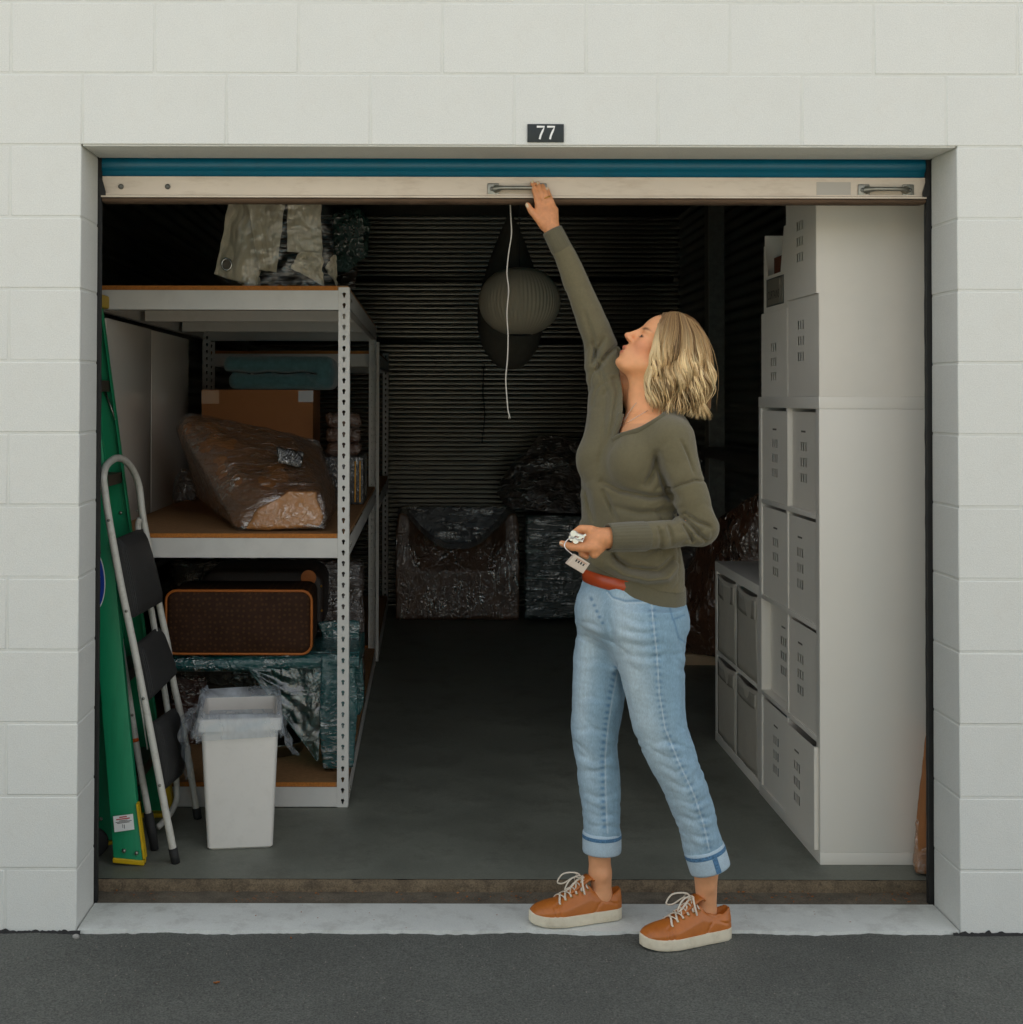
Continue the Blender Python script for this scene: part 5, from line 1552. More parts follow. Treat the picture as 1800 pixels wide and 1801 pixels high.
# boxes on top of the tall shelf
zt_ = KZ + TH + 0.0004
slot_box('white slotted box standing on the tall shelf, lower of the nearer pair', KY + 0.002, zt_, KX + 0.001, 0.350, 0.3265, 0.38, lid=True, cu=0.205, cv=0.185, seed=11)
slot_box('white slotted box on top of the pile under the rolled door', KY + 0.010, zt_ + 0.327, KX - 0.005, 0.350, 0.3265, 0.38, lid=True, cu=0.185, cv=0.185, seed=12)
slot_box('white slotted box standing on the tall shelf, farther from the door', KY + 0.395, zt_, KX + 0.006, 0.345, 0.306, 0.38, lid=True, cu=0.175, cv=0.125, seed=13)

# magazine file with a label, on the farther box
mf = thing('magazine_file', 'cream magazine file with a handwritten label on the farther white box', 'file box', (KX + 0.05, KY + 0.55, zt_ + 0.3065))
zf = zt_ + 0.3066
y_a, y_b = KY + 0.375, KY + 0.695
xa = KX + 0.004
hh = 0.285
fr = [(y_a, zf), (y_b, zf), (y_b, zf + hh * 0.86), (y_b - 0.018, zf + hh * 0.86), (y_b - 0.05, zf + hh * 0.46), (y_a + 0.09, zf + hh * 0.46), (y_a + 0.045, zf + hh), (y_a, zf + hh)]
MB().prism(fr, 'x', xa, xa + 0.003).build('front_panel', M_BOXW, mf)
MB().box(xa + 0.0035, xa + 0.245, y_a, y_a + 0.003, zf, zf + hh).build('side_panel', M_BOXW, mf)
MB().box(xa + 0.0035, xa + 0.245, y_b - 0.003, y_b, zf, zf + hh).build('side_panel', M_BOXW, mf)
MB().box(xa + 0.2455, xa + 0.248, y_a, y_b, zf, zf + hh).build('back_panel', M_BOXW, mf)
MB().box(xa + 0.0035, xa + 0.245, y_a + 0.0035, y_b - 0.0035, zf, zf + 0.003).build('base_panel', M_BOXW, mf)
MB().box(xa + 0.03, xa + 0.22, y_a + 0.02, y_b - 0.03, zf + 0.0035, zf + 0.2).build('papers', pmat('reddish_papers', lin(96, 44, 20), 0.7, var=0.4, vscale=30), mf)
MB().lathe([(0.017, y_a - 0.0006), (0.017, y_a - 0.0001)], 20, (xa + 0.016, 0, zf + 0.215), 'y').build('finger_hole_shade', M_DARKIN, mf)  # flat dark disc on the panel, the hole's shade painted on
bpy.data.objects[mf.children[-1].name].data.transform(Matrix.Diagonal((1, 1, 1, 1)))
lh = MB().box(xa - 0.0020, xa - 0.0004, y_a + 0.045, y_b - 0.045, zf + 0.018, zf + 0.118).build('label_holder', pmat('dark_label_frame', lin(60, 66, 62), 0.4), mf)
box('label_card', M_CLEARPLA, lh, xa - 0.0030, xa - 0.0022, y_a + 0.050, y_b - 0.050, zf + 0.023, zf + 0.113)
cap = MB().box(xa - 0.0034, xa - 0.0031, y_a + 0.095, y_b - 0.075, zf + 0.023, zf + 0.113).build('label_paper', pmat('grey_label_paper', lin(132, 126, 112), 0.6), lh)
tm = text_mesh('CURTAINS', 0.046, 0.0)
tm.transform(Matrix.Rotation(math.radians(90), 4, 'X')); tm.transform(Matrix.Rotation(math.radians(-90), 4, 'Z'))
tm.transform(Matrix.Diagonal((1, 0.72, 0.9, 1)))
tm.transform(Matrix.Translation((xa - 0.0042, (y_a + y_b) / 2 + 0.01, zf + 0.056)))
link('lettering', tm, M_INK, lh)

# felt boxes in the low shelf
nm2 = [['lower row, nearer column', 'lower row, farther column'], ['upper row, nearer column', 'upper row, farther column']]
for r in range(2):
    for c in range(2):
        y, z = LC[r][c]
        t = thing('fabric_box', 'pale felt box in the low cube shelf, ' + nm2[r][c], 'storage box', (KX + 0.2, y + 0.167, z), group='felt boxes in the low shelf')
        x0_ = KX + 0.012
        m = MB()
        top_z = z + 0.323
        P = []
        for i in range(13):
            u = i / 12; row = []
            for j in range(13):
                v = j / 12
                row.append((x0_ + 0.004 * noise.noise(Vector((u * 3 + r * 5 + c * 9, v * 3, 0))) - 0.004 * math.sin(u * math.pi) * v, y + 0.004 + 0.327 * u, z + 0.001 + (top_z - z) * v - 0.010 * math.sin(u * math.pi) * v ** 4))
            P.append(row)
        m.grid(P)
        o = m.build('front', M_FABRIC, t, smooth=True); md = o.modifiers.new('thickness', 'SOLIDIFY'); md.thickness = 0.006; md.offset = -1
        b = MB()
        b.box(x0_ + 0.008, x0_ + 0.35, y + 0.004, y + 0.009, z + 0.001, top_z - 0.003)
        b.box(x0_ + 0.008, x0_ + 0.35, y + 0.326, y + 0.331, z + 0.001, top_z - 0.003)
        b.box(x0_ + 0.345, x0_ + 0.35, y + 0.010, y + 0.325, z + 0.001, top_z - 0.003)
        b.box(x0_ + 0.008, x0_ + 0.344, y + 0.010, y + 0.325, z + 0.001, z + 0.005)
        b.build('sides', M_FABRIC, t)
        # a see-through label pocket near the top edge
        q = MB()
        q.grid([[(x0_ - 0.0085 - 0.0015 * math.sin(i * 0.9 + r) , y + 0.012 + 0.30 * i / 10, top_z - 0.014 - 0.010 * math.sin(i / 10 * math.pi) - (0.070 if r else 0.055) * j / 4) for j in range(5)] for i in range(11)])
        o = q.build('label_pocket', M_POCKET, t, smooth=True); md = o.modifiers.new('thickness', 'SOLIDIFY'); md.thickness = 0.001

# cardboard leaning in front of the tall shelf, beside the right track
cp = thing('cardboard_sheet', 'folded brown cardboard leaning between the tall shelf and the right door track', 'cardboard', at(1618, 1537, 0.36))
A = [at(px, py, y) for px, py, y in ((1607, 1516, 0.395), (1612, 1537, 0.35), (1640, 1540, 0.34), (1650, 1270, 0.34), (1629, 1290, 0.40), (1613, 1440, 0.40))]
for p in A:
    p.z = max(p.z, 0.0315)
pts = A + [p + Vector((0.02, 0.035, 0)) for p in A]
link('sheet', hull_mesh('sheet', pts, 4, 1, 0.002, 20, 2.0, 0.031), M_CARD, cp)
B = [at(px, py, y) for px, py, y in ((1607, 1516, 0.390), (1611, 1536, 0.344), (1640, 1538, 0.336), (1640, 1440, 0.345), (1612, 1440, 0.392))]
for p in B: p.z = max(p.z, 0.0315)
link('film_wrap', hull_mesh('film_wrap', B + [p + Vector((0.01, 0.02, 0)) for p in B], 5, 1, 0.004, 30, 4.0, 0.031), M_KRAFTFILM, cp)

# ------------------------------------------------------------------ things along the back wall
M_SOFA = filmmat('brown_armchair_under_film', lin(112, 78, 54), (34, 34, 6), tint=(0.6, 0.5, 0.4), amt=0.5, strength=0.7, glint=0.55)
ya = 5.00
ac = thing('wrapped_armchair', 'brown armchair under clear film against the back wall', 'armchair', (at(805, 1080, ya).x, ya + 0.3, 0.03))
F = Field((at(680, 0, ya).x, ya - 0.08, 0.0), (at(930, 0, ya).x, 5.60, 0.95), 0.010)
xl, xr = at(696, 1000, ya).x, at(915, 1000, ya).x
zfl = 0.0305
za = at(0, 902, ya).z; zdip = at(0, 966, ya).z; zseat = at(0, 1004, ya).z
xc = (xl + xr) / 2; hw = (xr - xl) / 2
def chair(X, Y, Z):
    u = np.abs(X - xc) / hw
    top = zdip + (za - zdip) * np.clip((u - 0.12) / 0.72, 0, 1) ** 1.8 - 0.10 * np.clip((u - 0.93) / 0.07, 0, 1) ** 2
    front = ya + np.clip(Z - zseat, 0, 1) * (0.55 - 0.42 * np.clip((u - 0.55) / 0.25, 0, 1))
    d = np.maximum(np.maximum((Z - top) * 0.8, np.abs(X - xc) - hw + 0.03 * np.clip((Z - 0.5) / 0.2, 0, 1) * 0), np.maximum((front - Y) * 0.9, Y - 5.56))
    return np.maximum(d, zfl - Z)
F.put(chair, F.lo, F.lo + F.n * F.h, 0.0)
V, Q = F.extract(); V = relax(V, Q, 4)
V = V + 0.007 * vnoise(V * np.array([1, 1, 0.45]), 11, 2)[:, None] * np.array([[0.5, 1, 0.6]])
V[:, 2] = np.maximum(V[:, 2], zfl)
link('upholstery', np_mesh('upholstery', V, Q), M_SOFA, ac)
wrapped('wrapped_headboard', 'dark ribbed padded panel wrapped behind the armchair', 'headboard', filmmat('charcoal_padding', lin(58, 58, 60), (4, 20, 26), tint=(0.4, 0.4, 0.4), amt=0.25),
        ((700, 892, 5.5), (905, 892, 5.5), (905, 960, 5.5), (700, 960, 5.5), (700, 892, 5.58), (905, 892, 5.58), (905, 1060, 5.56), (700, 1060, 5.56)), seed=1, amp=0.008, floor=0.031)
yg = 4.9
wrapped('wrapped_crate', 'green film wrapped crate beside the armchair, behind the woman', 'crate', filmmat('green_crate_film', lin(24, 44, 38), (5, 30, 40), tint=(0.34, 0.56, 0.5), amt=0.5, strength=0.7, glint=0.5),
        ((925, 906, yg), (1075, 908, yg), (1075, 1090, yg), (922, 1090, yg), (928, 908, yg + 0.6), (1060, 908, yg + 0.6), (1060, 1060, yg + 0.6), (930, 1060, yg + 0.6)), seed=6, amp=0.006, floor=0.031, smooth=1)
zg = at(1000, 906, yg).z
wrapped('paper_sack', 'big dark brown paper sack slumped on the green crate', 'sack', M_DARKFILM,
        ((872, 868, 5.1), (880, 845, 5.2), (940, 800, 5.25), (950, 766, 5.3), (1040, 775, 5.3), (1100, 800, 5.25), (1120, 890, 5.1), (1000, 905, 4.95), (900, 895, 5.0), (960, 880, 5.45), (1060, 800, 5.45)), seed=8, amp=0.02, ns=7.0, floor=zg)
wrapped('wrapped_sofa', 'tall brown thing in film slumped between the woman and the low shelf', 'parcel', filmmat('brown_bundle_film', lin(96, 62, 40), (26, 26, 8), tint=(0.72, 0.6, 0.5), amt=0.35, strength=0.8, glint=0.9),
        ((1190, 1210, 3.6), (1290, 1215, 3.6), (1300, 1000, 3.2), (1345, 860, 3.1), (1400, 850, 3.2), (1190, 1050, 3.7), (1180, 1130, 3.6), (1240, 930, 3.5), (1400, 1100, 3.1), (1390, 1200, 3.2), (1330, 900, 3.7), (1230, 1180, 4.2), (1330, 1180, 4.1)), seed=12, amp=0.02, ns=6.0, floor=0.09, cuts=6, smooth=4)
wrapped('dark_chest', 'dark chest in the gloom behind the woman, under the right girt', 'chest', M_DARKFILM,
        ((1080, 800, 4.9), (1330, 800, 4.9), (1330, 1080, 4.9), (1080, 1080, 4.9), (1090, 800, 5.5), (1290, 800, 5.5), (1290, 1050, 5.5), (1090, 1050, 5.5)), seed=13, amp=0.004, floor=0.031, smooth=1)
q0, q1 = at(1180, 1213, 3.55), at(1320, 1226, 3.55)
o = box('pale_plank', pmat('pale_wood', lin(200, 170, 134), 0.7, var=0.1, vscale=10), None, q0.x, q1.x, 3.55, 4.1, 0.0305, 0.0885, 0.004)
tag(o, 'pale wooden plank on the floor under the tall brown parcel', 'plank')

# ------------------------------------------------------------------ paper lantern and the dark lamp behind it
M_PAPER = pmat('pleated_paper', lin(190, 180, 158), 0.85, var=0.05, vscale=10)
yl = 2.75
pc = at(914, 530, yl); rx = (at(985, 530, yl).x - at(843, 530, yl).x) / 2; rz = (at(914, 470, yl).z - at(914, 591, yl).z) / 2
ln = thing('paper_lantern', 'round pleated paper lantern hanging on a cord in the middle', 'lantern', (pc.x, yl, pc.z - rz))
prof = []
for i in range(33):
    t = math.pi * (0.10 + 0.82 * i / 32)
    prof.append((rx * math.sin(t) ** 0.92, rz * math.cos(t)))
P = []
nseg = 240
for i in range(nseg + 1):
    a_ = 2 * math.pi * i / nseg
    pl = 1 + 0.010 * math.cos(60 * a_)
    P.append([(pc.x + r * pl * math.cos(a_), yl + r * pl * math.sin(a_), pc.z + h) for r, h in prof])
MB().grid(P).build('shade', M_PAPER, ln, smooth=True)
MB().tube([(pc.x + r * 0, yl, pc.z + rz * 0.95) for r in (0,)] + [(pc.x, yl, WZ - 0.01)], 0.0025, 6).build('cord', M_BLACKRUB, ln)
MB().lathe([(prof[0][0] + 0.002, pc.z + prof[0][1] - 0.004), (prof[0][0] + 0.002, pc.z + prof[0][1] + 0.004), (0.01, pc.z + prof[0][1] + 0.006)], 24, (pc.x, yl, 0)).build('top_ring', M_BLACKRUB, ln)
MB().lathe([(0.004, pc.z - rz * 0.9), (prof[-1][0] + 0.004, pc.z + prof[-1][1] - 0.003), (prof[-1][0] + 0.004, pc.z + prof[-1][1] + 0.004)], 24, (pc.x, yl, 0)).build('bottom_ring', M_BLACKRUB, ln)
yl2 = 3.3
c2 = at(898, 520, yl2)
ln2 = thing('hanging_lamp', 'dark drop-shaped cloth lamp hanging behind the paper lantern', 'lamp', (c2.x, yl2, at(898, 650, yl2).z))
pr2 = []
for px_l, px_r, py in ((893, 897, 372), (884, 908, 395), (872, 922, 425), (858, 934, 460), (846, 946, 500), (841, 956, 540), (843, 958, 580), (852, 950, 610), (866, 936, 632), (880, 922, 646), (892, 908, 650)):
    pr2.append(((at(px_r, py, yl2).x - at(px_l, py, yl2).x) / 2, at(898, py, yl2).z))
MB().lathe(pr2, 40, (c2.x, yl2, 0)).build('shade', pmat('charcoal_cloth', lin(92, 88, 78), 0.9, var=0.15, vscale=20), ln2, smooth=True)
MB().tube([(c2.x, yl2, pr2[0][1] - 0.005), (c2.x + 0.004, yl2, WZ - 0.01)], 0.002, 6).build('cord', M_BLACKRUB, ln2)
wc = smooth_path([at(852, 640, 5.55), at(850, 690, 5.55), at(853, 730, 5.55), at(848, 780, 5.55)])
tag(MB().tube(wc, 0.004, 6).build('dark_cable', M_BLACKRUB, smooth=True), 'thin dark cable hanging in front of the ribbed back wall', 'cable')
# ------------------------------------------------------------------ the woman
from mathutils.bvhtree import BVHTree
def proj(V):
    V = np.asarray(V, float) - np.array(CAM)
    c = V @ np.array(CROT)
    return PPX + F_PX * c[:, 0] / -c[:, 2], PPY - F_PX * c[:, 1] / -c[:, 2]
def bvh_of(V, Q): return BVHTree.FromPolygons([tuple(v) for v in V], [tuple(int(i) for i in q) for q in Q])
def hit(bv, px, py, lift=0.0):
    d = (CROT @ Vector(((px - PPX) / F_PX, -(py - PPY) / F_PX, -1.0))).normalized()
    r = bv.ray_cast(CAM, d)
    return None if r[0] is None else r[0] - d * lift
def poly_dist(px, py, pts):
    """pixel distance of arrays to a polyline, and the running length along it"""
    best = np.full(px.shape, 1e9); run = np.zeros(px.shape); acc = 0.0
    for (ax, ay), (bx, by) in zip(pts[:-1], pts[1:]):
        dx, dy = bx - ax, by - ay; L2 = dx * dx + dy * dy
        t = np.clip(((px - ax) * dx + (py - ay) * dy) / L2, 0, 1)
        d = np.hypot(px - ax - t * dx, py - ay - t * dy)
        m = d < best
        best = np.where(m, d, best); run = np.where(m, acc + t * math.sqrt(L2), run); acc += math.sqrt(L2)
    return best, run
def sstep(a, b, x):
    t = np.clip((x - a) / (b - a), 0, 1); return t * t * (3 - 2 * t)
def A3(px, py, y): return np.array(at(px, py, y))
def sections(rows, y0, y1, ratio, zfix=None):
    """rows of (py, px left, px right) -> z, cx, cy, a"""
    out = []
    pys = [r[0] for r in rows]
    for py, l, r in rows:
        t = (py - pys[0]) / (pys[-1] - pys[0]); y = y0 + (y1 - y0) * t
        p, q = at(l, py, y), at(r, py, y)
        out.append(((p.z + q.z) / 2, (p.x + q.x) / 2, y, (q.x - p.x) / 2))
    return out

PHI = math.radians(36)
LAT = np.array([math.sin(PHI), -math.cos(PHI), 0])           # towards her left
FWD = np.array([-math.cos(PHI), -math.sin(PHI), 0])
TANG = math.atan2(LAT[1], LAT[0])
YT = 0.035

# head frame
TH = math.radians(36); YAW = math.radians(4)
Rt = np.array([[math.cos(TH), 0, math.sin(TH)], [0, 1, 0], [-math.sin(TH), 0, math.cos(TH)]])
Ry_ = np.array([[math.cos(YAW), -math.sin(YAW), 0], [math.sin(YAW), math.cos(YAW), 0], [0, 0, 1]])
RH = Ry_ @ Rt
YH = 0.02
NAS = A3(1127, 577, YH)
HO = NAS - RH @ np.array([-0.088, 0, 0.020])
def hp(x, y, z): return HO + RH @ np.array([x, y, z])

# ---------------- skin
B = Field((0.26, -0.27, 0.0), (0.90, 0.30, 2.14), 0.0035)
def head(B):
    B.ell(hp(0.012, 0, 0.033), (0.086, 0.069, 0.085), 0.01, RH)
    B.ell(hp(-0.032, 0, 0.034), (0.052, 0.059, 0.060), 0.016, RH)             # forehead
    B.ell(hp(-0.040, 0, -0.030), (0.046, 0.054, 0.066), 0.025, RH)           # mid face
    for s in (-1, 1):
        B.cone(hp(0.004, 0.054 * s, -0.045), hp(-0.060, 0.024 * s, -0.090), 0.017, 0.015, 0.03)
        B.ell(hp(-0.056, 0.036 * s, -0.020), (0.020, 0.018, 0.018), 0.02, RH)  # cheek
        B.ell(hp(-0.064, 0.036 * s, 0.018), (0.018, 0.020, 0.009), 0.015, RH)  # brow
        B.ell(hp(-0.082, 0.030 * s, 0.000), (0.012, 0.013, 0.009), 0.010, RH, 'sub')
        B.ell(hp(-0.068, 0.031 * s, 0.000), (0.0125, 0.0135, 0.0115), 0.004, RH)   # eye and lid
    B.ell(hp(-0.072, 0, -0.093), (0.020, 0.022, 0.013), 0.018, RH)           # chin
    B.ell(hp(-0.070, 0, -0.058), (0.024, 0.030, 0.024), 0.018, RH)           # muzzle
    B.cone(hp(-0.0805, 0, 0.018), hp(-0.102, 0, -0.017), 0.0075, 0.0090, 0.010)
    B.ell(hp(-0.1045, 0, -0.0185), (0.0105, 0.0095, 0.0085), 0.006, RH)
    for s in (-1, 1): B.ell(hp(-0.094, 0.0105 * s, -0.024), (0.0095, 0.0068, 0.0070), 0.006, RH)
    B.ell(hp(-0.0915, 0, -0.0505), (0.0085, 0.017, 0.0055), 0.005, RH)        # upper lip
    B.ell(hp(-0.0885, 0, -0.0665), (0.0080, 0.015, 0.0055), 0.005, RH)        # lower lip
    B.ell(hp(-0.0955, 0, -0.0588), (0.010, 0.019, 0.0012), 0.003, RH, 'sub')
    for s in (-1, 1): B.ell(hp(-0.098, 0.0085 * s, -0.0305), (0.0045, 0.0028, 0.0022), 0.002, RH, 'sub')
head(B)
NB = A3(1152, 735, 0.035)                                     # base of the neck
B.cone(hp(0.020, 0, -0.050), NB + np.array([0.002, 0, -0.01]), 0.052, 0.054, 0.03)
B.cone(hp(-0.020, 0, -0.080), A3(1125, 725, 0.02), 0.026, 0.030, 0.035)
# torso under the clothes, and chest at the neckline
tz = [at(0, py, 0).z for py in (745, 790, 850, 920, 1000, 1060, 1110)]
tx = [at(px, 850, YT).x for px in (1140, 1118, 1108, 1108, 1112, 1112, 1112)]
B.column(tz, tx, [YT] * 7, [0.120, 0.130, 0.125, 0.11, 0.11, 0.11, 0.10], [0.062, 0.080, 0.080, 0.072, 0.072, 0.072, 0.07], [TANG] * 7, 0.05)
SL = A3(1181, 768, -0.100); SR = A3(1078, 662, 0.150)
B.cone(NB + FWD * 0.02, SL, 0.044, 0.032, 0.04)
B.cone(NB + FWD * 0.01, SR, 0.042, 0.030, 0.04)
B.ell(A3(1128, 772, -0.02), (0.062, 0.070, 0.06), 0.04)
EL = A3(1232, 925, -0.135); WL = A3(1070, 946, -0.205)
B.chain([SL, EL, WL], [0.034, 0.022, 0.0250], 0.01)
ER = A3(1024, 522, 0.160); WR = A3(972, 406, 0.172)
B.chain([SR, ER, WR], [0.028, 0.020, 0.0225], 0.01)
# legs
HLj = np.array(at(1140, 1100, -0.06)); HRj = np.array(at(1060, 1100, 0.10))
KL = A3(1170, 1310, -0.055); KR = A3(1046, 1300, 0.085)
AL = A3(1242, 1535, -0.030); AR = A3(1056, 1535, 0.080)
B.chain([HLj, KL, AL], [0.055, 0.040, 0.031], 0.02); B.chain([HRj, KR, AR], [0.050, 0.038, 0.031], 0.02)
ALf = A3(1243, 1600, -0.020); ARf = A3(1060, 1575, 0.078)
B.cone(AL, ALf, 0.0325, 0.027, 0.01); B.cone(AR, ARf, 0.0315, 0.027, 0.01)
B.cone(ALf, A3(1180, 1632, -0.062), 0.026, 0.020, 0.01); B.cone(ARf, A3(990, 1598, 0.052), 0.026, 0.020, 0.01)
B.ell(A3(1250, 1562, -0.050), (0.010, 0.008, 0.013), 0.012); B.ell(A3(1062, 1542, 0.054), (0.010, 0.008, 0.013), 0.012)   # ankle bones
# right hand, flat on the door bar
def digit(pix, ys, rs, k=0.004): B.chain([A3(px, py, y) for (px, py), y in zip(pix, ys)], rs, k)
HY = 0.181
kn = [((947.5, 363), HY), ((957.5, 358), HY - 0.002), ((967.5, 361), HY - 0.001), ((976, 369), HY + 0.003)]
for (p, y) in kn: B.cone(WR, A3(*p, y), 0.0175, 0.0112, 0.010)
B.ell(A3(963, 383, HY - 0.001), (0.026, 0.013, 0.032), 0.012)
digit(((947.5, 363), (942.5, 342), (938.5, 329), (936.5, 320.5)), (HY, HY - 0.006, HY + 0.002, HY + 0.010), (0.0098, 0.0084, 0.0076, 0.0066), 0.0012)
digit(((957.5, 358), (951.5, 339), (948, 328), (946, 322)), (HY - 0.002, HY - 0.008, HY + 0.001, HY + 0.010), (0.0098, 0.0084, 0.0076, 0.0066), 0.0012)
digit(((967.5, 361), (961, 343), (957, 332), (955, 326)), (HY - 0.001, HY - 0.007, HY + 0.002, HY + 0.011), (0.0095, 0.0081, 0.0073, 0.0063), 0.0012)
digit(((976, 369), (970, 352), (965.5, 340), (963, 332)), (HY + 0.003, HY - 0.003, HY + 0.004, HY + 0.011), (0.0086, 0.0074, 0.0066, 0.0058), 0.0012)
digit(((958, 398), (946, 383), (935, 371), (928.5, 360)), (HY + 0.002, HY - 0.006, HY - 0.006, HY - 0.004), (0.0140, 0.0120, 0.0100, 0.0078), 0.010)
# left hand closing on the keys
LY = -0.208
B.ell(A3(1046, 948, LY + 0.006), (0.030, 0.018, 0.033), 0.014, np.array([[math.cos(0.12), 0, math.sin(0.12)], [0, 1, 0], [-math.sin(0.12), 0, math.cos(0.12)]]))
B.cone(WL, A3(1044, 950, LY + 0.004), 0.0255, 0.022, 0.012)
B.cone(A3(1052, 964, LY), A3(1046, 974, LY - 0.004), 0.017, 0.013, 0.012)                       # heel of the hand
digit(((1040, 932), (1022, 930), (1012, 937), (1008, 947)), (LY, LY + 0.004, LY + 0.006, LY + 0.004), (0.0128, 0.0108, 0.0096, 0.0080), 0.006)   # index over the top
digit(((1046, 962), (1026, 962), (1006, 962), (989, 955.5)), (LY - 0.010, LY - 0.014, LY - 0.008, LY - 0.002), (0.0145, 0.0125, 0.0108, 0.0080), 0.008)   # thumb below
digit(((1042, 944), (1020, 944), (1012, 953), (1020, 958)), (LY + 0.012, LY + 0.014, LY + 0.014, LY + 0.012), (0.0115, 0.0102, 0.0092, 0.0080), 0.004)
digit(((1044, 956), (1024, 956), (1015, 964), (1024, 969)), (LY + 0.016, LY + 0.020, LY + 0.018, LY + 0.012), (0.0112, 0.0100, 0.0090, 0.0080), 0.004)
digit(((1048, 966), (1032, 970), (1024, 975), (1032, 979)), (LY + 0.014, LY + 0.018, LY + 0.014, LY + 0.008), (0.0105, 0.0092, 0.0084, 0.0075), 0.004)
V, Q = B.extract(); V = relax(V, Q, 1, 0.4)
del B
px, py = proj(V)
skin = np.array(lin(222, 160, 116))
C = np.tile(skin, (len(V), 1))
C *= (1 + 0.06 * vnoise(V, 90, 1))[:, None] * (1 + 0.05 * vnoise(V, 20, 2))[:, None]
face = (py < 745) & (px > 1070)
C[face] = C[face] * np.array([1.20, 1.18, 1.12])  # lighter face tone: the stronger top light on it is painted in
hands = (py < 420) | ((py > 900) & (py < 1000))
C[hands] *= (1 + 0.16 * vnoise(V[hands], 170, 4))[:, None] * (1 + 0.10 * vnoise(V[hands], 60, 9))[:, None] * np.array([0.96, 0.88, 0.80])
def paint(mask, col, amt): 
    global C
    C = C * (1 - (mask * amt)[:, None]) + np.array(col) * (mask * amt)[:, None]
L3 = (V - HO) @ RH                                                # head-local coordinates
def blob(c, r, soft=0.5):
    d = np.sqrt((((L3 - np.array(c)) / np.array(r)) ** 2).sum(axis=1)); return (1 - sstep(1 - soft, 1 + soft, d))
for s in (-1, 1):
    paint(blob((-0.060, 0.042 * s, -0.030), (0.03, 0.03, 0.025), 0.8), lin(216, 120, 92), 0.40)
    paint(blob((-0.079, 0.031 * s, -0.003), (0.012, 0.014, 0.0050), 0.4), lin(96, 66, 52), 0.75)
    paint(blob((-0.080, 0.031 * s, -0.003), (0.010, 0.012, 0.0030), 0.4), lin(30, 22, 20), 0.95)
    paint(blob((-0.076, 0.034 * s, 0.021), (0.02, 0.022, 0.0042), 0.5), lin(112, 74, 46), 0.85)
lips = np.maximum(blob((-0.094, 0, -0.052), (0.012, 0.019, 0.0062), 0.3), blob((-0.090, 0, -0.066), (0.012, 0.017, 0.0062), 0.3))
paint(lips, lin(190, 92, 78), 0.75)
paint(blob((-0.1, 0, -0.0588), (0.02, 0.019, 0.0016), 0.4), lin(110, 50, 42), 0.8)
paint(blob((-0.110, 0, -0.020), (0.014, 0.012, 0.012), 0.6), lin(216, 126, 98), 0.3)
# pale nails
def nail(nx, ny, rx_, ry_, ang_):
    c, s = math.cos(ang_), math.sin(ang_)
    u = ((px - nx) * c + (py - ny) * s) / rx_; w = (-(px - nx) * s + (py - ny) * c) / ry_
    paint((1 - sstep(0.7, 1.25, np.hypot(u, w))) * (V[:, 1] < 0.20), lin(236, 222, 190), 0.9)
for a in ((936, 318, 2.6, 4.2, -0.25), (946, 321, 2.0, 3.4, -0.3), (962.5, 331, 2.2, 3.0, -0.4), (927.3, 361, 2.4, 4.6, -0.35), (986.5, 955, 3.6, 1.8, 0.4)): nail(*a)
M_SKIN = pmat('skin', (0, 0, 0), 0.48, attr='tone', var=0.04, vscale=60, bump=0.18, bscale=700, bdist=0.0008, sss=0.12, spec=0.4)
woman = thing('person', 'blonde woman in a green sweater and light jeans reaching up to the door', 'person', (at(1110, 1600, 0.0).x, 0.02, 0.0))
me = np_mesh('body', V, Q); set_colors(me, 'tone', C)
body = link('body', me, M_SKIN, woman)
SKIN_BVH = bvh_of(V, Q)

# ---------------- sweater
S = Field((0.30, -0.33, 0.84), (0.90, 0.31, 2.04), 0.0034)
rows = ((676, 1064, 1130), (705, 1052, 1170), (735, 1045, 1203), (766, 1038, 1203), (791, 1032, 1200), (816, 1030, 1196), (850, 1031, 1192), (884, 1030, 1189), (921, 1028, 1189), (960, 1026, 1190), (990, 1022, 1194), (1012, 1024, 1196), (1050, 1026, 1198))
zs_, cx_, aa_ = [], [], []
for py_, l, r in rows:
    p, q = at(l, py_, YT - 0.02), at(r, py_, YT - 0.02)
    zs_.append(p.z); cx_.append((p.x + q.x) / 2); aa_.append((q.x - p.x) / 2)
k_ = 0.137
ra = [0.178 * a / k_ for a in aa_]; rb_ = [0.112 * a / k_ for a in aa_]
cys = [0.115, 0.085, 0.050, 0.040] + [YT] * (len(zs_) - 4)
S.column(zs_, cx_, cys, ra, rb_, [TANG] * len(zs_), 0.03, pw=2.15)
# bust
for s, o_ in ((1, 0.0), (-1, 0.0)):
    c = np.array(at(1114, 808, YT)) + FWD * 0.076 + LAT * 0.068 * s
    S.ell(c, (0.056, 0.056, 0.064), 0.04)
S.cone(NB + np.array([0.0, 0, -0.02]), SL + np.array([0.0, 0.01, -0.008]), 0.053, 0.056, 0.04)
S.cone(NB + FWD * 0.03 + np.array([0, 0, -0.02]), SR + np.array([0.004, 0, -0.01]), 0.050, 0.056, 0.05)
# near arm
MLu = SL * 0.45 + EL * 0.55
S.chain([SL + np.array([0.0, 0, -0.01]), A3(1203, 840, -0.125), A3(1224, 905, -0.138), EL + np.array([0, 0, -0.006])], [0.056, 0.053, 0.050, 0.048], 0.028)
FL1 = EL * 0.55 + WL * 0.45
S.chain([EL, A3(1190, 938, -0.155), A3(1137, 943, -0.180)], [0.048, 0.043, 0.038], 0.02)
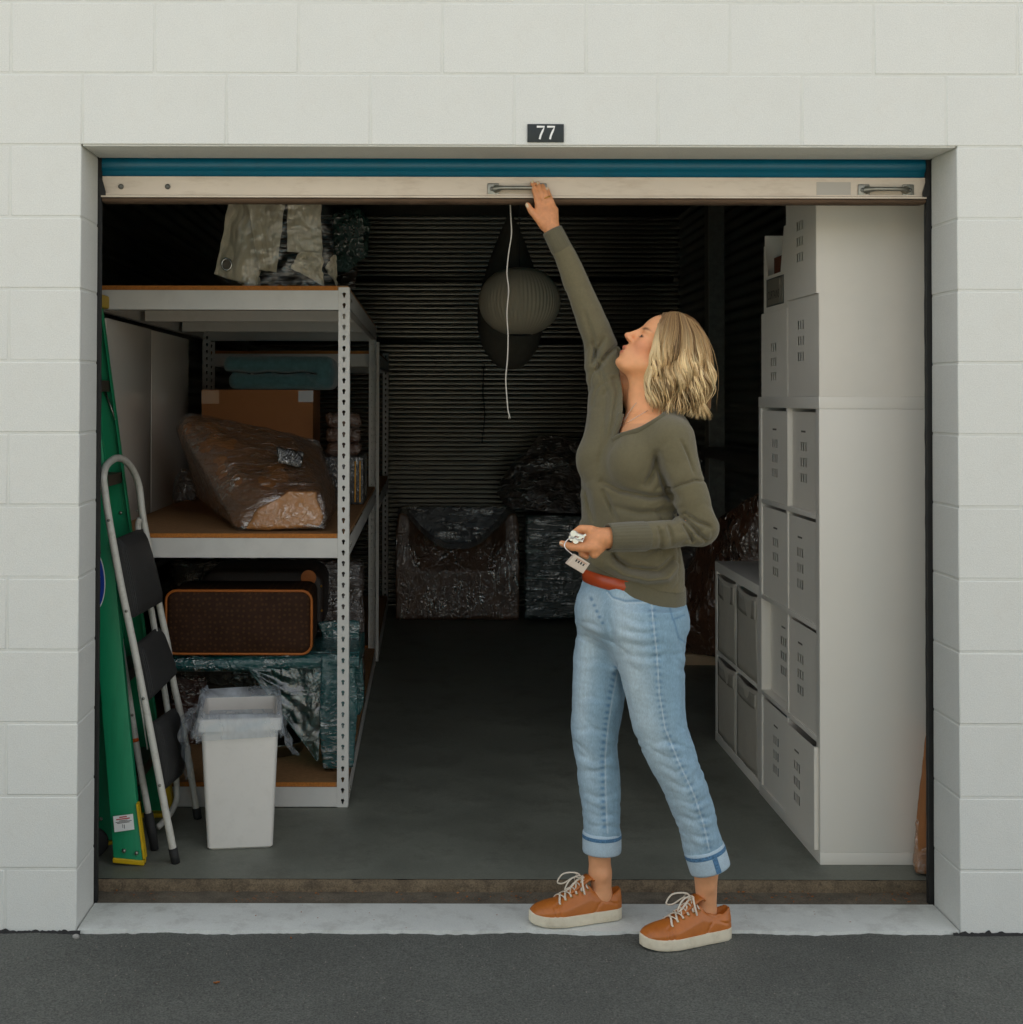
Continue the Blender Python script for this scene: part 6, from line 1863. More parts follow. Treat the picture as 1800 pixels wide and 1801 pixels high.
# raised arm and the cloth pulled up under it
S.chain([SR + np.array([0, 0, -0.02]), A3(1052, 592, 0.154), A3(1031, 540, 0.160), A3(1014, 498, 0.163), A3(996, 452, 0.168), A3(985, 430, 0.170)], [0.058, 0.046, 0.0425, 0.039, 0.033, 0.030], 0.03)
S.cone(A3(1068, 660, 0.135), A3(1068, 760, 0.07), 0.032, 0.042, 0.05)
S.cone(A3(1064, 650, 0.142), A3(1150, 870, 0.02), 0.040, 0.06, 0.06)
S.cone(A3(1074, 690, 0.115), A3(1070, 860, 0.02), 0.032, 0.042, 0.05)
# loose cloth blousing above the hem
zh = at(0, 1015, 0).z
HZ0, HX0 = at(1110, 1030, 0).z, at(1110, 1030, 0).x
hem = lambda X, Y: HZ0 - 0.20 * (X - HX0) + 0.30 * np.maximum(0, HX0 - 0.03 - X) + 0.10 * (Y - YT)
S.cone(A3(1060, 985, -0.05), A3(1150, 1000, -0.08), 0.04, 0.045, 0.04)
S.cone(A3(1150, 1000, -0.075), A3(1172, 985, 0.0), 0.042, 0.03, 0.04)
# folds
FAMP = 2.1
def folds(pts, y, amp, width, sharp=1.0):
    """crease (positive) or ridge (negative) along a pixel path projected through the cloth on the near side"""
    xs = [p[0] for p in pts]; ys_ = [p[1] for p in pts]
    P = [at(px_, py_, y) for px_, py_ in pts]
    lo = (min(p.x for p in P) - 0.06, y - 0.25, min(p.z for p in P) - 0.06); hi = (max(p.x for p in P) + 0.06, y + 0.16, max(p.z for p in P) + 0.06)
    pol = [(p.x, p.z) for p in P]
    def fn(X, Y, Z):
        sh = X.shape
        d, run = poly_dist(X[:, :1, :].ravel(), Z[:, :1, :].ravel(), pol)
        tot = sum(math.hypot(b[0] - a[0], b[1] - a[1]) for a, b in zip(pol[:-1], pol[1:]))
        e = np.sin(np.pi * np.clip(run / tot, 0.0, 1.0)) ** 0.5
        w = FAMP * amp * e * np.exp(-(d / width) ** 2)
        return np.broadcast_to(w.reshape(sh[0], 1, sh[2]), sh)
    S.warp(fn, lo, hi)
# neck-to-armpit drapes
folds(((1062, 640), (1068, 690), (1060, 760), (1048, 830)), 0.03, 0.003, 0.008)
folds(((1068, 640), (1078, 690), (1066, 760), (1050, 800)), 0.03, -0.002, 0.010)
folds(((1083, 660), (1088, 690), (1074, 745), (1058, 790)), 0.03, 0.004, 0.007)
folds(((1026, 545), (1042, 590), (1052, 640), (1056, 672)), 0.13, 0.0045, 0.006)
folds(((1064, 592), (1048, 620), (1040, 645)), 0.13, 0.006, 0.006)
folds(((1089, 606), (1066, 625), (1046, 655)), 0.13, 0.007, 0.006)
# under the bust and towards the near arm
folds(((1056, 845), (1090, 862), (1140, 872), (1182, 868)), -0.05, 0.009, 0.008)
folds(((1150, 800), (1142, 830), (1130, 855)), -0.05, 0.006, 0.009)
folds(((1075, 890), (1120, 900), (1180, 895)), -0.05, 0.006, 0.010)
folds(((1037, 860), (1041, 890), (1046, 921)), -0.02, 0.004, 0.006)
folds(((1028, 880), (1031, 905), (1033, 925)), -0.02, 0.003, 0.005)
folds(((1062, 860), (1075, 890), (1084, 918)), -0.05, 0.006, 0.006)
# near sleeve: elbow creases and shoulder seam
folds(((1168, 868), (1190, 852), (1215, 843), (1240, 846)), -0.12, 0.0045, 0.003)
folds(((1192, 905), (1206, 915), (1226, 938), (1240, 950)), -0.14, 0.009, 0.006)
folds(((1200, 900), (1222, 915), (1246, 925)), -0.14, 0.007, 0.005)
folds(((1196, 918), (1206, 935), (1216, 952)), -0.14, 0.007, 0.005)
folds(((1170, 920), (1176, 940), (1178, 958)), -0.15, 0.004, 0.006)
folds(((1152, 922), (1157, 942), (1157, 960)), -0.15, 0.004, 0.006)
folds(((1152, 790), (1157, 820), (1168, 850), (1184, 884)), -0.10, 0.008, 0.009)
folds(((1192, 770), (1206, 800), (1216, 835)), -0.12, 0.004, 0.004)
# blouse above the hem
folds(((1060, 985), (1090, 1005), (1130, 1012), (1165, 1008), (1186, 985)), -0.05, -0.010, 0.010)
folds(((1070, 975), (1105, 995), (1150, 998), (1180, 975)), -0.05, 0.010, 0.008)
folds(((1075, 968), (1085, 985), (1100, 995)), -0.05, 0.008, 0.006)
# soft random ripple of the knit
sl_, (X_, Y_, Z_) = S._sub(S.lo, S.lo + (S.n - 1) * S.h)
near = np.abs(S.F) < 0.02
S.F[near] += (0.0048 * vnoise(np.stack([X_[near], Y_[near], Z_[near] * 0.6], axis=1), 14, 3, 2)).astype(np.float32)
def ridged(P, sc, seed):
    n = vnoise(P, sc, seed, 2); return np.clip(1 - 2.6 * np.abs(n), 0, 1) ** 1.5
near = np.abs(S.F) < 0.02
Pn = np.stack([X_[near], Y_[near], Z_[near]], axis=1).astype(float)
def rad(c, r): return np.exp(-(((Pn - np.array(c)) ** 2).sum(axis=1)) / r ** 2)
wk = 1.0 * rad(EL + np.array([-0.03, 0, 0.0]), 0.085) + 0.9 * rad(A3(1050, 655, 0.12), 0.11) + 0.8 * rad(A3(1140, 985, -0.09), 0.10) + 0.5 * rad(A3(1165, 850, -0.1), 0.07) + 0.5 * rad(A3(1160, 940, -0.17), 0.06)
wk = np.clip(wk, 0, 1)
Pr = Pn.copy(); Pr[:, 0], Pr[:, 2] = Pn[:, 0] * 0.80 + Pn[:, 2] * 0.6, -Pn[:, 0] * 0.6 + Pn[:, 2] * 0.80
S.F[near] += (0.0060 * wk * ridged(Pr * np.array([0.45, 0.7, 1.0]), 26, 4) + 0.0022 * ridged(Pr * np.array([0.5, 0.7, 1.0]), 15, 7)).astype(np.float32)
# openings: neck, hem
NECK = [(1099, 600), (1101, 690), (1097, 722), (1090, 745), (1083, 771), (1091, 761), (1107, 756), (1128, 749), (1150, 736), (1166, 724), (1190, 712), (1215, 690), (1215, 600)]
def prism_cut(F, pixs, y, y0, y1, k=0.003):
    pol = [(at(a, b, y).x, at(a, b, y).z) for a, b in pixs]
    pol2 = pol + [pol[0]]
    lo = (min(p[0] for p in pol) - 0.03, y0, min(p[1] for p in pol) - 0.03); hi = (max(p[0] for p in pol) + 0.03, y1, max(p[1] for p in pol) + 0.03)
    def fn(X, Y, Z):
        sh = X.shape; xx, zz_ = X[:, 0, :].ravel(), Z[:, 0, :].ravel()
        d, _ = poly_dist(xx, zz_, pol2)
        ins = np.zeros(xx.shape, bool)
        for (ax, az), (bx, bz) in zip(pol2[:-1], pol2[1:]):
            c = ((az > zz_) != (bz > zz_)) & (xx < (bx - ax) * (zz_ - az) / (bz - az + 1e-12) + ax)
            ins ^= c
        d = np.where(ins, -d, d).reshape(sh[0], 1, sh[2])
        return np.broadcast_to(d, sh)
    F.put(fn, lo, hi, k, 'sub')
prism_cut(S, NECK, -0.03, -0.33, 0.13)
sl_, (X_, Y_, Z_) = S._sub((0.30, -0.33, 0.84), (0.90, 0.31, 1.10))
S.F[sl_] = np.maximum(S.F[sl_], (hem(X_, Y_) + 0.028 - Z_) * 0.9)
V, Q = S.extract(); del S
V = relax(V, Q, 1, 0.25)
M_KNIT = pmat('olive_knit', lin(106, 98, 72), 0.92, grain=0.10, gscale=420, var=0.08, vscale=120, bump=0.5, bscale=900, bdist=0.0012, sheen=0.25, bump2=0.15, b2scale=90)
me = np_mesh('sweater', V, Q)
swe = link('sweater', me, M_KNIT, woman)
SW = bvh_of(V, Q)
# hem band, cuffs and neckband: ribbed pieces
M_RIB = pmat('olive_rib', lin(98, 92, 70), 0.92, grain=0.08, gscale=420, var=0.05, vscale=120, bump=0.5, bscale=700, sheen=0.25)
hb = []
hx, hy_ = at(1111, 1030, YT).x, YT
for i in range(73):
    t = 2 * math.pi * i / 72
    row = []
    for (f_, dz) in ((0.96, 0.040), (1.00, 0.030), (1.002, 0.012), (1.004, -0.006), (0.998, -0.022), (0.985, -0.026), (0.955, -0.024)):
        u, w = 0.172 * f_ * math.cos(t), 0.126 * f_ * math.sin(t)
        X_ = hx + u * math.cos(TANG) - w * math.sin(TANG); Y_ = hy_ + u * math.sin(TANG) + w * math.cos(TANG)
        rib_ = 1 + 0.0015 * math.cos(90 * t)
        row.append((hx + (X_ - hx) * rib_, hy_ + (Y_ - hy_) * rib_, hem(X_, Y_) + dz + 0.003 * math.sin(3 * t)))
    hb.append(row)
MB().grid(hb).build('hem_band', M_RIB, swe, smooth=True)
def cuff(pts, rs, n=48, ribs=26):
    pts = [Vector(p) for p in pts]; P = []
    t0 = (pts[-1] - pts[0]).normalized(); u = Vector((0, 1, 0)); u = (u - t0 * u.dot(t0)).normalized(); w = t0.cross(u)
    for i in range(n * 2 + 1):
        a = math.pi * i / n
        rr_c = 1 + 0.012 * math.cos(ribs * a)
        P.append([tuple(p + (u * math.cos(a) + w * math.sin(a)) * r * rr_c) for p, r in zip(pts, rs)])
    return MB().grid(P).build('cuff', M_RIB, swe, smooth=True)
c0, c1 = A3(1140, 943, -0.179), A3(1069, 945.5, -0.207)
cuff([c0, c0 * 0.92 + c1 * 0.08, c0 * 0.5 + c1 * 0.5, c0 * 0.1 + c1 * 0.9, c1, c1 * 1.0 + (c0 - c1) * 0.02, c1 * 0.9 + c0 * 0.1], [0.036, 0.0400, 0.0395, 0.0375, 0.0368, 0.033, 0.029])
c0, c1 = A3(990, 442, 0.169), A3(971.5, 404.5, 0.173)
cuff([c0, c0 * 0.9 + c1 * 0.1, c0 * 0.5 + c1 * 0.5, c0 * 0.1 + c1 * 0.9, c1, c1 * 0.98 + c0 * 0.02, c1 * 0.85 + c0 * 0.15], [0.028, 0.0315, 0.0308, 0.0300, 0.0300, 0.027, 0.024])
for pix_ in (((1097, 712), (1093, 727), (1088, 745), (1083, 760), (1079.5, 774)), ((1079, 775), (1084, 772), (1092, 767), (1108, 762), (1129, 755), (1152, 742), (1170, 730), (1188, 718))):
    pt = [hit(SW, a, b, 0.0005) for a, b in pix_]
    pt = [q for q in pt if q is not None and q.y < 0.07]
    if len(pt) > 2:
        MB().tube(smooth_path(pt, 5), 0.0088, 8, flat=0.38, up=(0, 1, 0)).build('neckband', M_RIB, swe, smooth=True)
# fine chain with a pendant
ch = [hit(SKIN_BVH, px_, py_, 0.0015) for px_, py_ in ((1120, 708), (1112, 718), (1104, 730), (1098, 740), (1093, 747), (1094, 748), (1106, 742), (1122, 732), (1140, 722))]
ch = [q for q in ch if q is not None]
M_SILVER = pmat('silver', lin(214, 212, 206), 0.2, metal=1.0, var=0.05)
if len(ch) > 3:
    nk = MB().tube(smooth_path(ch, 4), 0.0006, 5).build('necklace', M_SILVER, woman, smooth=True)
    pq = hit(SKIN_BVH, 1092.5, 748, 0.003)
    if pq is not None: MB().tube([pq + Vector((0, 0, 0.004)), pq, pq - Vector((0, 0, 0.005))], [0.0012, 0.0034, 0.001], 8).build('pendant', M_SILVER, nk)
# ring on the right hand
rq = A3(957, 345.5, HY - 0.004); rdir = Vector(A3(961, 343, HY - 0.007) - A3(967.5, 361, HY - 0.001)).normalized()
rq = Vector(A3(962.2, 346.5, HY - 0.0055)); uu = rdir.orthogonal().normalized(); ww = rdir.cross(uu)
MB().tube([rq + (uu * math.cos(a) + ww * math.sin(a)) * 0.0108 for a in [2 * math.pi * k / 24 for k in range(25)]], 0.0019, 6, caps=False).build('ring', M_BRASS, woman, smooth=True)

# ---------------- jeans
J = Field((0.36, -0.24, 0.10), (0.90, 0.30, 1.02), 0.0034)
PT = math.radians(30); pang = math.atan2(-math.cos(PT), math.sin(PT))
rows = ((1000, 1034, 1180), (1035, 1027, 1185), (1057, 1019, 1197), (1077, 1016, 1205), (1100, 1020, 1204), (1120, 1036, 1188), (1145, 1062, 1160), (1170, 1086, 1130))
zs_, cx_, aa_ = [], [], []
for py_, l, r in rows:
    p, q = at(l, py_, 0.02), at(r, py_, 0.02); zs_.append(p.z); cx_.append((p.x + q.x) / 2); aa_.append((q.x - p.x) / 2)
NP = len(zs_)
J.column(zs_, cx_, [0.030] * NP, [a * 1.10 for a in aa_], [a * 0.95 for a in aa_], [pang] * NP, 0.03, pw=2.2)
def leg(rows, ys, rat, kk):
    zs_, cx_, cy_, a_, b_ = [], [], [], [], []
    for (py_, l, r), y in zip(rows, ys):
        p, q = at(l, py_, y), at(r, py_, y)
        zs_.append(p.z); cx_.append((p.x + q.x) / 2); cy_.append(y); a_.append((q.x - p.x) / 2); b_.append((q.x - p.x) / 2 * rat)
    J.column(zs_, cx_, cy_, a_, b_, [0.0] * len(zs_), kk, pw=2.1)
LR = ((1070, 1084, 1200), (1095, 1080, 1206), (1120, 1078, 1207), (1167, 1086, 1203), (1205, 1094, 1204), (1231, 1101, 1205), (1279, 1112, 1209), (1321, 1128, 1226), (1350, 1143, 1234), (1386, 1164, 1248), (1411, 1175, 1254), (1440, 1186, 1261), (1475, 1197, 1270), (1506, 1206, 1276))
leg(LR, np.linspace(-0.060, -0.034, len(LR)), 1.02, 0.05)
RR = ((1070, 1018, 1088), (1095, 1015, 1092), (1120, 1013, 1096), (1160, 1009, 1098), (1225, 1006, 1100), (1255, 1005, 1094), (1289, 1004, 1087), (1328, 1010, 1089), (1360, 1015, 1090), (1411, 1022, 1093), (1460, 1027, 1092), (1482, 1029, 1091))
leg(RR, np.linspace(0.105, 0.080, len(RR)), 1.02, 0.035)
S = J; FAMP = 0.6                                               # folds() works on S
folds(((1062, 1075), (1072, 1110), (1080, 1140)), -0.02, 0.008, 0.006)
folds(((1085, 1150), (1094, 1200), (1106, 1255)), 0.0, 0.006, 0.006)
for pts_ in (((1080, 1075), (1115, 1082), (1150, 1080)), ((1078, 1095), (1110, 1102), (1145, 1098)), ((1082, 1118), (1120, 1124), (1160, 1118)), ((1090, 1140), (1130, 1145), (1165, 1136)),
             ((1020, 1100), (1040, 1096), (1060, 1102)), ((1015, 1135), (1040, 1128), (1065, 1136)), ((1012, 1160), (1045, 1152), (1075, 1165)),
             ((1190, 1140), (1203, 1146), (1210, 1150)), ((1180, 1165), (1200, 1172), (1208, 1178)),
             ((1150, 1330), (1180, 1345), (1215, 1335)), ((1165, 1360), (1195, 1372), (1235, 1358)), ((1180, 1395), (1212, 1402), (1250, 1390)), ((1188, 1425), (1220, 1432), (1256, 1422)), ((1196, 1455), (1228, 1462), (1262, 1452)),
             ((1130, 1300), (1160, 1290), (1200, 1300)),
             ((1010, 1320), (1040, 1330), (1080, 1318)), ((1015, 1350), (1045, 1345), (1085, 1355)), ((1020, 1385), (1050, 1392), (1088, 1384)), ((1025, 1420), (1050, 1426), (1088, 1420)), ((1008, 1280), (1035, 1270), (1080, 1285)), ((1008, 1225), (1035, 1215), (1070, 1228))):
    y_ = 0.09 if max(p[0] for p in pts_) < 1095 and min(p[1] for p in pts_) > 1150 else -0.04
    folds(pts_, y_, 0.0042, 0.006)
    folds([(a, b + 11) for a, b in pts_], y_, -0.0030, 0.007)
S = None
sl_, (X_, Y_, Z_) = J._sub(J.lo, J.lo + (J.n - 1) * J.h)
near = np.abs(J.F) < 0.02
J.F[near] += (0.0028 * vnoise(np.stack([X_[near], Y_[near], Z_[near]], axis=1), 22, 5, 3)).astype(np.float32)
Pn = np.stack([X_[near], Y_[near], Z_[near]], axis=1).astype(float)
zk, za_, zc_ = at(0, 1320, 0).z, at(0, 1455, 0).z, at(0, 1120, 0).z
wk = np.clip(np.exp(-((Pn[:, 2] - zk) / 0.10) ** 2) + np.exp(-((Pn[:, 2] - za_) / 0.07) ** 2) + 0.8 * np.exp(-((Pn[:, 2] - zc_) / 0.06) ** 2), 0.15, 1)
Pr = Pn.copy(); Pr[:, 2] = Pn[:, 2] + 0.35 * Pn[:, 0]
J.F[near] += (0.0050 * wk * ridged(Pr * np.array([0.35, 0.45, 1.0]), 24, 12)).astype(np.float32)
V, Q = J.extract(); del J
V = relax(V, Q, 1, 0.25)
px, py = proj(V)
N_ = 0.5 + 0.5 * vnoise(V * np.array([1, 1, 0.25]), 60, 2, 3)
base = np.array(lin(134, 166, 186)); lite = np.array(lin(198, 214, 220)); dk = np.array(lin(70, 116, 152))
side = V[:, 1] < 0.03
wR = sstep(0.0, 0.05, V[:, 1]) * sstep(1110, 1180, py) + (1 - sstep(1110, 1180, py)) * (1 - sstep(1055, 1090, px))
# worn, paler front of both thighs and knees
cl_L = [(1090, 1060), (1105, 1150), (1125, 1250), (1150, 1330), (1190, 1400), (1215, 1480)]
cl_R = [(1040, 1060), (1035, 1150), (1030, 1250), (1035, 1330), (1045, 1400), (1050, 1470)]
dL, _ = poly_dist(px, py, cl_L); dR, _ = poly_dist(px, py, cl_R)
fade = (wR * np.exp(-(dR / 24.0) ** 2) + (1 - wR) * np.exp(-(dL / 34.0) ** 2)) * (0.55 + 0.45 * np.exp(-((py - 1200) / 160.0) ** 2))
C = base[None] * (0.86 + 0.26 * N_)[:, None]
C = C * (1 - 0.75 * fade)[:, None] + lite[None] * (0.75 * fade)[:, None]
C *= (0.90 + 0.20 * (0.5 + 0.5 * vnoise(V * np.array([1, 1, 4.0]), 30, 7, 3)))[:, None]
C *= (0.92 + 0.16 * (0.5 + 0.5 * vnoise(V * np.array([1, 1, 0.12]), 150, 8, 2)))[:, None]
def seam(pts, mask, w=3.2, dash=True, amt=0.8, col=dk):
    global C
    d, run = poly_dist(px, py, pts)
    m = np.exp(-(d / w) ** 2) * mask
    if dash: m = m * np.clip(0.35 + 0.65 * np.sin(run * 0.55 + 3 * vnoise(V, 20, 1)), 0, 1)
    C = C * (1 - (amt * m)[:, None]) + col[None] * (amt * m)[:, None]
SEAM_L = [(1146, 1058), (1150, 1100), (1156, 1150), (1160, 1220), (1170, 1280), (1194, 1340), (1222, 1400), (1238, 1450), (1248, 1495)]
SEAM_R = [(1084, 1170), (1074, 1220), (1066, 1270), (1060, 1330), (1061, 1400), (1064, 1465)]
seam(SEAM_L, side, 6.0); seam(SEAM_L, side, 1.3, False, 0.7, lite)
seam(SEAM_R, V[:, 1] < 0.1, 5.0); seam([(a + 5, b) for a, b in SEAM_R], V[:, 1] < 0.1, 1.3, False, 0.6, lite)
seam([(1040, 1052), (1050, 1075), (1062, 1100)], side, 3.0); seam([(1068, 1038), (1078, 1050), (1100, 1057), (1142, 1056)], side, 2.0, False, 0.6, dk)
seam([(1068, 1042), (1078, 1054), (1100, 1061), (1142, 1060)], side, 1.2, False, 0.7, lite)
seam([(1172, 1045), (1184, 1090), (1204, 1082)], side, 1.6, False, 0.7); seam([(1186, 1092), (1194, 1122), (1206, 1130)], side, 1.6, False, 0.6)
M_DENIM = pmat('denim', (0, 0, 0), 0.85, attr='wash', grain=0.12, gscale=330, var=0.06, vscale=300, bump=0.45, bscale=900, bdist=0.0010, stretch=(1, 1, 0.35), sheen=0.1)
me = np_mesh('jeans', V, Q); set_colors(me, 'wash', C)
jea = link('jeans', me, M_DENIM, woman)
JB = bvh_of(V, Q)
M_TURN = pmat('denim_inside', lin(178, 198, 210), 0.9, grain=0.10, gscale=330, var=0.08, vscale=40, bump=0.5, bscale=800)
M_SEAM = pmat('dark_denim', lin(80, 120, 154), 0.9, var=0.25, vscale=120, grain=0.3, gscale=250)
def turnup(c, ax_, rad, h, nm='turn_up'):
    """rolled hem: ring around axis"""
    c = Vector(c); t = Vector(ax_).normalized(); u = Vector((0, 1, 0)); u = (u - t * u.dot(t)).normalized(); w = t.cross(u)
    P = []; n = 60
    for i in range(n + 1):
        a = 2 * math.pi * i / n; row = []
        for (r, s) in ((0.90, 0.50), (0.99, 0.53), (1.035, 0.50), (1.05, 0.40), (1.055, 0.0), (1.05, -0.40), (1.03, -0.49), (0.97, -0.5), (0.93, -0.45), (0.92, 0.0)):
            rr_c = rad * r * (1 + 0.010 * noise.noise(Vector((math.cos(a) * 2, math.sin(a) * 2, s * 2))))
            row.append(tuple(c + (u * math.cos(a) * 1.0 + w * math.sin(a)) * rr_c + t * (s * h)))
        P.append(row)
    o = MB().grid(P).build(nm, M_TURN, jea, smooth=True)
    b = []
    for i in range(n + 1):
        a = 2 * math.pi * i / n
        b.append([tuple(c + (u * math.cos(a) + w * math.sin(a)) * rad * r + t * (s * h)) for r, s in ((1.062, 0.40), (1.067, 0.36), (1.067, 0.26), (1.060, 0.22))])
    MB().grid(b).build('hem_seam', M_SEAM, o, smooth=True)
    return o, c, t, u, w
tL = turnup(A3(1244, 1509, -0.036), (at(1232, 1470, 0).x - at(1249, 1525, 0).x, 0, at(0, 1470, 0).z - at(0, 1525, 0).z), 0.0545, 0.062)
tR = turnup(A3(1059, 1480, 0.081), (0.0, 0, 1), 0.0525, 0.058)
# side seam patch on the near turn-up
o_, c, t, u, w = tL
P = []
for i in range(5):
    a = math.radians(180 + 62 + i * 3.6)
    P.append([tuple(c + (u * math.cos(a) + w * math.sin(a)) * 0.0545 * 1.068 + t * s * 0.062) for s in (0.22, 0.0, -0.25, -0.44)])
# find the angle that faces the camera at pixel (1258, 1515)
best = None
for k in range(360):
    a = math.radians(k); q = c + (u * math.cos(a) + w * math.sin(a)) * 0.0545 * 1.06
    if q.y > c.y: continue
    ppx, ppy = proj(np.array([tuple(q)])); e = abs(ppx[0] - 1260)
    if best is None or e < best[0]: best = (e, a)
P = [[tuple(c + (u * math.cos(best[1] + d) + w * math.sin(best[1] + d)) * 0.0545 * 1.068 + t * s * 0.062) for s in (0.22, 0.0, -0.25, -0.46)] for d in (-0.13, -0.06, 0.0, 0.06, 0.13)]
MB().grid(P).build('seam_patch', M_SEAM, o_, smooth=True)
# belt with buckle
M_BELT = pmat('red_brown_leather', lin(176, 66, 18), 0.42, var=0.1, vscale=40, coat=0.3)
blt = []
bz = lambda X, Y: at(1030, 1018, -0.05).z - 0.16 * (X - at(1030, 1018, -0.05).x)
bc = (cx_[0] + cx_[1]) / 2; bx0 = (aa_[0] + aa_[1]) / 2 + 0.002
for i in range(73):
    tt = 2 * math.pi * i / 72; row = []
    for f_, dz in ((1.00, 0.019), (1.035, 0.018), (1.045, 0.0), (1.035, -0.018), (1.00, -0.019)):
        uu_, vv_ = bx0 * 1.10 * f_ * math.cos(tt), bx0 * 0.95 * f_ * math.sin(tt)
        X_ = bc + uu_ * math.cos(pang) - vv_ * math.sin(pang); Y_ = 0.030 + uu_ * math.sin(pang) + vv_ * math.cos(pang)
        row.append((X_, Y_, bz(X_, Y_) + dz))
    blt.append(row)
bel = MB().grid(blt).build('belt', M_BELT, woman, smooth=True)
M_GOLD = pmat('pale_gold', lin(206, 176, 110), 0.3, metal=1.0)
BB = bvh_of(np.array([q for r in blt for q in r]), np.array([(i * 5 + j, i * 5 + j + 1, (i + 1) * 5 + j + 1, (i + 1) * 5 + j) for i in range(72) for j in range(4)]))
bq = [hit(BB, a, b, 0.003) for a, b in ((1015, 1008), (1020, 1006), (1029, 1034), (1024, 1034))]
if all(q is not None for q in bq):
    MB().tube(bq + [bq[0]], 0.0016, 6).build('buckle', M_GOLD, bel, smooth=True)

# ---------------- shoes
M_SHOE = pmat('tan_shoe_leather', lin(184, 106, 40), 0.42, var=0.10, vscale=30, bump=0.25, bscale=420, bdist=0.0008, coat=0.15, dark=lin(130, 62, 20), dscale=14, damt=0.35)
M_SOLE = pmat('off_white_sole', lin(226, 216, 192), 0.6, var=0.06, vscale=40, bump=0.2, bscale=300, dark=lin(168, 148, 116), dscale=24, damt=0.35)
M_LACE = pmat('cream_lace', lin(226, 214, 194), 0.85, var=0.08, vscale=200, bump=0.6, bscale=900)
SLEN = 0.272
def half_w(t):        # t: 0 toe .. 1 heel
    return np.interp(t, [0, 0.03, 0.1, 0.2, 0.32, 0.5, 0.65, 0.8, 0.92, 0.975, 1.0], [0.010, 0.024, 0.038, 0.046, 0.049, 0.043, 0.037, 0.036, 0.033, 0.024, 0.008])
def mid_y(t): return np.interp(t, [0, 0.3, 0.6, 1], [0.008, 0.002, -0.002, 0.0])
def make_shoe(toe, heel, zg_, label):
    toe, heel = Vector(toe), Vector(heel)
    d = (heel - toe); d.z = 0; yaw = math.atan2(d.y, d.x)
    M = Matrix.Translation((toe.x, toe.y, zg_)) @ Matrix.Rotation(yaw, 4, 'Z')
    sh = bpy.data.objects.new('shoe', None); COL.objects.link(sh); sh.parent = woman
    sh['label'] = label
    sh.location = -Vector(woman.location); 
    # sole
    P = []
    ts = [0.5 - 0.5 * math.cos(math.pi * i / 48) for i in range(49)]
    loop = [(t, 1) for t in ts] + [(t, -1) for t in reversed(ts)]
    lev = ((0.80, 0.0006), (0.95, 0.0007), (0.985, 0.003), (1.0, 0.010), (1.0, 0.024), (0.985, 0.029), (0.93, 0.030), (0.5, 0.030))
    for f_, z in lev:
        row = []
        for t, s in loop:
            x = SLEN * (0.5 + (t - 0.5) * (1 - (1 - f_) * 0.12))
            spring = 0.006 * max(0, (0.22 - t) / 0.22) ** 2
            row.append((x, mid_y(t) + s * float(half_w(t)) * (1.06 * f_), z + spring + (0.004 * t if z > 0.02 else 0)))
        P.append(row + [row[0]])
    m = MB().grid(P); n = len(P[0])
    m.f.append(tuple(range(n - 1))); m.f.append(tuple((len(P) - 1) * n + i for i in range(n - 1)))
    m.v = [tuple(M @ Vector(q)) for q in m.v]
    m.build('sole', M_SOLE, sh, local=True, angle=50)
    # upper
    F = Field((-0.01, -0.07, 0.0), (SLEN + 0.015, 0.07, 0.15), 0.003)
    def top(t): return np.interp(t, [0, 0.06, 0.15, 0.28, 0.40, 0.52, 0.62, 0.70, 0.80, 0.92, 1.0], [0.034, 0.050, 0.058, 0.066, 0.083, 0.103, 0.116, 0.098, 0.086, 0.092, 0.098])
    def fn(X, Y, Z):
        t = np.clip(X[:, 0, 0] / SLEN, 0, 1)
        lean = np.clip((Z - 0.03) / 0.09, 0, 1)
        hw = half_w(t)[:, None, None] * (1.0 - 0.42 * lean ** 1.4) + 0.0005
        tp = top(t)[:, None, None]
        my = mid_y(t)[:, None, None]
        dy = np.abs(Y - my) - hw
        u = np.clip(np.abs(Y - my) / hw, 0, 1)
        dz = Z - (0.028 + (tp - 0.028) * (1 - 0.55 * u ** 2.6))
        ex = np.maximum(-X + 0.003, X - SLEN + 0.002)
        return np.maximum(np.maximum(dy * 0.9, dz * 0.8), np.maximum(ex, 0.022 - Z))
    F.put(fn, (-0.01, -0.07, 0.0), (SLEN + 0.015, 0.07, 0.15))
    F.ell((SLEN * 0.80, 0, 0.118), (0.062, 0.0295, 0.060), 0.006, op='sub')
    # stitched panels: shallow grooves
    def groove(pts, amp=0.0030, wd=0.0020):
        def g(X, Y, Z):
            sh_ = X.shape
            dd_, _ = poly_dist(X[:, 0, :].ravel(), Z[:, 0, :].ravel(), pts)
            return np.broadcast_to((amp * np.exp(-(dd_ / wd) ** 2)).reshape(sh_[0], 1, sh_[2]), sh_)
        F.warp(g, (0, -0.07, 0.02), (SLEN, 0.07, 0.14))
    L_ = SLEN
    groove(((0.27 * L_, 0.030), (0.275 * L_, 0.048), (0.31 * L_, 0.066), (0.42 * L_, 0.084), (0.58 * L_, 0.096)))
    groove(((0.26 * L_ - 0.012, 0.03), (0.26 * L_ - 0.011, 0.052), (0.30 * L_, 0.062)))
    groove(((0.62 * L_, 0.092), (0.70 * L_, 0.078), (0.76 * L_, 0.066), (0.70 * L_, 0.050), (0.66 * L_, 0.032)))
    groove(((0.76 * L_, 0.066), (0.86 * L_, 0.070), (0.97 * L_, 0.086)))
    groove(((0.78 * L_, 0.060), (0.9 * L_, 0.048), (0.97 * L_, 0.045)))
    Vs, Qs = F.extract(); Vs = relax(Vs, Qs, 2, 0.4)
    up_bvh = bvh_of(Vs, Qs)
    W = np.array([tuple(M @ Vector(q)) for q in Vs])
    link('upper', np_mesh('upper', W, Qs), M_SHOE, sh, True)
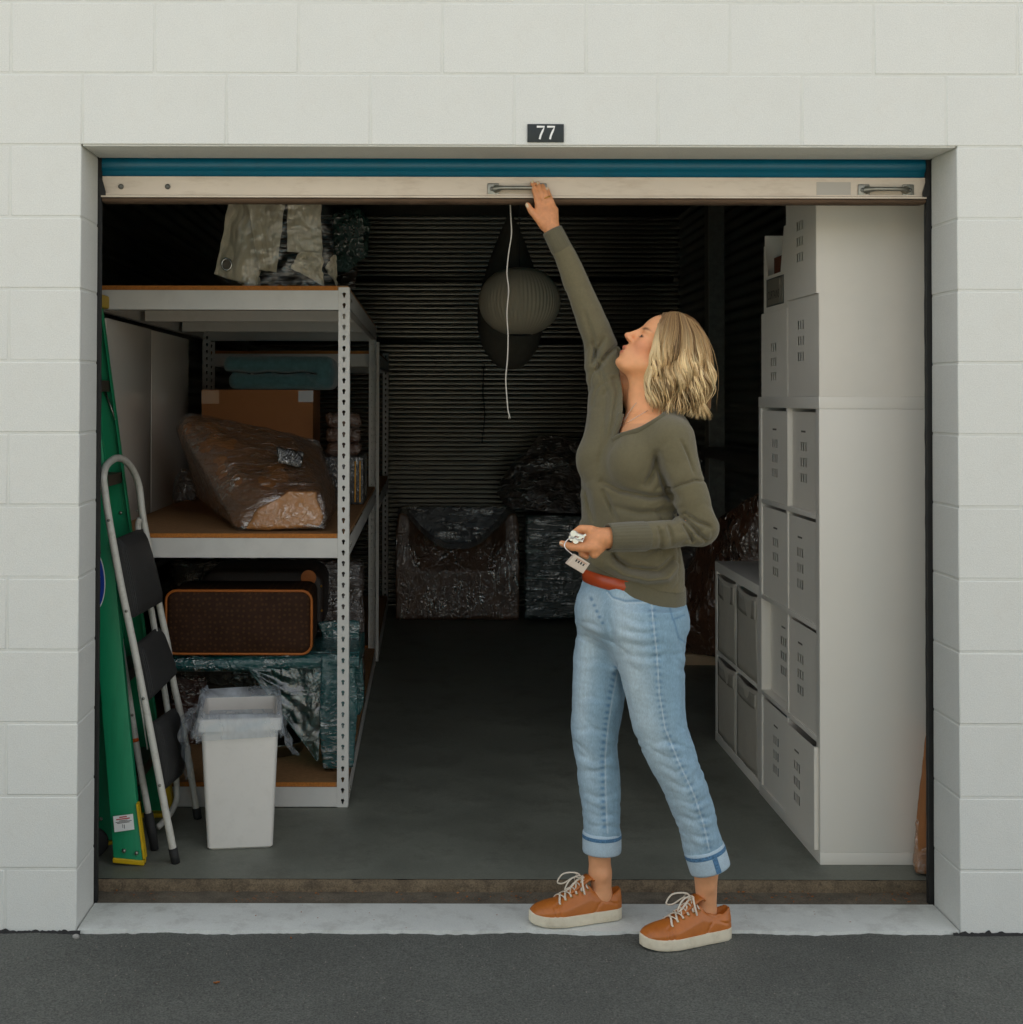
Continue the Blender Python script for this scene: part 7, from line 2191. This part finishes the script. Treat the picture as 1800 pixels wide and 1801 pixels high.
    # tongue
    tg = []
    for i in range(9):
        t = 0.40 + 0.26 * i / 8
        tg.append([(t * L_ + 0.004 * i / 8, y * (0.020 + 0.004 * i / 8), float(top(t)) + 0.004 + 0.010 * (i / 8) ** 2 - 0.25 * abs(y) * 0.02) for y in (-1, -0.6, 0, 0.6, 1)])
    m = MB().grid(tg); m.v = [tuple(M @ Vector(q)) for q in m.v]
    o = m.build('tongue', M_SHOE, sh, smooth=True, local=True); md = o.modifiers.new('t', 'SOLIDIFY'); md.thickness = 0.004
    # laces: criss-cross over the instep, with a bow
    lc = MB()
    def on(x, y, lift=0.003):
        r = up_bvh.ray_cast(Vector((x, y, 0.2)), Vector((0, 0, -1)))
        z = r[0].z if r[0] is not None else 0.08
        return Vector((x, y, z + lift))
    rows_ = 5
    xs = [L_ * (0.29 + 0.30 * k / rows_) for k in range(rows_ + 1)]
    ew = 0.020
    for k in range(rows_):
        for s in (-1, 1):
            a, b = on(xs[k], s * ew), on(xs[k + 1], -s * ew)
            pth_ = [a + Vector((0, s * 0.006, -0.004)), a] + [on(xs[k] + (xs[k + 1] - xs[k]) * u, s * ew * (1 - 2 * u), 0.004 + 0.002 * (s > 0)) for u in (0.25, 0.5, 0.75)] + [b, b + Vector((0, -s * 0.006, -0.004))]
            lc.tube(smooth_path(pth_, 3), 0.0034, 6, flat=0.55)
    kx = on(L_ * 0.56, 0, 0.008)
    for s in (-1, 1):
        fr = -0.030 if s < 0 else -0.010
        loopp = [kx, kx + Vector((-0.010, s * 0.010, 0.014)), kx + Vector((-0.045, s * 0.026, 0.010)), kx + Vector((-0.062, s * 0.030, -0.014)), kx + Vector((-0.046, s * 0.022, -0.016)), kx + Vector((-0.018, s * 0.012, 0.002)), kx]
        lc.tube(smooth_path(loopp, 5), 0.0030, 6, flat=0.6)
        end = [kx, kx + Vector((-0.004, s * 0.014, 0.010)), kx + Vector((-0.008, s * 0.030, -0.006)), kx + Vector((-0.004, s * 0.036, -0.032))]
        lc.tube(smooth_path(end, 5), 0.0028, 6, flat=0.6)
    lc.tube([kx + Vector((-0.006, 0, 0.001)), kx + Vector((0.003, 0, 0.004)), kx + Vector((0.008, 0, 0.001))], [0.004, 0.0066, 0.004], 8)
    lc.v = [tuple(M @ Vector(q)) for q in lc.v]
    lc.build('laces', M_LACE, sh, smooth=True, local=True)
    for k in range(rows_ + 1):
        for s in (-1, 1):
            p_ = on(xs[k] + 0.002, s * (ew + 0.004), 0.0006)
            e = MB().tube([p_ + Vector((0.0034 * math.cos(a), 0.0034 * math.sin(a), -0.0024 * s * math.sin(a) * 0.9)) for a in [2 * math.pi * q / 10 for q in range(11)]], 0.0011, 5, caps=False)
            e.v = [tuple(M @ Vector(q)) for q in e.v]
            e.build('eyelet', M_BRASS, sh, smooth=True, local=True)
    return sh
make_shoe((at(934, 1618, 0.028).x, 0.030, 0), (at(1092, 1605, 0.10).x, 0.098, 0), 0.0035, 'tan leather sneaker on the white sill')
make_shoe((at(1131, 1658, -0.100).x, -0.098, 0), (at(1291, 1630, 0.0).x, 0.000, 0), -0.0105, 'tan leather sneaker on the asphalt')

# ---------------- hair
rr = random.Random(11)
def curve(pts):
    P = np.array(pts, float); d = np.r_[0, np.cumsum(np.hypot(*np.diff(P, axis=0).T))]; d /= d[-1]
    def f(t):
        return np.stack([np.interp(t, d, P[:, 0]), np.interp(t, d, P[:, 1])], axis=-1)
    tt = np.linspace(0, 1, 60); S_ = f(tt)
    for _ in range(6): S_[1:-1] = (S_[:-2] + 2 * S_[1:-1] + S_[2:]) / 4
    return lambda t: np.stack([np.interp(t, tt, S_[:, 0]), np.interp(t, tt, S_[:, 1])], axis=-1)
C_front = curve([(1173, 551), (1161, 565), (1155, 588), (1153, 611), (1146, 632), (1143, 655), (1138, 678), (1136, 695), (1130, 712)])
C_mid1 = curve([(1186, 548), (1186, 575), (1180, 605), (1174, 635), (1170, 662), (1164, 690), (1156, 712), (1152, 728)])
C_mid2 = curve([(1202, 553), (1212, 580), (1215, 612), (1212, 645), (1208, 672), (1200, 698), (1192, 716), (1184, 728)])
C_mid3 = curve([(1215, 561), (1230, 590), (1237, 622), (1237, 655), (1233, 685), (1226, 708), (1222, 724), (1220, 734)])
C_back = curve([(1226, 569), (1241, 590), (1250, 620), (1254, 655), (1251, 685), (1245, 706), (1244, 722), (1242, 738)])
KC = [C_front, C_mid1, C_mid2, C_mid3, C_back]
def flow(u, t):
    x = u * 4; i = min(3, int(x)); f = x - i
    return KC[i](t) * (1 - f) + KC[i + 1](t) * f
def flowv(u, t):
    x = u * 4; i = min(3, int(x)); f = x - i
    return KC[i](t) * (1 - f) + KC[i + 1](t) * f
def depth(pxy, lay):
    """how far towards the camera the hair stands out from the head's mid plane"""
    x = (pxy[..., 0] - 1200) / 66.0; z = (pxy[..., 1] - 650) / 108.0
    q = np.clip(1 - x * x * 0.92 - np.where(z < 0, z * z * 0.98, z * z * 0.42), 0.0, 1)
    return (0.020 + 0.088 * np.sqrt(q)) * lay
HV, HF, HC = [], [], []
HOFF = 0
def strand(path, r, col, n=3):
    """tapered thin tube"""
    global HOFF
    P = np.asarray(path); m = len(P)
    T = np.gradient(P, axis=0); T /= np.linalg.norm(T, axis=1)[:, None] + 1e-9
    up = np.array([0, 1.0, 0]); U = up - T * (T @ up)[:, None]; U /= np.linalg.norm(U, axis=1)[:, None] + 1e-9
    W = np.cross(T, U)
    tt = np.linspace(0, 1, m); rad_ = r * (0.55 + 0.6 * np.sin(np.pi * np.clip(tt * 0.9 + 0.05, 0, 1))) * np.clip((1 - tt) * 6, 0.12, 1)
    V_ = np.stack([P + (U * math.cos(a) * 0.7 + W * math.sin(a)) * rad_[:, None] for a in [2 * math.pi * k / n for k in range(n)]], axis=1).reshape(-1, 3)
    i_ = np.arange(m - 1)[:, None] * n; k_s = np.arange(n)[None]; k2 = (k_s + 1) % n
    f_ = np.stack([i_ + k_s, i_ + k2, i_ + n + k2, i_ + n + k_s], axis=-1).reshape(-1, 4) + HOFF
    HV.append(V_); HF.append(f_); HC.append(np.repeat(col, n, axis=0)); HOFF += m * n
_cl, _cw = CROT, np.array(CROT)
def A3v(xy, y):
    d = np.stack([(xy[:, 0] - PPX) / F_PX, -(xy[:, 1] - PPY) / F_PX, -np.ones(len(xy))], axis=1) @ _cw.T
    return np.array(CAM) + d * ((y - CAM.y) / d[:, 1])[:, None]
root_c = np.array(lin(142, 110, 74)); mid_c = np.array(lin(202, 164, 112)); lite_c = np.array(lin(242, 216, 166)); dark_c = np.array(lin(84, 56, 30))
for cl in range(300):                                          # locks, each of several strands
    u0 = rr.random(); sidey = -1 if cl % 5 else 1
    lay = rr.uniform(0.88, 1.06) if rr.random() < 0.75 else rr.uniform(0.7, 0.88)
    ph = rr.gauss(0, 0.5) + math.floor(u0 * 8) * 1.7; amp = rr.uniform(5.0, 11.0); wl = rr.uniform(1.9, 2.4)
    tone = rr.random() ** 0.8; tend = rr.choice((rr.uniform(0.80, 0.92), rr.uniform(0.92, 1.0), rr.uniform(0.94, 1.0)))
    lum = rr.uniform(0.72, 1.30); curl = rr.uniform(-8, 9); wid = rr.uniform(0.008, 0.018)
    for s_ in range(24):
        off = rr.gauss(0, 1.0)
        u = min(1, max(0, u0 + off * wid)); m = 24
        t = np.linspace(0.0, min(1.0, tend + rr.gauss(0, 0.025)), m)
        xy = flowv(u, t)
        xy[:, 0] += (1 - sstep(0, 0.25, t)) * (rr.gauss(-1.5, 2.5) if u < 0.08 else 0)
        g = sstep(0.22, 0.7, t); pinch = off * 2.2 * sstep(0.55, 1.0, t)
        xy[:, 0] += amp * g * np.sin(ph + t * wl * 2 * np.pi) + curl * sstep(0.72, 1.0, t) * (1 if u < 0.5 else -0.6) - pinch
        xy[:, 1] += 1.5 * np.sin(ph + t * 9)
        l_ = lay + rr.gauss(0, 0.012) + 0.20 * g * np.sin(ph + t * wl * 2 * np.pi + 1.4) - 0.02 * abs(off)
        y = YH + sidey * depth(xy, l_)
        path = A3v(xy, y)
        mix = np.clip(sstep(0.04, 0.5, t) * 0.95 + 0.3 * (tone - 0.5), 0, 1)[:, None]
        col = root_c * (1 - mix) + (mid_c * (1 - tone) + lite_c * tone) * mix
        if tone < 0.2: col = col * 0.5 + dark_c * 0.5
        col = col * rr.uniform(0.95, 1.2) * (1 + (lum - 1) * sstep(0.1, 0.4, t)[:, None])
        strand(path, rr.uniform(0.0005, 0.0010), col, 3)
for cl in range(26):
    ph = rr.uniform(0, 6.28); dx = rr.uniform(-6, 10); tone = rr.uniform(0.5, 1.0); lay = rr.uniform(0.92, 1.15); tend = rr.uniform(0.75, 1.0); ampf = rr.uniform(4, 8)
    for s_ in range(16):
        off = rr.gauss(0, 1.0); m = 24; t = np.linspace(0.04, tend + rr.gauss(0, 0.02), m)
        xy = C_front(t); xy[:, 0] += dx * sstep(0.1, 0.6, t) + off * 1.1 * np.sin(np.pi * np.clip(t / tend, 0, 1)) + ampf * sstep(0.25, 0.7, t) * np.sin(ph * 0.3 + t * 13.5)
        y = YH - depth(xy, lay + 0.10 * np.sin(ph * 0.3 + t * 13.5 + 1.4))
        mix = sstep(0.04, 0.4, t)[:, None]
        strand(A3v(xy, y), rr.uniform(0.0005, 0.0010), (root_c * (1 - mix) + (mid_c * (1 - tone) + lite_c * tone) * mix) * rr.uniform(0.95, 1.25), 3)
# loose flyaways
for _ in range(260):
    u = rr.random(); m = 16
    t = np.linspace(0, rr.uniform(0.4, 1.0), m)
    xy = np.array([flow(u, q) for q in t]); xy[:, 0] += (rr.gauss(0, 5) + (6 if u > 0.6 else 0)) * t; xy[:, 1] -= 3 * np.sin(t * 3.1)
    y = YH + rr.choice((-1, -1, 1)) * depth(xy, rr.uniform(0.9, 1.12))
    strand(A3v(xy, y), 0.0004, np.tile(mid_c, (m, 1)), 3)
hv = np.concatenate(HV); hc = np.concatenate(HC)
M_HAIR = pmat('blonde_hair', (0, 0, 0), 0.42, attr='strand', var=0.05, vscale=200, spec=0.35)
M_HAIR.node_tree.nodes['Principled BSDF'].inputs['Anisotropic'].default_value = 0.4
hair = bpy.data.objects.new('hair', None); COL.objects.link(hair); hair.parent = woman; hair.location = -Vector(woman.location)
me = np_mesh('locks', hv, np.concatenate(HF)); set_colors(me, 'strand', hc)
link('locks', me, M_HAIR, hair, True)
# the mass under the locks
Hm = Field((0.56, -0.14, 1.40), (0.86, 0.18, 1.76), 0.004)
Hm.ell(hp(0.012, 0, 0.038), (0.094, 0.075, 0.092), 0.01, RH)
nx_ = RH @ np.array([-0.80, 0, 0.60]) * 1.0
nl = RH @ np.array([-1.0, 0, -0.25])
Hm.half(nl, float(nl @ hp(-0.047, 0, 0.090)), k=0.004)
Hm.ell(A3(1208, 628, YH), (0.071, 0.070, 0.090), 0.02)
Hm.ell(A3(1196, 600, YH), (0.060, 0.066, 0.062), 0.02)
Hm.ell(A3(1204, 672, YH), (0.068, 0.072, 0.062), 0.03)
Hm.cone(A3(1180, 640, YH - 0.045), A3(1158, 700, YH - 0.045), 0.026, 0.014, 0.03)
Hm.cone(A3(1236, 680, YH), A3(1242, 715, YH), 0.026, 0.014, 0.03)
V, Q = Hm.extract(); V = V + 0.003 * vnoise(V * np.array([1, 1, 0.3]), 70, 3)[:, None]
me = np_mesh('undercoat', V, Q); set_colors(me, 'strand', np.tile(np.array(lin(120, 86, 52)), (len(V), 1)))
link('undercoat', me, M_HAIR, hair, True)

# ------------------------------------------------------------------ keys and padlock in her hand
ky = thing('key_bunch', 'bunch of keys with a small cream combination padlock in her left hand', 'keys', A3(1012, 975, LY - 0.01))
yk = LY - 0.020
def ringp(cx, cy, r, y, tilt, n=20):
    c = Vector(A3(cx, cy, y)); return [c + Vector((r * math.cos(a), r * math.sin(a) * math.sin(tilt), r * math.sin(a) * math.cos(tilt))) for a in [2 * math.pi * k / n for k in range(n + 1)]]
MB().tube(ringp(1010, 940, 0.0105, yk, 0.5), 0.0013, 6, caps=False).build('split_ring', M_SILVER, ky, smooth=True)
MB().tube(ringp(1020, 945, 0.012, yk - 0.002, 0.9), 0.0013, 6, caps=False).build('split_ring', M_SILVER, ky, smooth=True)
def key(p0, p1, y):
    a, b = Vector(A3(*p0, y)), Vector(A3(*p1, y)); t = (b - a).normalized(); w = Vector((t.z, 0, -t.x))
    m = MB()
    m.add([a - w * 0.004, a + w * 0.004, b + w * 0.0025, b - w * 0.0025] + [q + Vector((0, 0.002, 0)) for q in (a - w * 0.004, a + w * 0.004, b + w * 0.0025, b - w * 0.0025)],
          [(0, 1, 2, 3), (4, 7, 6, 5), (0, 4, 5, 1), (1, 5, 6, 2), (2, 6, 7, 3), (3, 7, 4, 0)])
    m.lathe([(0.008, a.y - 0.0008), (0.0085, a.y + 0.0008), (0.008, a.y + 0.0024)], 14, (a.x, 0, a.z), 'y')
    m.build('key', M_SILVER, ky)
key((1009, 938), (1028, 945), yk - 0.004); key((1013, 951), (1031, 940), yk - 0.002); key((1006, 946), (1026, 952), yk + 0.002)
LK = [A3(px_, py_, yk - 0.006) for px_, py_ in ((1012, 975), (1038, 991), (1025.5, 1009), (997, 992))]
lkb = MB(); cen = sum(LK) / 4
LK = [Vector(q) for q in LK]
fr = [q + Vector((0, -0.006, 0)) for q in LK]; bk = [q + Vector((-0.004, 0.008, 0.002)) for q in LK]
lkb.add(fr + bk, [(0, 1, 2, 3), (4, 7, 6, 5), (0, 4, 5, 1), (1, 5, 6, 2), (2, 6, 7, 3), (3, 7, 4, 0)])
o = lkb.build('padlock_body', pmat('cream_enamel', lin(206, 190, 172), 0.45, var=0.06, vscale=60), ky)
md = o.modifiers.new('b', 'BEVEL'); md.width = 0.0018; md.segments = 2
f = lambda u, v: fr[0] * (1 - u) * (1 - v) + fr[1] * u * (1 - v) + fr[2] * u * v + fr[3] * (1 - u) * v
for k in range(4):
    u = 0.22 + 0.155 * k
    MB().add([f(u, 0.24) + Vector((0, -0.0006, 0)), f(u + 0.08, 0.24) + Vector((0, -0.0006, 0)), f(u + 0.08, 0.46) + Vector((0, -0.0006, 0)), f(u, 0.46) + Vector((0, -0.0006, 0))], [(0, 1, 2, 3)]).build('number_wheel', M_INK, o)
MB().add([f(0.18, 0.16) + Vector((0, -0.0006, 0)), f(0.86, 0.16) + Vector((0, -0.0006, 0)), f(0.86, 0.20) + Vector((0, -0.0006, 0)), f(0.18, 0.20) + Vector((0, -0.0006, 0))], [(0, 1, 2, 3)]).build('line', M_TAN, o)
MB().tube(smooth_path([A3(1013, 980, yk), A3(1003, 972, yk - 0.004), A3(996, 966, yk - 0.008), A3(993, 958, yk - 0.006), A3(999, 949, yk - 0.002), A3(1008, 946, yk)], 5), 0.0019, 8).build('shackle', M_SILVER, ky, smooth=True)
